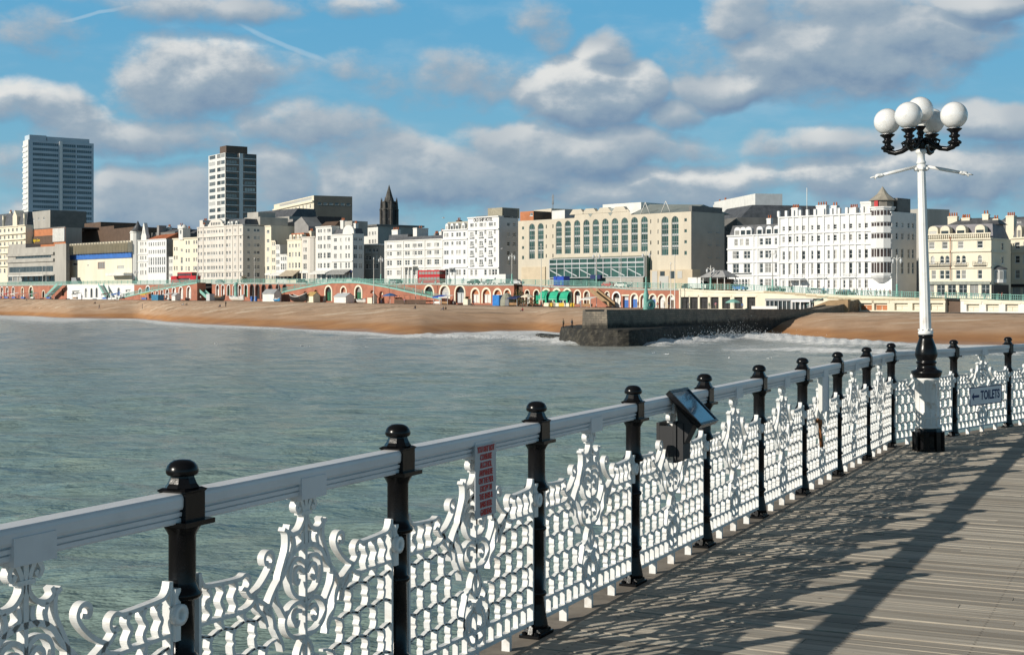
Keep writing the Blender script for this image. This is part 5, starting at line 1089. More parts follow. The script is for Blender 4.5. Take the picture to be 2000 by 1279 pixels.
# ------------------------------------------------------------------ promenade wall with its arches
def wall_section(name, label, u0, u1, m, arches=(), off=0.0, top=None, base=None, trimm=M_offwhite, dep=1.2, cap=None, cat='wall', rects=(), group=None):
    """arches: (photo column, top row, bottom row, width in columns, infill material, surround material)"""
    cap = cap or (mat('mint_grey_coping', (.36, .42, .38), .7) if m is M_redbrick else M_offwhite)
    P0, P1 = wline(u0, off), wline(u1, off); d = (P1 - P0).normalized(); w = (P1 - P0).length
    zb = min(zlow(u0), zlow(u1)) - .9 if base is None else base
    t = thing(name, label, cat, (P0.x, P0.y, zb), math.atan2(d.y, d.x), group)
    X = lambda u: (online(u, P0, P1) - P0).dot(d)
    if top is None: za, zc = ztop(u0) - zb, ztop(u1) - zb; zt = lambda x: za + (zc - za) * x / w
    else:
        tab = [(X(u), zz(v, online(u, P0, P1).y) - zb) for u, v in top]; zt = lambda x: lerp(x, tab)
    holes = []; todo = []
    for (u, va, vb, wd, im, sm) in arches:
        D = online(u, P0, P1).y; x = X(u); W = wd * D / F * 1.12; z1 = zz(va, D) - zb; z0 = max(.3, zz(vb, D) - zb); z1 = min(z1, zt(x) - .35); z1 = max(z1, z0 + W / 2 + .1)
        holes.append((x - W / 2, x + W / 2, z0, z1, True)); todo.append((x, W, z0, z1, im, sm, True))
    for (u, va, vb, wd, im, sm) in rects:
        D = online(u, P0, P1).y; x = X(u); W = wd * D / F * 1.12; z1 = min(zz(va, D) - zb, zt(x) - .3); z0 = max(.3, zz(vb, D) - zb)
        holes.append((x - W / 2, x + W / 2, z0, z1, False)); todo.append((x, W, z0, z1, im, sm, False))
    b = MB(); wall(b, w, zt, holes, rv=.7, arcn=8); n = 16
    for i in range(n): xa, xb = w * i / n, w * (i + 1) / n; b.face([(xa, 0, zt(xa)), (xb, 0, zt(xb)), (xb, dep, zt(xb)), (xa, dep, zt(xa))])
    b.face([(0, 0, 0), (0, dep, 0), (0, dep, zt(0)), (0, 0, zt(0))]); b.face([(w, 0, 0), (w, 0, zt(w)), (w, dep, zt(w)), (w, dep, 0)]); b.face([(0, dep, 0), (w, dep, 0), (w, dep, zt(w)), (0, dep, zt(0))])
    b.build('brickwork' if m in (M_redbrick, M_orange) else 'wall_face', m, t, recalc=False)
    if cap:
        c = MB()
        for i in range(n): xa, xb = w * i / n, w * (i + 1) / n; za, zc_ = zt(xa) + .003, zt(xb) + .003; vs = [(x, y, z + h) for h in (-.28, .16) for x, y, z in ((xa, -.14, za), (xb, -.14, zc_), (xb, -.002, zc_), (xa, -.002, za))]; c.add(vs, [(0, 1, 5, 4), (4, 5, 6, 7), (3, 2, 1, 0), (0, 4, 7, 3), (1, 2, 6, 5)])
        c.build('coping', cap, t)
    for (x, W, z0, z1, im, sm, ar) in todo:
        r = W / 2; q = min(.55, W * .19); s = MB(); k = 10
        if ar:
            pts = [(r * math.cos(math.pi * i / k), z1 - r + r * math.sin(math.pi * i / k)) for i in range(k + 1)]; po = [((r + q) * math.cos(math.pi * i / k), z1 - r + (r + q) * math.sin(math.pi * i / k)) for i in range(k + 1)]
            for i in range(k): s.prism([pts[i], po[i], po[i + 1], pts[i + 1]], -.10, -.003)
            s.box(r, r + q, -.10, -.003, z0, z1 - r); s.box(-r - q, -r, -.10, -.003, z0, z1 - r)
            ol = [(-r, z0), (r, z0)] + pts[0:]
        else:
            s.box(-r - q, r + q, -.1, -.003, z1, z1 + q); ol = [(-r, z0), (r, z0), (r, z1), (-r, z1)]
        so_ = s.build('arch_surround' if ar else 'lintel', sm or trimm, t, (x, 0, 0))
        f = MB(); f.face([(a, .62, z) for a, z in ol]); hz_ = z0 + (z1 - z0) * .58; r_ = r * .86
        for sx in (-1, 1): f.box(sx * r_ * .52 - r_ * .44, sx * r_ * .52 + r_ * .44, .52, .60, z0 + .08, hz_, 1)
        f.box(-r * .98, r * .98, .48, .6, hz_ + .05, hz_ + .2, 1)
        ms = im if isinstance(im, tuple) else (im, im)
        f.build('door', list(ms), so_)  # also the flat black infill that paints the shade in open bays
    return t
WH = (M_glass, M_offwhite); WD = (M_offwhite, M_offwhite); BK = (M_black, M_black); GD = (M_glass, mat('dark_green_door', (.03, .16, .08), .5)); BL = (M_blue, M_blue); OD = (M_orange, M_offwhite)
wall_section('arched_wall', 'red brick promenade wall with small white arches behind the left beach stalls', -60, 80, M_redbrick, [(-30, 560, 580, 9, WH, None), (-14, 560, 580, 9, WH, None), (4, 561, 578, 8, WH, None), (14, 561, 578, 8, WH, None), (26, 561, 578, 8, WH, None), (44, 562, 580, 8, (M_cream, M_offwhite), M_cream), (61, 560.5, 580, 14, GD, M_cream)])
wall_section('arched_wall', 'short red wall with brown shutter beside the turquoise beach stairs', 80, 131, M_redbrick, [(85, 568, 581, 8, BK, M_cream)], rects=[(123, 564, 578, 10, (M_brown, M_brown), M_redbrick)])
wall_section('beach_kiosk_row', 'white painted row of arched beach kiosks under the promenade', 131, 262, M_bright_stucco, [(168, 563, 581, 7, WH, None), (179, 563, 581, 7, BK, None), (189, 562, 581, 7, BK, None), (232, 562, 578, 8, (M_glass, M_blue), None)], rects=[(148, 568, 574, 26, WH, None), (215, 568, 576, 8, WH, None), (250, 566, 570, 17, WH, None), (250, 573, 579, 17, WH, None)], cat='kiosk row')
wall_section('arched_wall', 'red brick wall with blue arched door above the left ramp', 262, 386, M_redbrick, [(274, 564, 578, 9, WH, None), (289, 559.5, 576, 12, BL, M_offwhite)])
wall_section('ramp_wall', 'red ramp wall rising rightwards with seven white arches growing in size', 232, 385, M_redbrick, [(298, 570, 584, 6.5, WD, None), (307, 568, 584, 7, WD, None), (316.6, 566, 584, 7.5, WD, None), (327, 565, 584, 8.5, WH, None), (340, 562, 584, 10, WD, None), (353.5, 561.5, 584, 10.5, WD, None), (369, 560.5, 584, 11, WD, None)], off=5, top=[(232, 582.5), (300, 567), (385, 552)], dep=3.5, cap=M_mint)
wall_section('underpass_wall', 'black shadowed underpass opening at the head of the left ramp', 386, 414, M_black, off=-2, cap=M_darkconc)  # flat black face paints the shade of the open void
wall_section('arched_wall', 'brick wall with six white arches behind the two beached boats', 414, 487, M_redbrick, [(425, 557, 578, 8, WH, None), (435.5, 557, 578, 8, (M_redbrick, M_offwhite), None), (446.5, 557, 578, 8, GD, None), (458, 557, 578, 8, WD, None), (468.5, 557, 578, 8, WH, None), (480.5, 556, 580, 9, GD, None)])
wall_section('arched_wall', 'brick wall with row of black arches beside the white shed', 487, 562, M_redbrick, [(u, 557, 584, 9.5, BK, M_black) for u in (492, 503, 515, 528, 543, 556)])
wall_section('plain_brick_wall', 'plain upper brick wall behind the double ramp', 562, 826, M_redbrick)
wall_section('ramp_wall', 'red double ramp rising to a summit over three big arches', 538, 862, M_redbrick, [(596, 569, 583, 8, WD, M_redbrick), (617, 566, 585, 10, (M_brown, M_cream), M_redbrick), (641.5, 560, 588, 17, GD, M_cream), (671, 561, 588, 14, (M_redbrick, M_offwhite), M_cream), (700, 560, 588, 17, GD, M_cream), (727, 567, 588, 10, WD, M_redbrick), (745, 569, 588, 10, (M_cream, M_redbrick), M_redbrick), (775, 577, 589, 8, BK, M_redbrick)],
             off=5, top=[(538, 577), (548, 571), (600, 560), (648, 551.5), (700, 551), (760, 561), (862, 584)], dep=3.5, cap=M_mint)
wall_section('arched_wall', 'brick wall with three tall glazed arches and white doored arches right of the double ramp', 826, 1004, M_redbrick, [(838, 559, 586, 22, GD, M_cream), (868.5, 559, 590, 23, (M_glass, M_lgrey), M_cream), (898.5, 559, 592, 23, (M_glass, M_lgrey), M_cream), (928.5, 565, 592, 18, OD, M_cream), (950, 565, 592, 18, OD, M_cream), (972, 566, 592, 17, OD, M_cream), (991, 566, 592, 14, OD, M_cream)])
wall_section('planted_recess', 'dark planted recess in the promenade wall left of the green awnings', 1004, 1021, M_brown, off=-1.5, cap=M_darkconc)
wall_section('arched_wall', 'red and cream wall with arches under three green awnings', 1021, 1160, M_redbrick, [(1030, 567, 594, 10, WH, M_cream), (1048, 567, 594, 12, (M_glass, M_green), M_cream), (1067, 566, 594, 17, (M_glass, M_green), M_cream), (1087.5, 566, 594, 17, (M_glass, M_green), M_cream), (1108, 566, 594, 17, (M_glass, M_green), M_cream), (1128, 568, 594, 13, WH, M_cream), (1146, 569, 594, 12, (M_glass, M_timber), M_cream)])
wall_section('plain_pier', 'blank brick pier behind the brown wooden stairs', 1160, 1177, M_redbrick)
wall_section('arched_wall', 'brick wall with white, blue and brown arched shop doors behind the groyne', 1177, 1326, M_redbrick, [(1186, 570, 582, 9, WH, M_cream), (1204, 572, 600, 15, (M_black, M_offwhite), M_bright_stucco), (1239, 575, 601, 14, (M_offwhite, M_blue), M_cream), (1257, 576, 601, 14, WD, M_cream), (1275, 576, 601, 14, (M_lgrey, M_blue), M_cream), (1292.5, 577, 602, 14, WD, M_cream), (1310.5, 577, 602, 14, (M_offwhite, M_brown), M_cream)], rects=[(1222, 578, 601, 13, (M_lgrey, M_blue), M_cream)])
# colonnade, glazed shelter and the pale wall on the right
def colonnade():
    t = wall_section('colonnade', 'cream colonnade with open dark bays under the promenade right of the brick arches', 1326, 1492, M_cream, rects=[(u, 580, 603, 18, BK, M_cream) for u in (1338, 1355, 1374.5, 1395.5, 1418, 1442, 1467)], cap=M_cream)  # bays are open; their black infill is the inner shade put into colour
colonnade()
wall_section('stone_wall', 'pale cream stone sea wall with sunken panels right of the groyne', 1492, 1846, M_cream, cap=mat('buff_coping', (.52, .44, .30), .85), rects=[(u, 592, 606, 26, (M_cream, M_cream) if u not in (1690, 1720) else (M_cream, M_orange), M_cream) for u in (1690, 1720, 1760, 1795, 1829)])
wall_section('gate_recess', 'dark gated recess in the pale sea wall behind the lamp', 1846, 1876, M_brown, off=-1, cap=M_darkconc)
wall_section('stone_wall', 'pale sloping sea wall at the right edge behind the toilets sign', 1876, 2100, M_offwhite, cap=M_cream, rects=[(u, 594, 608, 24, (M_cream, M_cream), M_cream) for u in (1900, 1938, 1976, 2014)])
# ---- turquoise railings
pm = MB(); pm.lathe([(.13, 0), (.13, .25), (.08, .3), (.075, 1.1), (.12, 1.15), (.12, 1.25), (.04, 1.35)], 8); o = pm.build('post', M_mint); RPOST = o.data; bpy.data.objects.remove(o)
def prom_rail(label, us, pf, zf, step=4.0, hgt=1.2):
    P = [pf(u) for u in us]; t = thing('promenade_railing', label, 'railing', (P[0].x, P[0].y, zf(us[0]))); o0 = Vector((P[0].x, P[0].y, zf(us[0])))
    pts = [Vector((p.x, p.y, zf(u))) - o0 for p, u in zip(P, us)]; b = MB(); g = MB(); acc = 0
    for a, c in zip(pts, pts[1:]):
        for h, r in ((hgt, .07), (hgt * .55, .04), (.15, .05)): b.tube([a + Vector((0, 0, h)), c + Vector((0, 0, h))], r, 6)
        L = (c - a).length; d = (c - a) / L; n = max(1, int(L / .45))
        for i in range(n): q = a + d * L * (i + .5) / n; g.box(q.x - .045, q.x + .045, q.y - .03, q.y + .03, q.z + .15, q.z + hgt)
        k = max(1, round(L / step))
        for i in range(k): q = a + d * L * i / k; link('post', RPOST, t, q)
    b.build('handrail', M_mint, t); g.build('baluster_infill', M_mint, t)
rng_ = lambda a, b, s=24: [float(x) for x in np.linspace(a, b, max(2, int((b - a) / s) + 1))]
for a, b_, l in ((-60, 262, 'turquoise railing along the promenade edge above the white kiosks'), (262, 540, 'turquoise railing along the promenade above the boats and black arches'), (540, 826, 'turquoise railing on the promenade behind the double ramp'), (826, 1004, 'turquoise railing above the three tall glazed arches'),
                 (1021, 1320, 'turquoise railing in front of the beige arched hotel'), (1320, 1600, 'turquoise railing above the cream colonnade')):
    prom_rail(l, rng_(a, b_), lambda u: wline(u, -.25), lambda u: ztop(u) + .17)
prom_rail('turquoise railing on the pale wall in front of the turret hotel', rng_(1604, 1840), lambda u: wline(u, -.25), lambda u: ztop(u) + .17, 3.5, 1.15)
prom_rail('turquoise railing at the right edge in front of the cream hotel', rng_(1846, 2100), lambda u: wline(u, -.25), lambda u: ztop(u) + .17, 3.5, 1.15)
def ramp_rail(label, tab, off=5): prom_rail(label, [u for u, v in tab], lambda u: wline(u, off - .3), lambda u: zz(lerp(u, tab), wline(u, off).y) + .18, 4, 1.0)
ramp_rail('turquoise ramp railing climbing rightwards over the seven white arches', [(240, 580.5), (262, 575.5), (285, 570.5), (310, 565), (335, 561), (360, 556.5), (385, 552)])
ramp_rail('turquoise railing over the summit of the double ramp', [(548, 571), (575, 565.3), (600, 560), (625, 555.5), (648, 551.5), (675, 551.2), (700, 551), (730, 556), (760, 561), (790, 567.7), (825, 575.6), (862, 584)])
# ------------------------------------------------------------------ groyne
GC = Vector((14.4, 214)); GE = Vector((76.5, 311)); GD_ = (GE - GC).normalized(); GL = (GE - GC).length; GN = Vector((-GD_.y, GD_.x))
def groyne():
    t = thing('stone_groyne', 'long dark flint stone groyne running from the breakers up to the sea wall', 'groyne', (GC.x, GC.y, 0), math.atan2(GD_.y, GD_.x))
    tops = [(0, 5.33), (.55 * GL, 4.95), (.80 * GL, 4.7), (.9 * GL, 5.5), (GL, 6.7), (GL + 8, 7.0)]; b = MB(); xs = np.concatenate([np.linspace(0, GL, 60), [GL + 4, GL + 8]])
    W = 4.2
    def jit(x, z): return .12 * noise.noise((x * .9, z * 1.3, 2))
    zs = np.linspace(-2, 1, 24)
    rows = []
    for x in xs:
        T = lerp(x, tops); col = []
        for k in range(14): z = -2 + (T + 2) * k / 13; col.append((x, -.35 * (1 - (z + 2) / (T + 2)) + jit(x, z), z))
        col += [(x, .35, T + .01), (x, .5, T - .25), (x, W - .5, T - .25), (x, W - .35, T), (x, W, T), (x, W + .3, -2)]; rows.append(col)
    m = len(rows[0]); vs = [p for c in rows for p in c]
    b.add(vs, [(i * m + j, (i + 1) * m + j, (i + 1) * m + j + 1, i * m + j + 1) for i in range(len(rows) - 1) for j in range(m - 1)] + [tuple(range(m))[::-1]])
    gm = bpy.data.materials.new('groyne_flint'); gm.use_nodes = True; n = N(gm.node_tree); bs = n.k['Principled BSDF']; p = n.obj(); pw = n.pos()
    br = n.k.new('ShaderNodeTexBrick'); z = n.sep(p); n.l.new(n.comb(n.math('ADD', z[0], n.math('MULTIPLY', z[1], .8)), z[2], 0), br.inputs['Vector'])
    br.inputs['Scale'].default_value = 1.0; br.inputs['Brick Width'].default_value = .75; br.inputs['Row Height'].default_value = .36; br.inputs['Mortar Size'].default_value = .03
    for s_, v_ in (('Color1', (.27, .225, .17, 1)), ('Color2', (.19, .16, .125, 1)), ('Mortar', (.12, .105, .085, 1))): br.inputs[s_].default_value = v_
    st = n.noise(n.vec('MULTIPLY', p, (.6, .6, .25)), .7, 5, .65); c = n.mix(n.ramp(st, .45, .7, 0, .75), br.outputs['Color'], (.10, .09, .075))
    c = n.mix(n.ramp(n.noise(p, 1.8, 4, .6), .62, .72, 0, .5), c, (.46, .41, .32))
    zn = n.math('ADD', n.sep(pw)[2], n.math('MULTIPLY', n.math('SUBTRACT', n.noise(p, .5, 4, .6), .5), 1.6)); c = n.mix(n.ramp(zn, 3.5, 2.7), c, n.mix(n.ramp(n.noise(p, 1.1, 5, .7), .45, .68), (.022, .020, .016), (.085, .075, .055)))   # weed and wet stone below the tide mark
    n.l.new(c, bs.inputs['Base Color']); bs.inputs['Roughness'].default_value = .8; n.l.new(n.bump(br.outputs['Fac'], .6, .08), bs.inputs['Normal'])
    b.build('wall', gm, t)
    a = MB(); out = [(1087, 229), (1091, 222), (1104, 216.5), (1125, 212.3), (1150, 209.3), (1178, 207.2), (1205, 206.2), (1228, 206.5), (1247, 208.0), (1262, 210.6), (1277, 214), (1300, 220), (1360, 236), (1440, 262), (1440, 266), (1180, 246), (1120, 244)]
    ci, si = GD_.x, GD_.y
    loc = []
    for u, D in out: X = (u - 1000) / F * D - GC.x; Y = D - GC.y; loc.append((X * ci + Y * si, -X * si + Y * ci))
    cx = sum(p_[0] for p_ in loc) / len(loc); cy = sum(p_[1] for p_ in loc) / len(loc); rings = []
    for z, s_ in ((-2, 1.03), (.6, 1.01), (1.9, 1.0), (2.3, .985), (2.45, .95)): rings.append([(cx + (x - cx) * s_, cy + (y - cy) * s_, z) for x, y in loc])
    fine = []
    for (p_, q_) in zip(loc, loc[1:] + loc[:1]):
        nn_ = max(1, int(math.hypot(q_[0] - p_[0], q_[1] - p_[1]) / .7)); fine += [(p_[0] + (q_[0] - p_[0]) * i / nn_, p_[1] + (q_[1] - p_[1]) * i / nn_) for i in range(nn_)]
    k = len(fine); rings = []
    for z in list(np.linspace(-2, 2.35, 14)) + [2.5]:
        rg = []
        for x, y in fine: s_ = 1.06 - .03 * (z + 2) - (.02 if z > 2.4 else 0) + .03 * noise.noise((x * .35, y * .35, z * .5)) + .014 * noise.noise((x * 1.7, y * 1.7, z * 2.2)); rg.append((cx + (x - cx) * s_, cy + (y - cy) * s_, z + .12 * noise.noise((x, y, 5)) * (z > 2)))
        rings.append(rg)
    a.add([p_ for r_ in rings for p_ in r_], [(j * k + i, j * k + (i + 1) % k, (j + 1) * k + (i + 1) % k, (j + 1) * k + i) for j in range(len(rings) - 1) for i in range(k)] + [tuple(range((len(rings) - 1) * k, len(rings) * k))]); a.build('apron', gm, t)
    s = MB(); s.box(-1.2, 1.0, -.35, .1, 1.2, 2.7); 
    l = MB(); q = [at(1046, 661, 243), at(1092, 665, 226), at(1096, 662, 238), at(1056, 658, 250)]; vs = []
    for z in (-1, .85):
        for p_ in q: X = p_.x - GC.x; Y = p_.y - GC.y; vs.append((X * ci + Y * si, -X * si + Y * ci, z))
    l.add(vs, [(0, 1, 5, 4), (1, 2, 6, 5), (2, 3, 7, 6), (3, 0, 4, 7), (4, 5, 6, 7)]); l.build('ledge', gm, t)
groyne()
def onG(u, back=2.0):
    p = online(u, GC + GN * back, GE + GN * back); L = (p - GC).dot(GD_); return p, lerp(L, [(0, 5.08), (.55 * GL, 4.7), (.80 * GL, 4.45), (.9 * GL, 5.25), (GL, 6.5)])
p, z = onG(1267); t = thing('bronze_sculpture', 'green bronze sculpture of ring and tapering spike standing on the groyne', 'sculpture', (p.x, p.y, z), .5); vg = mat('verdigris_bronze', (.16, .40, .34), .55, .15, 2)
b = MB(); vs = []; n_, m_ = 22, 10
for i in range(n_):
    A = 2 * math.pi * i / n_
    for j in range(m_): B = 2 * math.pi * j / m_; r_ = .62 + .38 * math.cos(B); vs.append((r_ * math.cos(A) + .25, .42 * math.sin(B), r_ * math.sin(A) + 1.0))
b.add(vs, [(i * m_ + j, ((i + 1) % n_) * m_ + j, ((i + 1) % n_) * m_ + (j + 1) % m_, i * m_ + (j + 1) % m_) for i in range(n_) for j in range(m_)], 0, True); b.build('ring', vg, t)
b = MB(); b.lathe([(.55, 0), (.5, .25), (.42, 1.2), (.40, 2.0), (.50, 2.6), (.34, 3.0), (.16, 3.9), (.05, 4.75)], 12, (-.45, .1, 0)); b.build('spike', vg, t)
# ------------------------------------------------------------------ street lamps, flagpoles
def prom_lamp(label, loc, h=9.0, col=M_offwhite):
    t = thing('promenade_lamp', label, 'lamp post', loc, random.uniform(-.9, -.5), 'twin lantern lamps along the promenade')
    b = MB(); b.lathe([(.34, 0), (.34, .5), (.24, .7), (.21, 2.6), (.26, 2.7), (.16, 2.9)], 10); b.build('base', M_mint, t)
    b = MB(); b.lathe([(.14, 2.9), (.09, h - .6), (.13, h - .5), (.06, h + .5)], 8)
    for sx in (-1, 1): b.tube([(0, 0, h - .8), (sx * .5, 0, h - .2), (sx * .85, 0, h - .1), (sx * .95, 0, h - .35)], .05, 6)
    b.build('column', col, t)
    for sx in (-1, 1):
        b = MB(); b.lathe([(.08, 0), (.24, -.15), (.30, -.5), (.18, -1.0), (.05, -1.1)], 8, (sx * .95, 0, h - .35)); b.build('lantern', M_lgrey, t)
    return t
for u, off, h, l in ((1000, -2, 8.2, 'twin lantern lamp at the right end of the lettered hotel'), (744, -2, 8.0, 'twin lantern lamp at the mouth of the side street'), (1165, -2, 8.8, 'twin lantern lamp before the centre of the glass atrium'), (1262, -2, 9.2, 'twin lantern lamp at the right end of the glass atrium'), (1509, -2, 9.3, 'twin lantern lamp before the dormered white hotel'), (1752, -2, 8.8, 'twin lantern lamp before the shaded flank of the turret hotel'), (1388, -4, 5.5, 'short lamp beside the grey roofed pavilion'), (266, -1.5, 5.5, 'short turquoise lamp at the foot of the left ramp'), (385, -1, 6.5, 'turquoise lamp at the head of the left ramp')):
    q = wline(u, off); prom_lamp(l, (q.x, q.y, ztop(u) + .05), h)
def pole(label, u, off, v, z0, r=.11, m=M_offwhite):
    q = wline(u, off); t = thing('flagpole', label, 'flagpole', (q.x, q.y, z0)); b = MB(); h = zz(v, q.y) - z0; b.lathe([(r * 1.8, 0), (r * 1.8, .4), (r, .6), (r * .7, h - .2), (r * 1.3, h - .15), (r * 1.3, h)], 8); b.build('pole', m, t)
    b = MB(); b.ball((0, 0, h + .12), r * 1.6, 8, 6); b.build('finial', m, t)
for u, v, off, l in ((730, 505, 10, 'tall cream pole on the beach edge before the double ramp'), (497, 505, 2, 'white pole before the shaded flank of the pale hotel'), (812, 540, 7, 'white pole with small sign before the descending ramp'), (544, 553, 7, 'short white pole rising from the white shed'), (1057, 478, 3, 'thin white pole before the left arched windows'), (1318, 500, 3, 'cream pole at the right end of the brick arches'), (1310, 515, 3, 'thin pole beside the cream pole'), (1213, 495, -4, 'white pole in the middle of the glass atrium'), (38, 528, -4, 'leftmost white pole before the foyer block'), (83, 520, -5, 'white flagpole at the left of the foyer block'), (90, 520, -5, 'white flagpole right of centre before the foyer block')):
    pole(l, u, off, v, zlow(u) if off > 0 else ztop(u))
q = wline(461, 6); t = thing('green_column', 'stout turquoise tapered column between the boats and the white arches', 'column', (q.x, q.y, zlow(461))); b = MB(); b.lathe([(.75, 0), (.72, .8), (.62, 3.0), (.60, 5.6), (.70, 5.7), (.70, 6.0)], 14); b.build('shaft', M_mint, t); b = MB(); b.lathe([(.70, 6.0), (.4, 6.35), (.05, 6.45)], 14); b.build('cap', M_mint, t)
# ------------------------------------------------------------------ vehicles
STA = math.atan2(ST1[1] - ST0[1], ST1[0] - ST0[0])
def wheels(t, xs, y, r):
    for x in xs:
        for sy in (-1, 1):
            b = MB(); k = 14; vs = [(x + r * math.cos(2 * math.pi * i / k), sy * y + dy, r + r * math.sin(2 * math.pi * i / k)) for dy in (-.11, .11) for i in range(k)]
            b.add(vs, [(i, (i + 1) % k, (i + 1) % k + k, i + k) for i in range(k)] + [tuple(range(k)), tuple(range(2 * k - 1, k - 1, -1))]); o = b.build('wheel', M_tyre, t); h = MB(); h.add([(x + .6 * r * math.cos(2 * math.pi * i / 8), sy * (y + .115), r + .6 * r * math.sin(2 * math.pi * i / 8)) for i in range(8)], [tuple(range(8))]); h.build('rim', M_lgrey, o)
def car(name, label, loc, rz, m, kind='car', group=None):
    t = thing(name, label, 'van' if 'van' in kind else ('bus' if kind == 'bus' else 'car'), loc, rz, group)
    if kind == 'bus':
        b = MB(); b.prism([(-5.2, .35), (5.2, .35), (5.25, 1.6), (5.1, 4.2), (4.9, 4.35), (-5.0, 4.35), (-5.2, 4.1)], -1.25, 1.25); b.build('body', m, t)
        g = MB()
        for z in (1.35, 3.05):
            for i in range(7): x = -4.6 + i * 1.42; g.box(x - .6, x + .6, -1.27, 1.27, z, z + .85)
        g.box(5.16, 5.27, -1.05, 1.05, 1.4, 2.5); g.box(5.09, 5.19, -1.05, 1.05, 3.0, 3.9); g.build('window', M_glass, t); wheels(t, (-3.2, 3.3), 1.2, .5); return t
    if kind == 'van':
        b = MB(); b.prism([(-2.9, .35), (2.9, .35), (2.95, 1.1), (2.2, 1.35), (1.75, 2.1), (1.2, 2.15), (1.2, 3.0), (-2.9, 3.0)], -1.0, 1.0); b.build('body', m, t); g = MB(); g.add([(2.21, -.85, 1.38), (2.21, .85, 1.38), (1.78, .85, 2.06), (1.78, -.85, 2.06)], [(0, 1, 2, 3)])
        for sy in (-1.005, 1.005): g.add([(1.25, sy, 1.35), (2.1, sy, 1.35), (1.7, sy, 2.0), (1.25, sy, 2.0)], [(0, 1, 2, 3)])
        g.build('window', M_glass, t); wheels(t, (-1.9, 1.9), .92, .36); return t
    b = MB(); b.prism([(-2.1, .28), (2.1, .28), (2.15, .65), (2.0, .86), (1.0, .98), (-1.9, .98), (-2.12, .8)], -.86, .86); b.add([(-1.75, -.82, .98), (1.0, -.82, .98), (.35, -.66, 1.45), (-1.2, -.66, 1.45), (-1.75, .82, .98), (1.0, .82, .98), (.35, .66, 1.45), (-1.2, .66, 1.45)], [(0, 1, 2, 3), (7, 6, 5, 4), (3, 2, 6, 7), (1, 5, 6, 2), (4, 0, 3, 7)]); b.build('body', m, t)
    g = MB()
    for sy in (-1, 1): g.add([(-1.5, sy * .815, 1.02), (.85, sy * .815, 1.02), (.32, sy * .69, 1.38), (-1.12, sy * .69, 1.38)], [(0, 1, 2, 3)])
    g.add([(.96, -.7, 1.02), (.96, .7, 1.02), (.42, .6, 1.41), (.42, -.6, 1.41)], [(0, 1, 2, 3)]); g.build('window', M_glass, t); wheels(t, (-1.3, 1.3), .78, .31); 
    for sy in (-1, 1): l = MB(); l.box(2.08, 2.16, sy * .62 - .16, sy * .62 + .16, .62, .76); l.build('headlight', M_lgrey, t)
    return t
def road(u, off): q = wline(u, off); return (q.x, q.y, ztop(u) + .08)
for u, off, m, k, n_, l in ((346, -8, M_red, 'van', 'van', 'red van on the promenade above the white ramp arches'), (366, -9, M_red, 'bus', 'double_decker_bus', 'red double decker bus above the white ramp arches'), (379, -7, M_red, 'van', 'van', 'red van right of the red double decker bus'), (843, -15, M_red, 'bus', 'double_decker_bus', 'red double decker bus in front of the white hotel wing'), (979, -12, M_offwhite, 'van', 'van', 'white box van at the corner of the lettered hotel'),
                         (1190, -4, M_red, 'car', 'parked_car', 'small red car on the promenade before the atrium'), (1216, -4, M_offwhite, 'car', 'parked_car', 'white car right of the small red car before the atrium'), (1348, -6, M_black, 'car', 'parked_car', 'black car before the buff corner wing of the beige hotel'), (1366, -6, M_offwhite, 'van', 'van', 'white van parked beside the grey roofed pavilion'), (1444, -9, M_blue, 'car', 'parked_car', 'blue car before the dormered white hotel'),
                         (1516, -8, M_black, 'car', 'parked_car', 'dark car below the join of the two white hotels'), (1596, -9, M_lgrey, 'car', 'parked_car', 'silver car before the porch of the turret hotel'), (1652, -9, M_black, 'car', 'parked_car', 'black car before the right half of the turret hotel'), (150, -6, M_grey, 'van', 'van', 'grey van before the cream zigzag hall'), (775, -12, M_black, 'car', 'parked_car', 'dark car before the long white terrace'), (770, -10, M_grey, 'car', 'parked_car', 'grey car left of the terrace porch'),
                         (1010, -6, M_lgrey, 'car', 'parked_car', 'silver car right of the box van'), (925, -12, M_black, 'car', 'parked_car', 'dark car below the lettered hotel'), (955, -12, M_grey, 'car', 'parked_car', 'grey car left of the white box van'), (590, -9, M_black, 'car', 'parked_car', 'dark car below the brown awning'), (700, -8, M_lgrey, 'car', 'parked_car', 'silver car before the shaded side street'), (430, -8, M_grey, 'car', 'parked_car', 'grey car before the pale hotel')):
    car(n_, l, road(u, off), STA + (math.pi if u % 2 else 0), m, k, 'traffic on the seafront road')
# ------------------------------------------------------------------ beach-front objects
def obox_thing(name, label, cat, u, off, w, d, h, m, part='body', z=None, group=None, lid=None, rz=None):
    q = wline(u, off); t = thing(name, label, cat, (q.x, q.y, zlow(u) + .04 if z is None else z), STA if rz is None else rz, group); b = MB(); b.box(-w / 2, w / 2, -d / 2, d / 2, 0, h - .12); b.build(part, m, t); b = MB(); b.box(-w / 2 - .08, w / 2 + .08, -d / 2 - .08, d / 2 + .08, h - .118, h); b.build('lid', lid or m, t); return t
def ribs(t, w, d, h, m, n):
    b = MB()
    for i in range(n): x = -w / 2 + w * (i + .5) / n; b.box(x - .06, x + .06, -d / 2 - .05, -d / 2 - .002, .1, h - .2)
    b.build('rib', m, t)
t = obox_thing('shipping_container', 'long blue container standing before the white ramp arches', 'container', 308, 10, 4.6, 2.4, 2.0, mat('container_blue', (.06, .25, .42), .6)); ribs(t, 4.6, 2.4, 2.0, mat('container_blue', (.06, .25, .42)), 12)
t = obox_thing('blue_hoarding', 'bright blue site cabin on the promenade before the atrium', 'cabin', 1097, -3, 3.8, 2.4, 2.6, mat('royal_blue', (.02, .08, .50), .5), z=ztop(1097)); ribs(t, 3.8, 2.4, 2.6, mat('royal_blue', (.02, .08, .50)), 8)
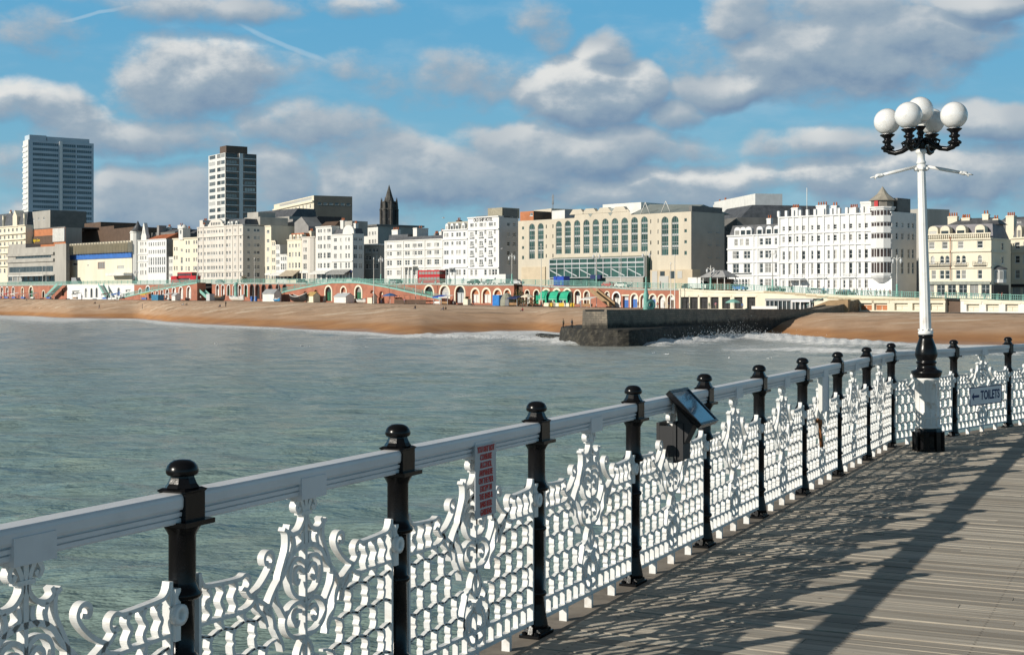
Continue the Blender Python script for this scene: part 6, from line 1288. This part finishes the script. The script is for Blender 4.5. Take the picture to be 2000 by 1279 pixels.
t = obox_thing('grey_hut', 'small grey hut at the foot of the underpass left of the boats', 'hut', 411, 8, 2.2, 2.0, 2.4, M_lgrey)
t = obox_thing('blue_cabin', 'bright blue cubicle cabin left of the grey dome tent', 'cabin', 974, 8, 2.6, 2.2, 2.9, mat('cabin_blue', (.03, .22, .62), .5)); ribs(t, 2.6, 2.2, 2.9, mat('cabin_blue', (.03, .22, .62)), 5)
t = obox_thing('planter_box', 'cream planter box between the glazed arches and white doors', 'planter', 912, 6, 1.9, 1.2, 1.7, M_cream); b = MB()
for i in range(60): a = random.uniform(0, 6.28); r_ = random.uniform(0, .8); b.obox((r_ * math.cos(a), .5 * r_ * math.sin(a), 1.8 + random.uniform(0, .5)), Vector((random.uniform(-1, 1), random.uniform(-1, 1), random.uniform(-1, 1))).normalized(), (0, 1, 0), (0, 0, 1), .12, .12, .02)
b.build('foliage', M_foliage, t)
for u, l in ((492, 'left blue drum before the black arches'), (500, 'right blue drum before the black arches')):
    q = wline(u, 4); t = thing('blue_drum', l, 'drum', (q.x, q.y, zlow(u) + .05), 0, 'blue drums before the black arches'); b = MB(); b.lathe([(.5, 0), (.52, .05), (.5, .1), (.5, .7), (.53, .75), (.5, .8), (.5, 1.5), (.53, 1.55), (.48, 1.6)], 14); b.build('barrel', M_blue, t); b = MB(); b.lathe([(.47, 1.602), (.47, 1.66)], 14); b.build('lid', M_offwhite, t)
def hut(label, u, off, w, d, h, wm, rm, ridge='x'):
    q = wline(u, off); t = thing('beach_shed', label, 'shed', (q.x, q.y, zlow(u)), STA); b = MB(); pr = [(-d / 2, 0), (d / 2, 0), (d / 2, h * .68), (0, h), (-d / 2, h * .68)]
    vs = [(x, y, z) for x in (-w / 2, w / 2) for y, z in pr]; k = 5; b.add(vs, [tuple(range(k)), tuple(range(2 * k - 1, k - 1, -1))] + [(i, (i + 1) % k, (i + 1) % k + k, i + k) for i in range(k)]); b.build('wall', wm, t)
    b = MB(); e = .12
    for sg in (-1, 1): b.add([(-w / 2 - .15, 0, h + e), (w / 2 + .15, 0, h + e), (w / 2 + .15, sg * (d / 2 + .2), h * .66), (-w / 2 - .15, sg * (d / 2 + .2), h * .66), (-w / 2 - .15, 0, h + .004), (w / 2 + .15, 0, h + .004), (w / 2 + .15, sg * (d / 2 + .2), h * .66 - e), (-w / 2 - .15, sg * (d / 2 + .2), h * .66 - e)], [(0, 1, 2, 3), (7, 6, 5, 4), (2, 6, 7, 3), (0, 3, 7, 4), (1, 5, 6, 2)])
    b.build('roof', rm, t); b = MB(); b.box(-w / 2 - .03, -w / 2 - .003, -.5, .5, .1, h * .6); b.build('door', M_lgrey, t); return t
hut('long white beach shed with grey roof right of the black arches', 531, 9, 6.6, 2.8, 4.0, M_offwhite, M_grey)
hut('white and grey beach shed standing before the middle ramp arch', 672, 9, 6.0, 3.2, 2.9, M_offwhite, M_lgrey)
hut('small white shed before the largest ramp arches', 344, 9, 2.4, 2.2, 2.6, M_offwhite, M_lgrey)
hut('cream and red snack hut left of the double ramp arches', 612, 8, 3.4, 2.6, 3.2, M_cream, mat('ochre_roof', (.5, .33, .12), .7))
hut('cream ticket hut below the right ramp arch', 727, 8, 2.2, 2.0, 2.9, M_cream, M_redbrick)
def boat(label, u, off, L, W, H, hm, im, rz=0.0, z=None):
    q = wline(u, off); t = thing('beached_boat', label, 'boat', (q.x, q.y, zlow(u) + .1), STA + rz, 'wooden boats drawn up on the shingle'); b = MB(); g = MB(); n = 14; R_ = []
    for i in range(n + 1):
        s = i / n; x = -L / 2 + L * s; w = W / 2 * (math.sin(math.pi * min(1, .12 + s * .88)) ** .6) * (1 if s < .97 else .4); sh = H * (.78 + .5 * (2 * s - 1) ** 2 * (1.2 if s > .5 else .7)); kz = .5 * max(0, (abs(2 * s - 1) - .6)) * H
        R_.append([(x, -w, sh), (x, -w * .9, sh * .55 + kz * .4), (x, -w * .45, .15 * H + kz), (x, 0, kz), (x, w * .45, .15 * H + kz), (x, w * .9, sh * .55 + kz * .4), (x, w, sh)])
    b.add([p_ for r_ in R_ for p_ in r_], [(i * 7 + j, (i + 1) * 7 + j, (i + 1) * 7 + j + 1, i * 7 + j + 1) for i in range(n) for j in range(6)] + [tuple(range(7)), tuple(range(n * 7, n * 7 + 7))[::-1]], 0, True); b.build('hull', hm, t, recalc=True)
    for sy in (0, 6): g.tube([r_[sy] for r_ in R_], .10, 6)
    g.build('gunwale', im, t); s = MB()
    for x in (-L * .25, 0, L * .22): s.box(x - .15, x + .15, -W * .40, W * .40, H * .6, H * .66)
    s.build('thwart', M_timber, t); return t
boat('black hulled boat left of the white boat before the white arches', 430, 9, 6.0, 2.0, 1.5, M_black, M_timber)
boat('long white boat beached below the turquoise column', 464, 10, 8.6, 2.4, 1.6, M_offwhite, M_lgrey)
boat('large black boat with white gunwale right of the white shed', 584, 10, 8.4, 2.8, 2.1, M_black, M_offwhite)
boat('small bright blue boat beside the white shed', 541, 12, 3.4, 1.4, .95, mat('sky_blue_paint', (.05, .30, .60), .5), M_offwhite)
boat('small white boat before the right big ramp arch', 706, 9, 4.2, 1.5, 1.0, M_offwhite, M_lgrey)
def stall(label, u, off, m, w=3.4):
    q = wline(u, off); t = thing('market_stall', label, 'stall', (q.x, q.y, zlow(u)), STA, 'stalls along the lower promenade'); b = MB()
    for sx in (-1, 1):
        for sy in (-1, 1): b.box(sx * w / 2 - .05, sx * w / 2 + .05, sy * 1.1 - .05, sy * 1.1 + .05, 0, 2.3 + (.3 if sy > 0 else 0))
    b.build('frame', M_lgrey, t); b = MB(); b.add([(-w / 2 - .2, -1.4, 2.2), (w / 2 + .2, -1.4, 2.2), (w / 2 + .2, 1.2, 2.75), (-w / 2 - .2, 1.2, 2.75), (-w / 2 - .2, -1.4, 1.95), (w / 2 + .2, -1.4, 1.95)], [(0, 1, 2, 3), (0, 4, 5, 1)]); b.build('awning', m, t)
    b = MB(); b.box(-w / 2 + .1, w / 2 - .1, -.9, -.3, .3, .95); b.build('counter', random.choice((M_offwhite, M_timber, M_blue)), t)
for u, m, l in ((2, M_offwhite, 'white awning stall furthest left on the beach front'), (16, M_red, 'red awning stall second from the left'), (30, M_offwhite, 'white awning stall beside the red one'), (48, M_redbrick, 'brick red awning stall before the large left arch'), (66, M_grey, 'grey awning stall beside the dark bin'), (98, M_bluegrey, 'blue grey stall beside the turquoise stairs'), (150, M_darkconc, 'dark stall before the white kiosk windows'), (208, M_brown, 'brown stall below the kiosk stairs'), (228, M_blue, 'blue stall before the kiosk with blue door'), (860, mat('royal_blue', (.02, .08, .50)), 'royal blue canvas stall below the descending ramp'), (872, M_offwhite, 'white canvas stall right of the royal blue one'), (1007, M_navy, 'navy stall right of the grey dome tent'), (1150, M_offwhite, 'white stall at the foot of the wooden stairs'), (330, M_lgrey, 'silver stall right of the blue container'), (285, M_yellow, 'yellow awning stall left of the blue container')): stall(l, u, 7, m)
b = None
def umbrella(label, u, off, m, rad=2.0, hh=2.6):
    q = wline(u, off); t = thing('parasol', label, 'parasol', (q.x, q.y, zlow(u))); p = MB(); p.lathe([(.35, 0), (.35, .08), (.05, .1), (.05, hh)], 8); p.build('pole', M_offwhite, t); c = MB(); c.lathe([(rad, hh - .75), (rad * .98, hh - .6), (rad * .5, hh - .1), (.05, hh + .15)], 8, smooth=False); c.build('canopy', m, t)
umbrella('large blue parasol at the left of the brown cafe fence', 762, 8, mat('faded_blue_canvas', (.06, .15, .36), .8), 2.2, 3.0); umbrella('mint parasol among the colonnade tables', 1432, 5, M_mint, 1.8, 2.4); umbrella('cream parasol left of the green awnings', 1030, 8, M_cream, 1.8, 3.2)
t = thing('cafe_fence', 'low brown slatted cafe fence below the descending ramp', 'fence', (*wline(770, 8), zlow(770)), STA); b = MB(); L = (wline(832, 8) - wline(770, 8)).length
for i in range(30): b.box(L * i / 30, L * (i + .75) / 30, -.04, .04, .1, 1.25)
b.build('slats', M_brown, t); b = MB(); b.box(0, L, -.05, .05, 1.26, 1.36); b.box(0, L, .05, .12, 1.9, 2.2); b.build('rail', M_redbrick, t); b = MB()
for i in range(7): b.box(L * i / 6 - .06, L * i / 6 + .06, .0, .1, 1.36, 2.4)
b.build('post', M_brown, t)
for k_, u in enumerate((1067, 1087.5, 1108)):
    q = wline(u, .4); t = thing('green_awning', ('left', 'middle', 'right')[k_] + ' of the three bright green scalloped awnings over the arches', 'awning', (q.x, q.y, zlow(u) + 2.2), STA, 'green awnings'); b = MB(); w = 2.9; n = 10; vs = []
    for y, z, r_ in ((0, 2.0, 1), (-1.0, 1.6, 1), (-1.7, .2, 1), (-1.7, -.4, 1)):
        for i in range(n + 1): vs.append((-w / 2 + w * i / n, y, z - (.12 if z < 0 and i % 2 else 0)))
    b.add(vs, [(j * (n + 1) + i, j * (n + 1) + i + 1, (j + 1) * (n + 1) + i + 1, (j + 1) * (n + 1) + i) for j in range(3) for i in range(n)]); b.build('canvas', M_green, t); b = MB(); b.tube([(-w / 2, -1.68, -.2), (w / 2, -1.68, -.2)], .04, 6); b.build('bar', M_offwhite, t)
t = thing('yellow_barrier', 'low yellow and cream barrier before the green awnings', 'barrier', (*wline(1062, 5), zlow(1062)), STA); L = (wline(1122, 5) - wline(1062, 5)).length; b = MB()
for i in range(6): b.box(L * i / 6 + .05, L * (i + 1) / 6 - .05, -.06, .06, .05, 1.0, i % 2)
b.build('panel', [M_cream, M_yellow], t)
q = wline(990, 7); t = thing('dome_tent', 'grey canvas dome tent right of the bright blue cabin', 'tent', (q.x, q.y, zlow(990))); b = MB(); b.lathe([(2.0, 0), (2.0, 1.4), (1.7, 2.3), (1.0, 3.1), (.3, 3.5), (.02, 3.6)], 10, smooth=False); b.build('canvas', mat('grey_canvas', (.30, .30, .24), .85, .1, .8), t); b = MB(); b.box(-.5, .5, -2.06, -1.9, 0, 1.8); b.build('flap', M_grey, t)
def plant(label, u, off, n, rad, hh, z0=None):
    q = wline(u, off); t = thing('shrub', label, 'shrub', (q.x, q.y, zlow(u) if z0 is None else z0)); b = MB(); s = MB()
    for i in range(n):
        a = random.uniform(0, 6.28); r_ = rad * math.sqrt(random.random()); z = hh * random.uniform(.15, 1) * (1 - .4 * r_ / rad); e = Vector((random.uniform(-1, 1), random.uniform(-1, 1), random.uniform(-.6, .6))).normalized(); f = e.orthogonal().normalized(); b.face([Vector((r_ * math.cos(a), r_ * math.sin(a), z)) + e * .28 * x_ + f * .13 * y_ for x_, y_ in ((-1, 0), (0, 1), (1, 0), (0, -1))])
    for i in range(5): a = i * 1.26; s.tube([(0, 0, 0), (rad * .5 * math.cos(a), rad * .5 * math.sin(a), hh * .8)], .05, 5)
    b.build('foliage', M_foliage, t); s.build('stem', M_timber, t)
plant('dark climbing plants in the recess left of the green awnings', 1012, 1, 260, 1.6, 5.6); plant('leafy pergola planting left of the green awnings', 1036, 7, 160, 2.2, 2.6); plant('shrub beside the side street lamp', 735, -6, 100, 1.2, 2.0, ztop(735)); plant('small tree before the shaded flank of the pale hotel', 476, -9, 150, 1.4, 3.6, ztop(476))
def stairs(label, u0, u1, off, v0, v1, m, n=16):
    P0, P1 = wline(u0, off), wline(u1, off); d = (P1 - P0); L = d.length; z0, z1 = zz(v0, P0.y), zz(v1, P1.y); zb = min(z0, z1); t = thing('beach_stairs', label, 'stairs', (P0.x, P0.y, zb), math.atan2(d.y, d.x)); b = MB()
    for i in range(n): x = L * i / n; z = z0 + (z1 - z0) * (i + .5) / n - zb; b.box(x, x + L / n + .05, 0, 2.0, max(0, z - .25), z)
    b.build('tread', m, t); 
    for y in (-.08, 2.02):
        g = MB(); g.add([(0, y, z0 - zb - .1), (L, y, z1 - zb - .1), (L, y, z1 - zb + 1.0), (0, y, z0 - zb + 1.0), (0, y + .06, z0 - zb - .1), (L, y + .06, z1 - zb - .1), (L, y + .06, z1 - zb + 1.0), (0, y + .06, z0 - zb + 1.0)], [(0, 1, 2, 3), (7, 6, 5, 4), (3, 2, 6, 7), (0, 3, 7, 4), (1, 5, 6, 2), (0, 4, 5, 1)]); g.build('balustrade', m, t)
stairs('brown wooden stairs descending rightwards beside the green awning arches', 1153, 1190, 3, 569, 598, mat('orange_brown_timber', (.36, .24, .13), .75)); stairs('turquoise stairs climbing right beside the short red wall', 88, 112, 4, 581, 557, M_mint); stairs('turquoise stairs descending rightwards over the white kiosks', 192, 206, 4, 557, 582, M_mint); stairs('turquoise stairs below the dark underpass', 388, 406, 4, 568, 585, M_mint)
# pavilion, glazed shelter and landing ramp
q = wline(1405, -7); t = thing('grey_roofed_pavilion', 'open pavilion with grey hipped roof before the dark mansard building', 'pavilion', (q.x, q.y, ztop(1405)), STA); b = MB(); b.frustum(-3.8, 3.8, -2.6, 2.6, 3.4, -1.6, 1.6, -.7, .7, 4.9); b.box(-3.9, 3.9, -2.7, 2.7, 3.2, 3.397); b.build('roof', mat('grey_lead_roof', (.36, .36, .36), .6), t)
for sx in (-3.3, -1.1, 1.1, 3.3):
    for sy in (-2.2, 2.2): b = MB(); b.lathe([(.16, 0), (.11, .3), (.1, 3.2)], 8, (sx, sy, 0)); b.build('column', M_offwhite, t)
b = MB(); b.box(-3, 3, .6, 1.8, 0, 2.8); b.build('back_panel', M_brown, t)
def shelter():
    P0, P1 = wline(1494, 12), wline(1588, 12); d = P1 - P0; L = d.length; z0 = 3.6; t = thing('glazed_shelter', 'grey flat roofed glazed shelter with white framed kiosk behind the groyne', 'shelter', (P0.x, P0.y, z0), math.atan2(d.y, d.x)); zt_ = zz(583, P0.y) - z0
    b = MB(); b.box(0, L, 0, 4, zt_ - .5, zt_); b.build('roof', M_grey, t); b = MB(); b.box(.1, L - .1, .5, .56, 0, zt_ - .5); b.build('glazing', M_glass, t)
    for i in range(12): b = MB(); x = L * i / 11.0 * .97; b.box(x, x + .16, .2, .4, 0, zt_ - .502); b.build('mullion', M_lgrey, t)
    b = MB(); x = L * .62; b.box(x, L, -1.2, .15, zt_ - .75, zt_ - .35); 
    for dx in (0, .45, .96): b.box(x + (L - x) * dx, x + (L - x) * dx + .2, -1.1, -.9, 0, zt_ - .75)
    b.build('white_frame', M_bright_stucco, t); b = MB(); b.box(-2.5, L * .35, -1.6, -1.45, 0, 1.6); b.build('parapet', M_offwhite, t)
    P0, P1 = wline(1575, 13), wline(1656, 9); d = P1 - P0; L = d.length; r_ = thing('landing_ramp', 'broad brown planked ramp rising to the sea wall beside the groyne', 'ramp', (P0.x, P0.y, 3.0), math.atan2(d.y, d.x)); b = MB(); za, zc = zz(604, P0.y) - 3, zz(585, P1.y) - 3; b.prism([(0, 0), (L, 0), (L, zc), (L * .55, zc * .96), (0, za)], 0, 6); b.build('deck', mat('brown_ramp_planks', (.40, .27, .15), .8, .1, .8), r_); b = MB(); b.tube([(0, 0, za + .9), (L * .55, 0, zc + .9), (L, 0, zc + .9)], .06, 6); b.build('handrail', M_mint, r_)
shelter()
# ------------------------------------------------------------------ people
SKIN = mat('skin', (.42, .26, .19), .6, .05, 4); CLOTH = {k: mat('cloth_' + k, c, .85, .1, 5) for k, c in dict(black=(.02, .02, .022), navy=(.03, .04, .09), red=(.45, .03, .03), tan=(.40, .31, .20), white=(.70, .68, .64), grey=(.16, .16, .17), blue=(.06, .16, .38), green=(.08, .17, .09), jeans=(.07, .10, .18), pink=(.55, .22, .28)).items()}; HAIR = {k: mat('hair_' + k, c, .7, .2, 8) for k, c in dict(dark=(.03, .022, .016), brown=(.10, .06, .035), fair=(.32, .23, .12)).items()}
POSES = dict(stand=dict(hipL=(.09, 0, .90), kneeL=(.10, -.01, .49), ankL=(.10, .02, .07), toeL=(.11, -.13, .03), hipR=(-.09, 0, .90), kneeR=(-.10, -.03, .49), ankR=(-.11, 0, .07), toeR=(-.12, -.15, .03), pel=(0, 0, .95), wai=(0, .0, 1.08), che=(0, -.01, 1.30), nec=(0, .0, 1.47), head=(0, -.02, 1.60), top=(0, -.01, 1.70), shL=(.18, 0, 1.42), elL=(.23, .03, 1.14), waL=(.22, -.06, .90), haL=(.215, -.09, .80), shR=(-.18, 0, 1.42), elR=(-.24, .02, 1.14), waR=(-.22, -.08, .91), haR=(-.21, -.12, .82)),
             walk=dict(hipL=(.08, 0, .89), kneeL=(.09, -.18, .50), ankL=(.09, -.28, .10), toeL=(.09, -.43, .08), hipR=(-.08, 0, .89), kneeR=(-.09, .06, .47), ankR=(-.09, .30, .14), toeR=(-.09, .20, .03), pel=(0, 0, .94), wai=(0, -.01, 1.07), che=(0, -.03, 1.29), nec=(0, -.04, 1.46), head=(0, -.07, 1.59), top=(0, -.06, 1.69), shL=(.18, -.02, 1.41), elL=(.22, .16, 1.16), waL=(.20, .14, .93), haL=(.20, .11, .84), shR=(-.18, -.04, 1.41), elR=(-.22, -.12, 1.14), waR=(-.19, -.32, 1.0), haR=(-.18, -.40, .97)),
             sit=dict(hipL=(.10, 0, .14), kneeL=(.14, -.34, .42), ankL=(.13, -.58, .10), toeL=(.13, -.72, .05), hipR=(-.10, 0, .14), kneeR=(-.14, -.36, .40), ankR=(-.13, -.56, .10), toeR=(-.13, -.70, .05), pel=(0, .02, .15), wai=(0, .06, .30), che=(0, .02, .52), nec=(0, -.03, .68), head=(0, -.08, .80), top=(0, -.07, .90), shL=(.18, .0, .63), elL=(.22, -.16, .40), waL=(.15, -.36, .44), haL=(.10, -.43, .43), shR=(-.18, 0, .63), elR=(-.22, -.15, .40), waR=(-.15, -.35, .43), haR=(-.10, -.42, .42)))
RAD = dict(pel=(.15, .11), wai=(.135, .10), che=(.165, .115), nec=(.055, .055), head=(.075, .092), top=(.06, .075), hipL=(.09, .095), kneeL=(.06, .062), ankL=(.042, .045), toeL=(.04, .03), shL=(.065, .065), elL=(.045, .045), waL=(.032, .035), haL=(.035, .022))
def body_mesh(pose):
    P = POSES[pose]; names = list(P); vs = [P[k] for k in names]; ed = [('pel', 'wai'), ('wai', 'che'), ('che', 'nec'), ('nec', 'head'), ('head', 'top')]
    for s in 'LR': ed += [('pel', 'hip' + s), ('hip' + s, 'knee' + s), ('knee' + s, 'ank' + s), ('ank' + s, 'toe' + s), ('che', 'sh' + s), ('sh' + s, 'el' + s), ('el' + s, 'wa' + s), ('wa' + s, 'ha' + s)]
    rr = [RAD[k] if k in RAD else RAD[k[:-1] + 'L'] for k in names]
    for s in 'LR':                                     # thumb and four fingers
        h = Vector(P['ha' + s]); w = Vector(P['wa' + s]); d = (h - w).normalized(); side = Vector((1, 0, 0)) * (1 if s == 'L' else -1); a = d.cross(side).normalized()
        for i, (o, L) in enumerate(((-.024, .065), (-.008, .078), (.008, .072), (.024, .056))):
            names += ['f%s%d' % (s, i), 'g%s%d' % (s, i)]; b1 = h + d * .03 + a * o; vs += [tuple(b1), tuple(b1 + d * L - side * .015)]; rr += [(.0095, .0095), (.0075, .0075)]; ed += [('ha' + s, 'f%s%d' % (s, i)), ('f%s%d' % (s, i), 'g%s%d' % (s, i))]
        names += ['t' + s]; vs += [tuple(w.lerp(h, .6) + a * .04 + d * .03 - side * .01)]; rr += [(.010, .010)]; ed += [('wa' + s, 't' + s)]
    me = bpy.data.meshes.new('body'); me.from_pydata(vs, [(names.index(a), names.index(b)) for a, b in ed], []); o = bpy.data.objects.new('body', me); C.objects.link(o)
    sk = o.modifiers.new('skin', 'SKIN'); sk.use_smooth_shade = True; sv = me.skin_vertices[0].data
    for i, r_ in enumerate(rr): sv[i].radius = r_; sv[i].use_root = (names[i] == 'pel')
    su = o.modifiers.new('sub', 'SUBSURF'); su.levels = 1; su.render_levels = 1
    dg = bpy.context.evaluated_depsgraph_get(); m2 = bpy.data.meshes.new_from_object(o.evaluated_get(dg)); bpy.data.objects.remove(o)
    # nose and brow on the face
    hd = Vector(P['head']); bm = bmesh.new(); bm.from_mesh(m2)
    for v in bm.verts:
        dv = v.co - hd
        if abs(dv.x) < .02 and dv.y < -.05 and abs(dv.z) < .03: v.co.y -= .016
    bm.to_mesh(m2); bm.free(); return m2, P
BODY = {k: body_mesh(k) for k in POSES}
PCACHE = {}
def person(label, loc, rz, pose='stand', topc='black', leg='jeans', hair='dark', sc_=1.0, group=None, skirt=False):
    key = (pose, topc, leg, hair)
    if key not in PCACHE:
        m0, P = BODY[pose]; me = m0.copy(); me.materials.clear()
        for m in (SKIN, CLOTH[topc], CLOTH[leg], M_black): me.materials.append(m)
        nz = P['nec'][2]; wz = P['wai'][2] - .06
        for f in me.polygons:
            c = f.center; hand = min((c - Vector(P['ha' + s])).length for s in 'LR') < .13; foot = min(min((c - Vector(P[k + s])).length for s in 'LR') for k in ('ank', 'toe')) < .09
            if pose == 'sit': low = c.y < -.10 and not any((c - Vector(P[k + s])).length < .13 for s in 'LR' for k in ('el', 'wa', 'ha')) and c.z < .5 or c.z < .22
            else: low = c.z < wz and abs(c.x) < .165
            f.material_index = 0 if (c.z > nz + .015 or hand) else 3 if foot else 2 if low else 1
        hb = MB(); h = Vector(P['head']); hb.ball((h.x, h.y + .022, h.z + .045), .108, 12, 8, (.86, .95, .92)); hb.ball((h.x, h.y + .06, h.z - .03), .07, 10, 6, (1, .7, 1))
        ho = hb.build('hair', HAIR[hair]); PCACHE[key] = (me, ho.data); bpy.data.objects.remove(ho)
    me, hm = PCACHE[key]; t = thing('person', label, 'person', loc, rz, group); t.scale = (sc_,) * 3; link('body', me, t); link('hair', hm, t); return t
bpy.context.view_layer.update()
_bo = bpy.data.objects['beach']; _bco = np.empty(len(_bo.data.vertices) * 3, dtype=np.float32); _bo.data.vertices.foreach_get('co', _bco); _bco = _bco.reshape(-1, 3)
def beach_pt(u, v):                         # point of the shingle seen on this bearing and row
    k = (u - 1000) / F; q = _bco[np.abs((_bco[:, 0] / _bco[:, 1] - k) * F) < 8]; vv = HZ + (EYE - q[:, 2]) * F / q[:, 1]; i = np.argmin(np.abs(vv - v)); D = float(q[i, 1]); return (k * D, D, float(q[i, 2]))
for u, v, po, tc, lg_, hr, l in ((194, 603, 'walk', 'black', 'jeans', 'dark', 'person in black walking on the open shingle below the kiosks'), (186, 594, 'sit', 'navy', 'black', 'brown', 'person in navy sitting on the shingle below the kiosks'), (278, 604, 'stand', 'grey', 'black', 'dark', 'person in grey standing on the shingle below the yellow stall'), (52, 588, 'walk', 'tan', 'jeans', 'brown', 'person in tan walking at the left end of the beach'), (441, 600, 'stand', 'black', 'black', 'dark', 'person in black standing on the beach below the white boat'), (430, 600, 'sit', 'navy', 'jeans', 'brown', 'person in navy sitting beside the standing person in black'),
                               (811, 602, 'sit', 'black', 'jeans', 'dark', 'person in black sitting below the brown cafe fence'), (866, 607, 'sit', 'grey', 'jeans', 'brown', 'person in grey sitting left of a companion below the glazed arches'), (871, 607, 'sit', 'black', 'tan', 'dark', 'person in black sitting right of a companion below the glazed arches'), (925, 598, 'walk', 'navy', 'black', 'dark', 'person in navy walking past the planter box'), (1021, 608, 'sit', 'red', 'jeans', 'dark', 'person in a red jacket sitting on the shingle'), (1080, 603, 'walk', 'black', 'black', 'dark', 'person in black walking below the green awnings'),
                               (358, 597, 'sit', 'white', 'jeans', 'fair', 'person in white sitting below the large ramp arches'), (365, 597, 'sit', 'tan', 'jeans', 'brown', 'person in tan sitting below the large ramp arches')): person(l, beach_pt(u, v), random.uniform(-2.4, -.4), po, tc, lg_, hr, group='people on the beach')
for u, D, tc, l in ((1100, 219, 'tan', 'person in tan on the groyne apron looking at the waves, left of two'), (1117, 218, 'grey', 'person in grey on the groyne apron, right of two')): person(l, ((u - 1000) / F * D, D, 2.45), random.uniform(.6, 1.4), 'stand', tc, 'black', 'dark', .82, 'pair on the groyne')
cl = list(CLOTH); WHERE = {0: 'near the left stalls', 1: 'by the foyer', 2: 'by the zigzag hall'}
def crowd(us, offs, zf, where, grp):
    seen = {}
    for i, u in enumerate(us):
        tc = random.choice(['black', 'navy', 'red', 'tan', 'white', 'grey', 'blue', 'green', 'pink']); po = random.choice(['walk', 'walk', 'stand']); lg_ = random.choice(['jeans', 'black', 'grey', 'tan']); q = wline(u, random.uniform(*offs))
        k = (tc, po, lg_); hr = random.choice(list(HAIR)); n = seen.get(k, 0); seen[k] = n + 1
        person('%s haired person %s, %s top, %s trousers, %s' % (hr, 'walking' if po == 'walk' else 'standing', tc, {'jeans': 'blue'}.get(lg_, lg_), where(u)), (q.x, q.y, zf(u)), random.uniform(-3.1, 3.1), po, tc, lg_, hr, random.uniform(.94, 1.08), grp)
crowd([1546, 1580, 1608, 1617, 1629, 1640, 1648, 1659, 1668, 1674, 1683, 1695, 1701, 1712, 1719, 1727, 1738, 1760], (-6, -1), lambda u: ztop(u) + .06, lambda u: 'below the bays of the turret hotel' if u < 1660 else 'below the hotel corner turret', 'people on the promenade by the turret hotel')
crowd([1822, 1848, 1868, 1888, 1925, 1950, 1957], (-6, -1), lambda u: ztop(u) + .06, lambda u: 'before the cream hotel shop fronts', 'people before the cream hotel')
crowd([640, 655, 672, 690, 706, 880, 905, 940, 1135, 1150, 1234, 1290], (-5, -1), lambda u: ztop(u) + .06, lambda u: 'on the promenade before the cafes' if u < 800 else ('before the lettered hotel' if u < 1000 else 'before the glass atrium'), 'people on the upper promenade')
crowd([8, 20, 36, 55, 70, 100, 160, 210, 236, 330, 392, 602, 632, 690, 745, 790, 818], (4, 9), lambda u: zlow(u) + .07, lambda u: 'low path left of the ramp' if u < 400 else 'low path before the double ramp', 'people on the lower promenade, left half')
crowd([884, 1015, 1044, 1058, 1073, 1082, 1095, 1104, 1113, 1133, 1142, 1212, 1246, 1284, 1298, 1306, 1345, 1385, 1398, 1450], (3, 8), lambda u: zlow(u) + .07, lambda u: 'by the green awning arches' if u < 1160 else 'by the arched shops behind the groyne', 'people on the lower promenade, right half')
# ------------------------------------------------------------------ gulls, spray, litter
def gull(label, loc, rz, fly, grp='gulls'):
    t = thing('gull', label, 'gull', loc, rz, grp); b = MB(); b.ball((0, 0, 0), .1, 10, 7, (2.4, .9, .85)); b.ball((.25, 0, .06), .065, 8, 6); b.tube([(.30, 0, .05), (.37, 0, .03)], [.02, .006], 5); b.prism([(-.24, 0), (-.40, .02), (-.40, -.01)], -.06, .06); b.build('body', M_bright_stucco, t)
    for sy in (-1, 1):
        w = MB(); 
        if fly: w.add([(.12, sy * .06, .04), (-.1, sy * .06, .03), (-.08, sy * .4, .18), (.1, sy * .36, .2), (-.12, sy * .75, .12), (-.05, sy * .72, .14)], [(0, 1, 2, 3), (3, 2, 4, 5)])
        else: w.ball((-.06, sy * .07, .03), .07, 8, 5, (2.6, .5, .8))
        w.build('wing', M_lgrey, t)
D = 300
for u, v, D in ((866, 426, 300), (980, 486, 320)): p = at(u, v, D); gull('white gull in flight against the sky above the terrace' if u < 900 else 'white gull in flight before the shaded flank of the lettered hotel', p, .4, True)
for u, v in ((590, 677), (602, 678), (718, 679), (1276, 691), (1302, 693), (1424, 700), (1503, 701), (420, 672)): D = F * EYE / (v - HZ); gull('white gull floating on the water %s' % ('off the groyne' if u > 1200 else 'off the beach'), (*at(u, v, D).xy, .08), random.uniform(0, 6), False, 'gulls off the groyne' if u > 1200 else 'gulls off the beach')
def spray():
    b = MB(); nrm = np.random.default_rng(3)
    for (u, v, n, sx, sz) in ((1428, 664, 420, 3.0, 1.1), (1400, 667, 260, 4.0, .6), (1470, 664, 260, 4.0, .5), (1350, 671, 160, 3.5, .4), (1000, 668, 160, 6, .35), (940, 667, 120, 5, .3)):
        c = at(u, v, F * EYE / (v - HZ))
        for i in range(n):
            x, y = c.x + nrm.normal(0, sx), c.y + nrm.normal(0, 1.2); z = .5 + abs(nrm.normal(0, sz)); r_ = nrm.uniform(.02, .075) * (1 if z < 1.6 else .7)
            b.add([(x + r_, y, z), (x - r_ * .5, y + r_ * .87, z), (x - r_ * .5, y - r_ * .87, z), (x, y, z + r_ * 1.4), (x, y, z - r_ * 1.4)], [(0, 1, 3), (1, 2, 3), (2, 0, 3), (1, 0, 4), (2, 1, 4), (0, 2, 4)])
    o = b.build('sea_spray', mat('white_spray', (.86, .87, .87), .6, .02, 3), recalc=False); o['kind'] = 'stuff'
spray()
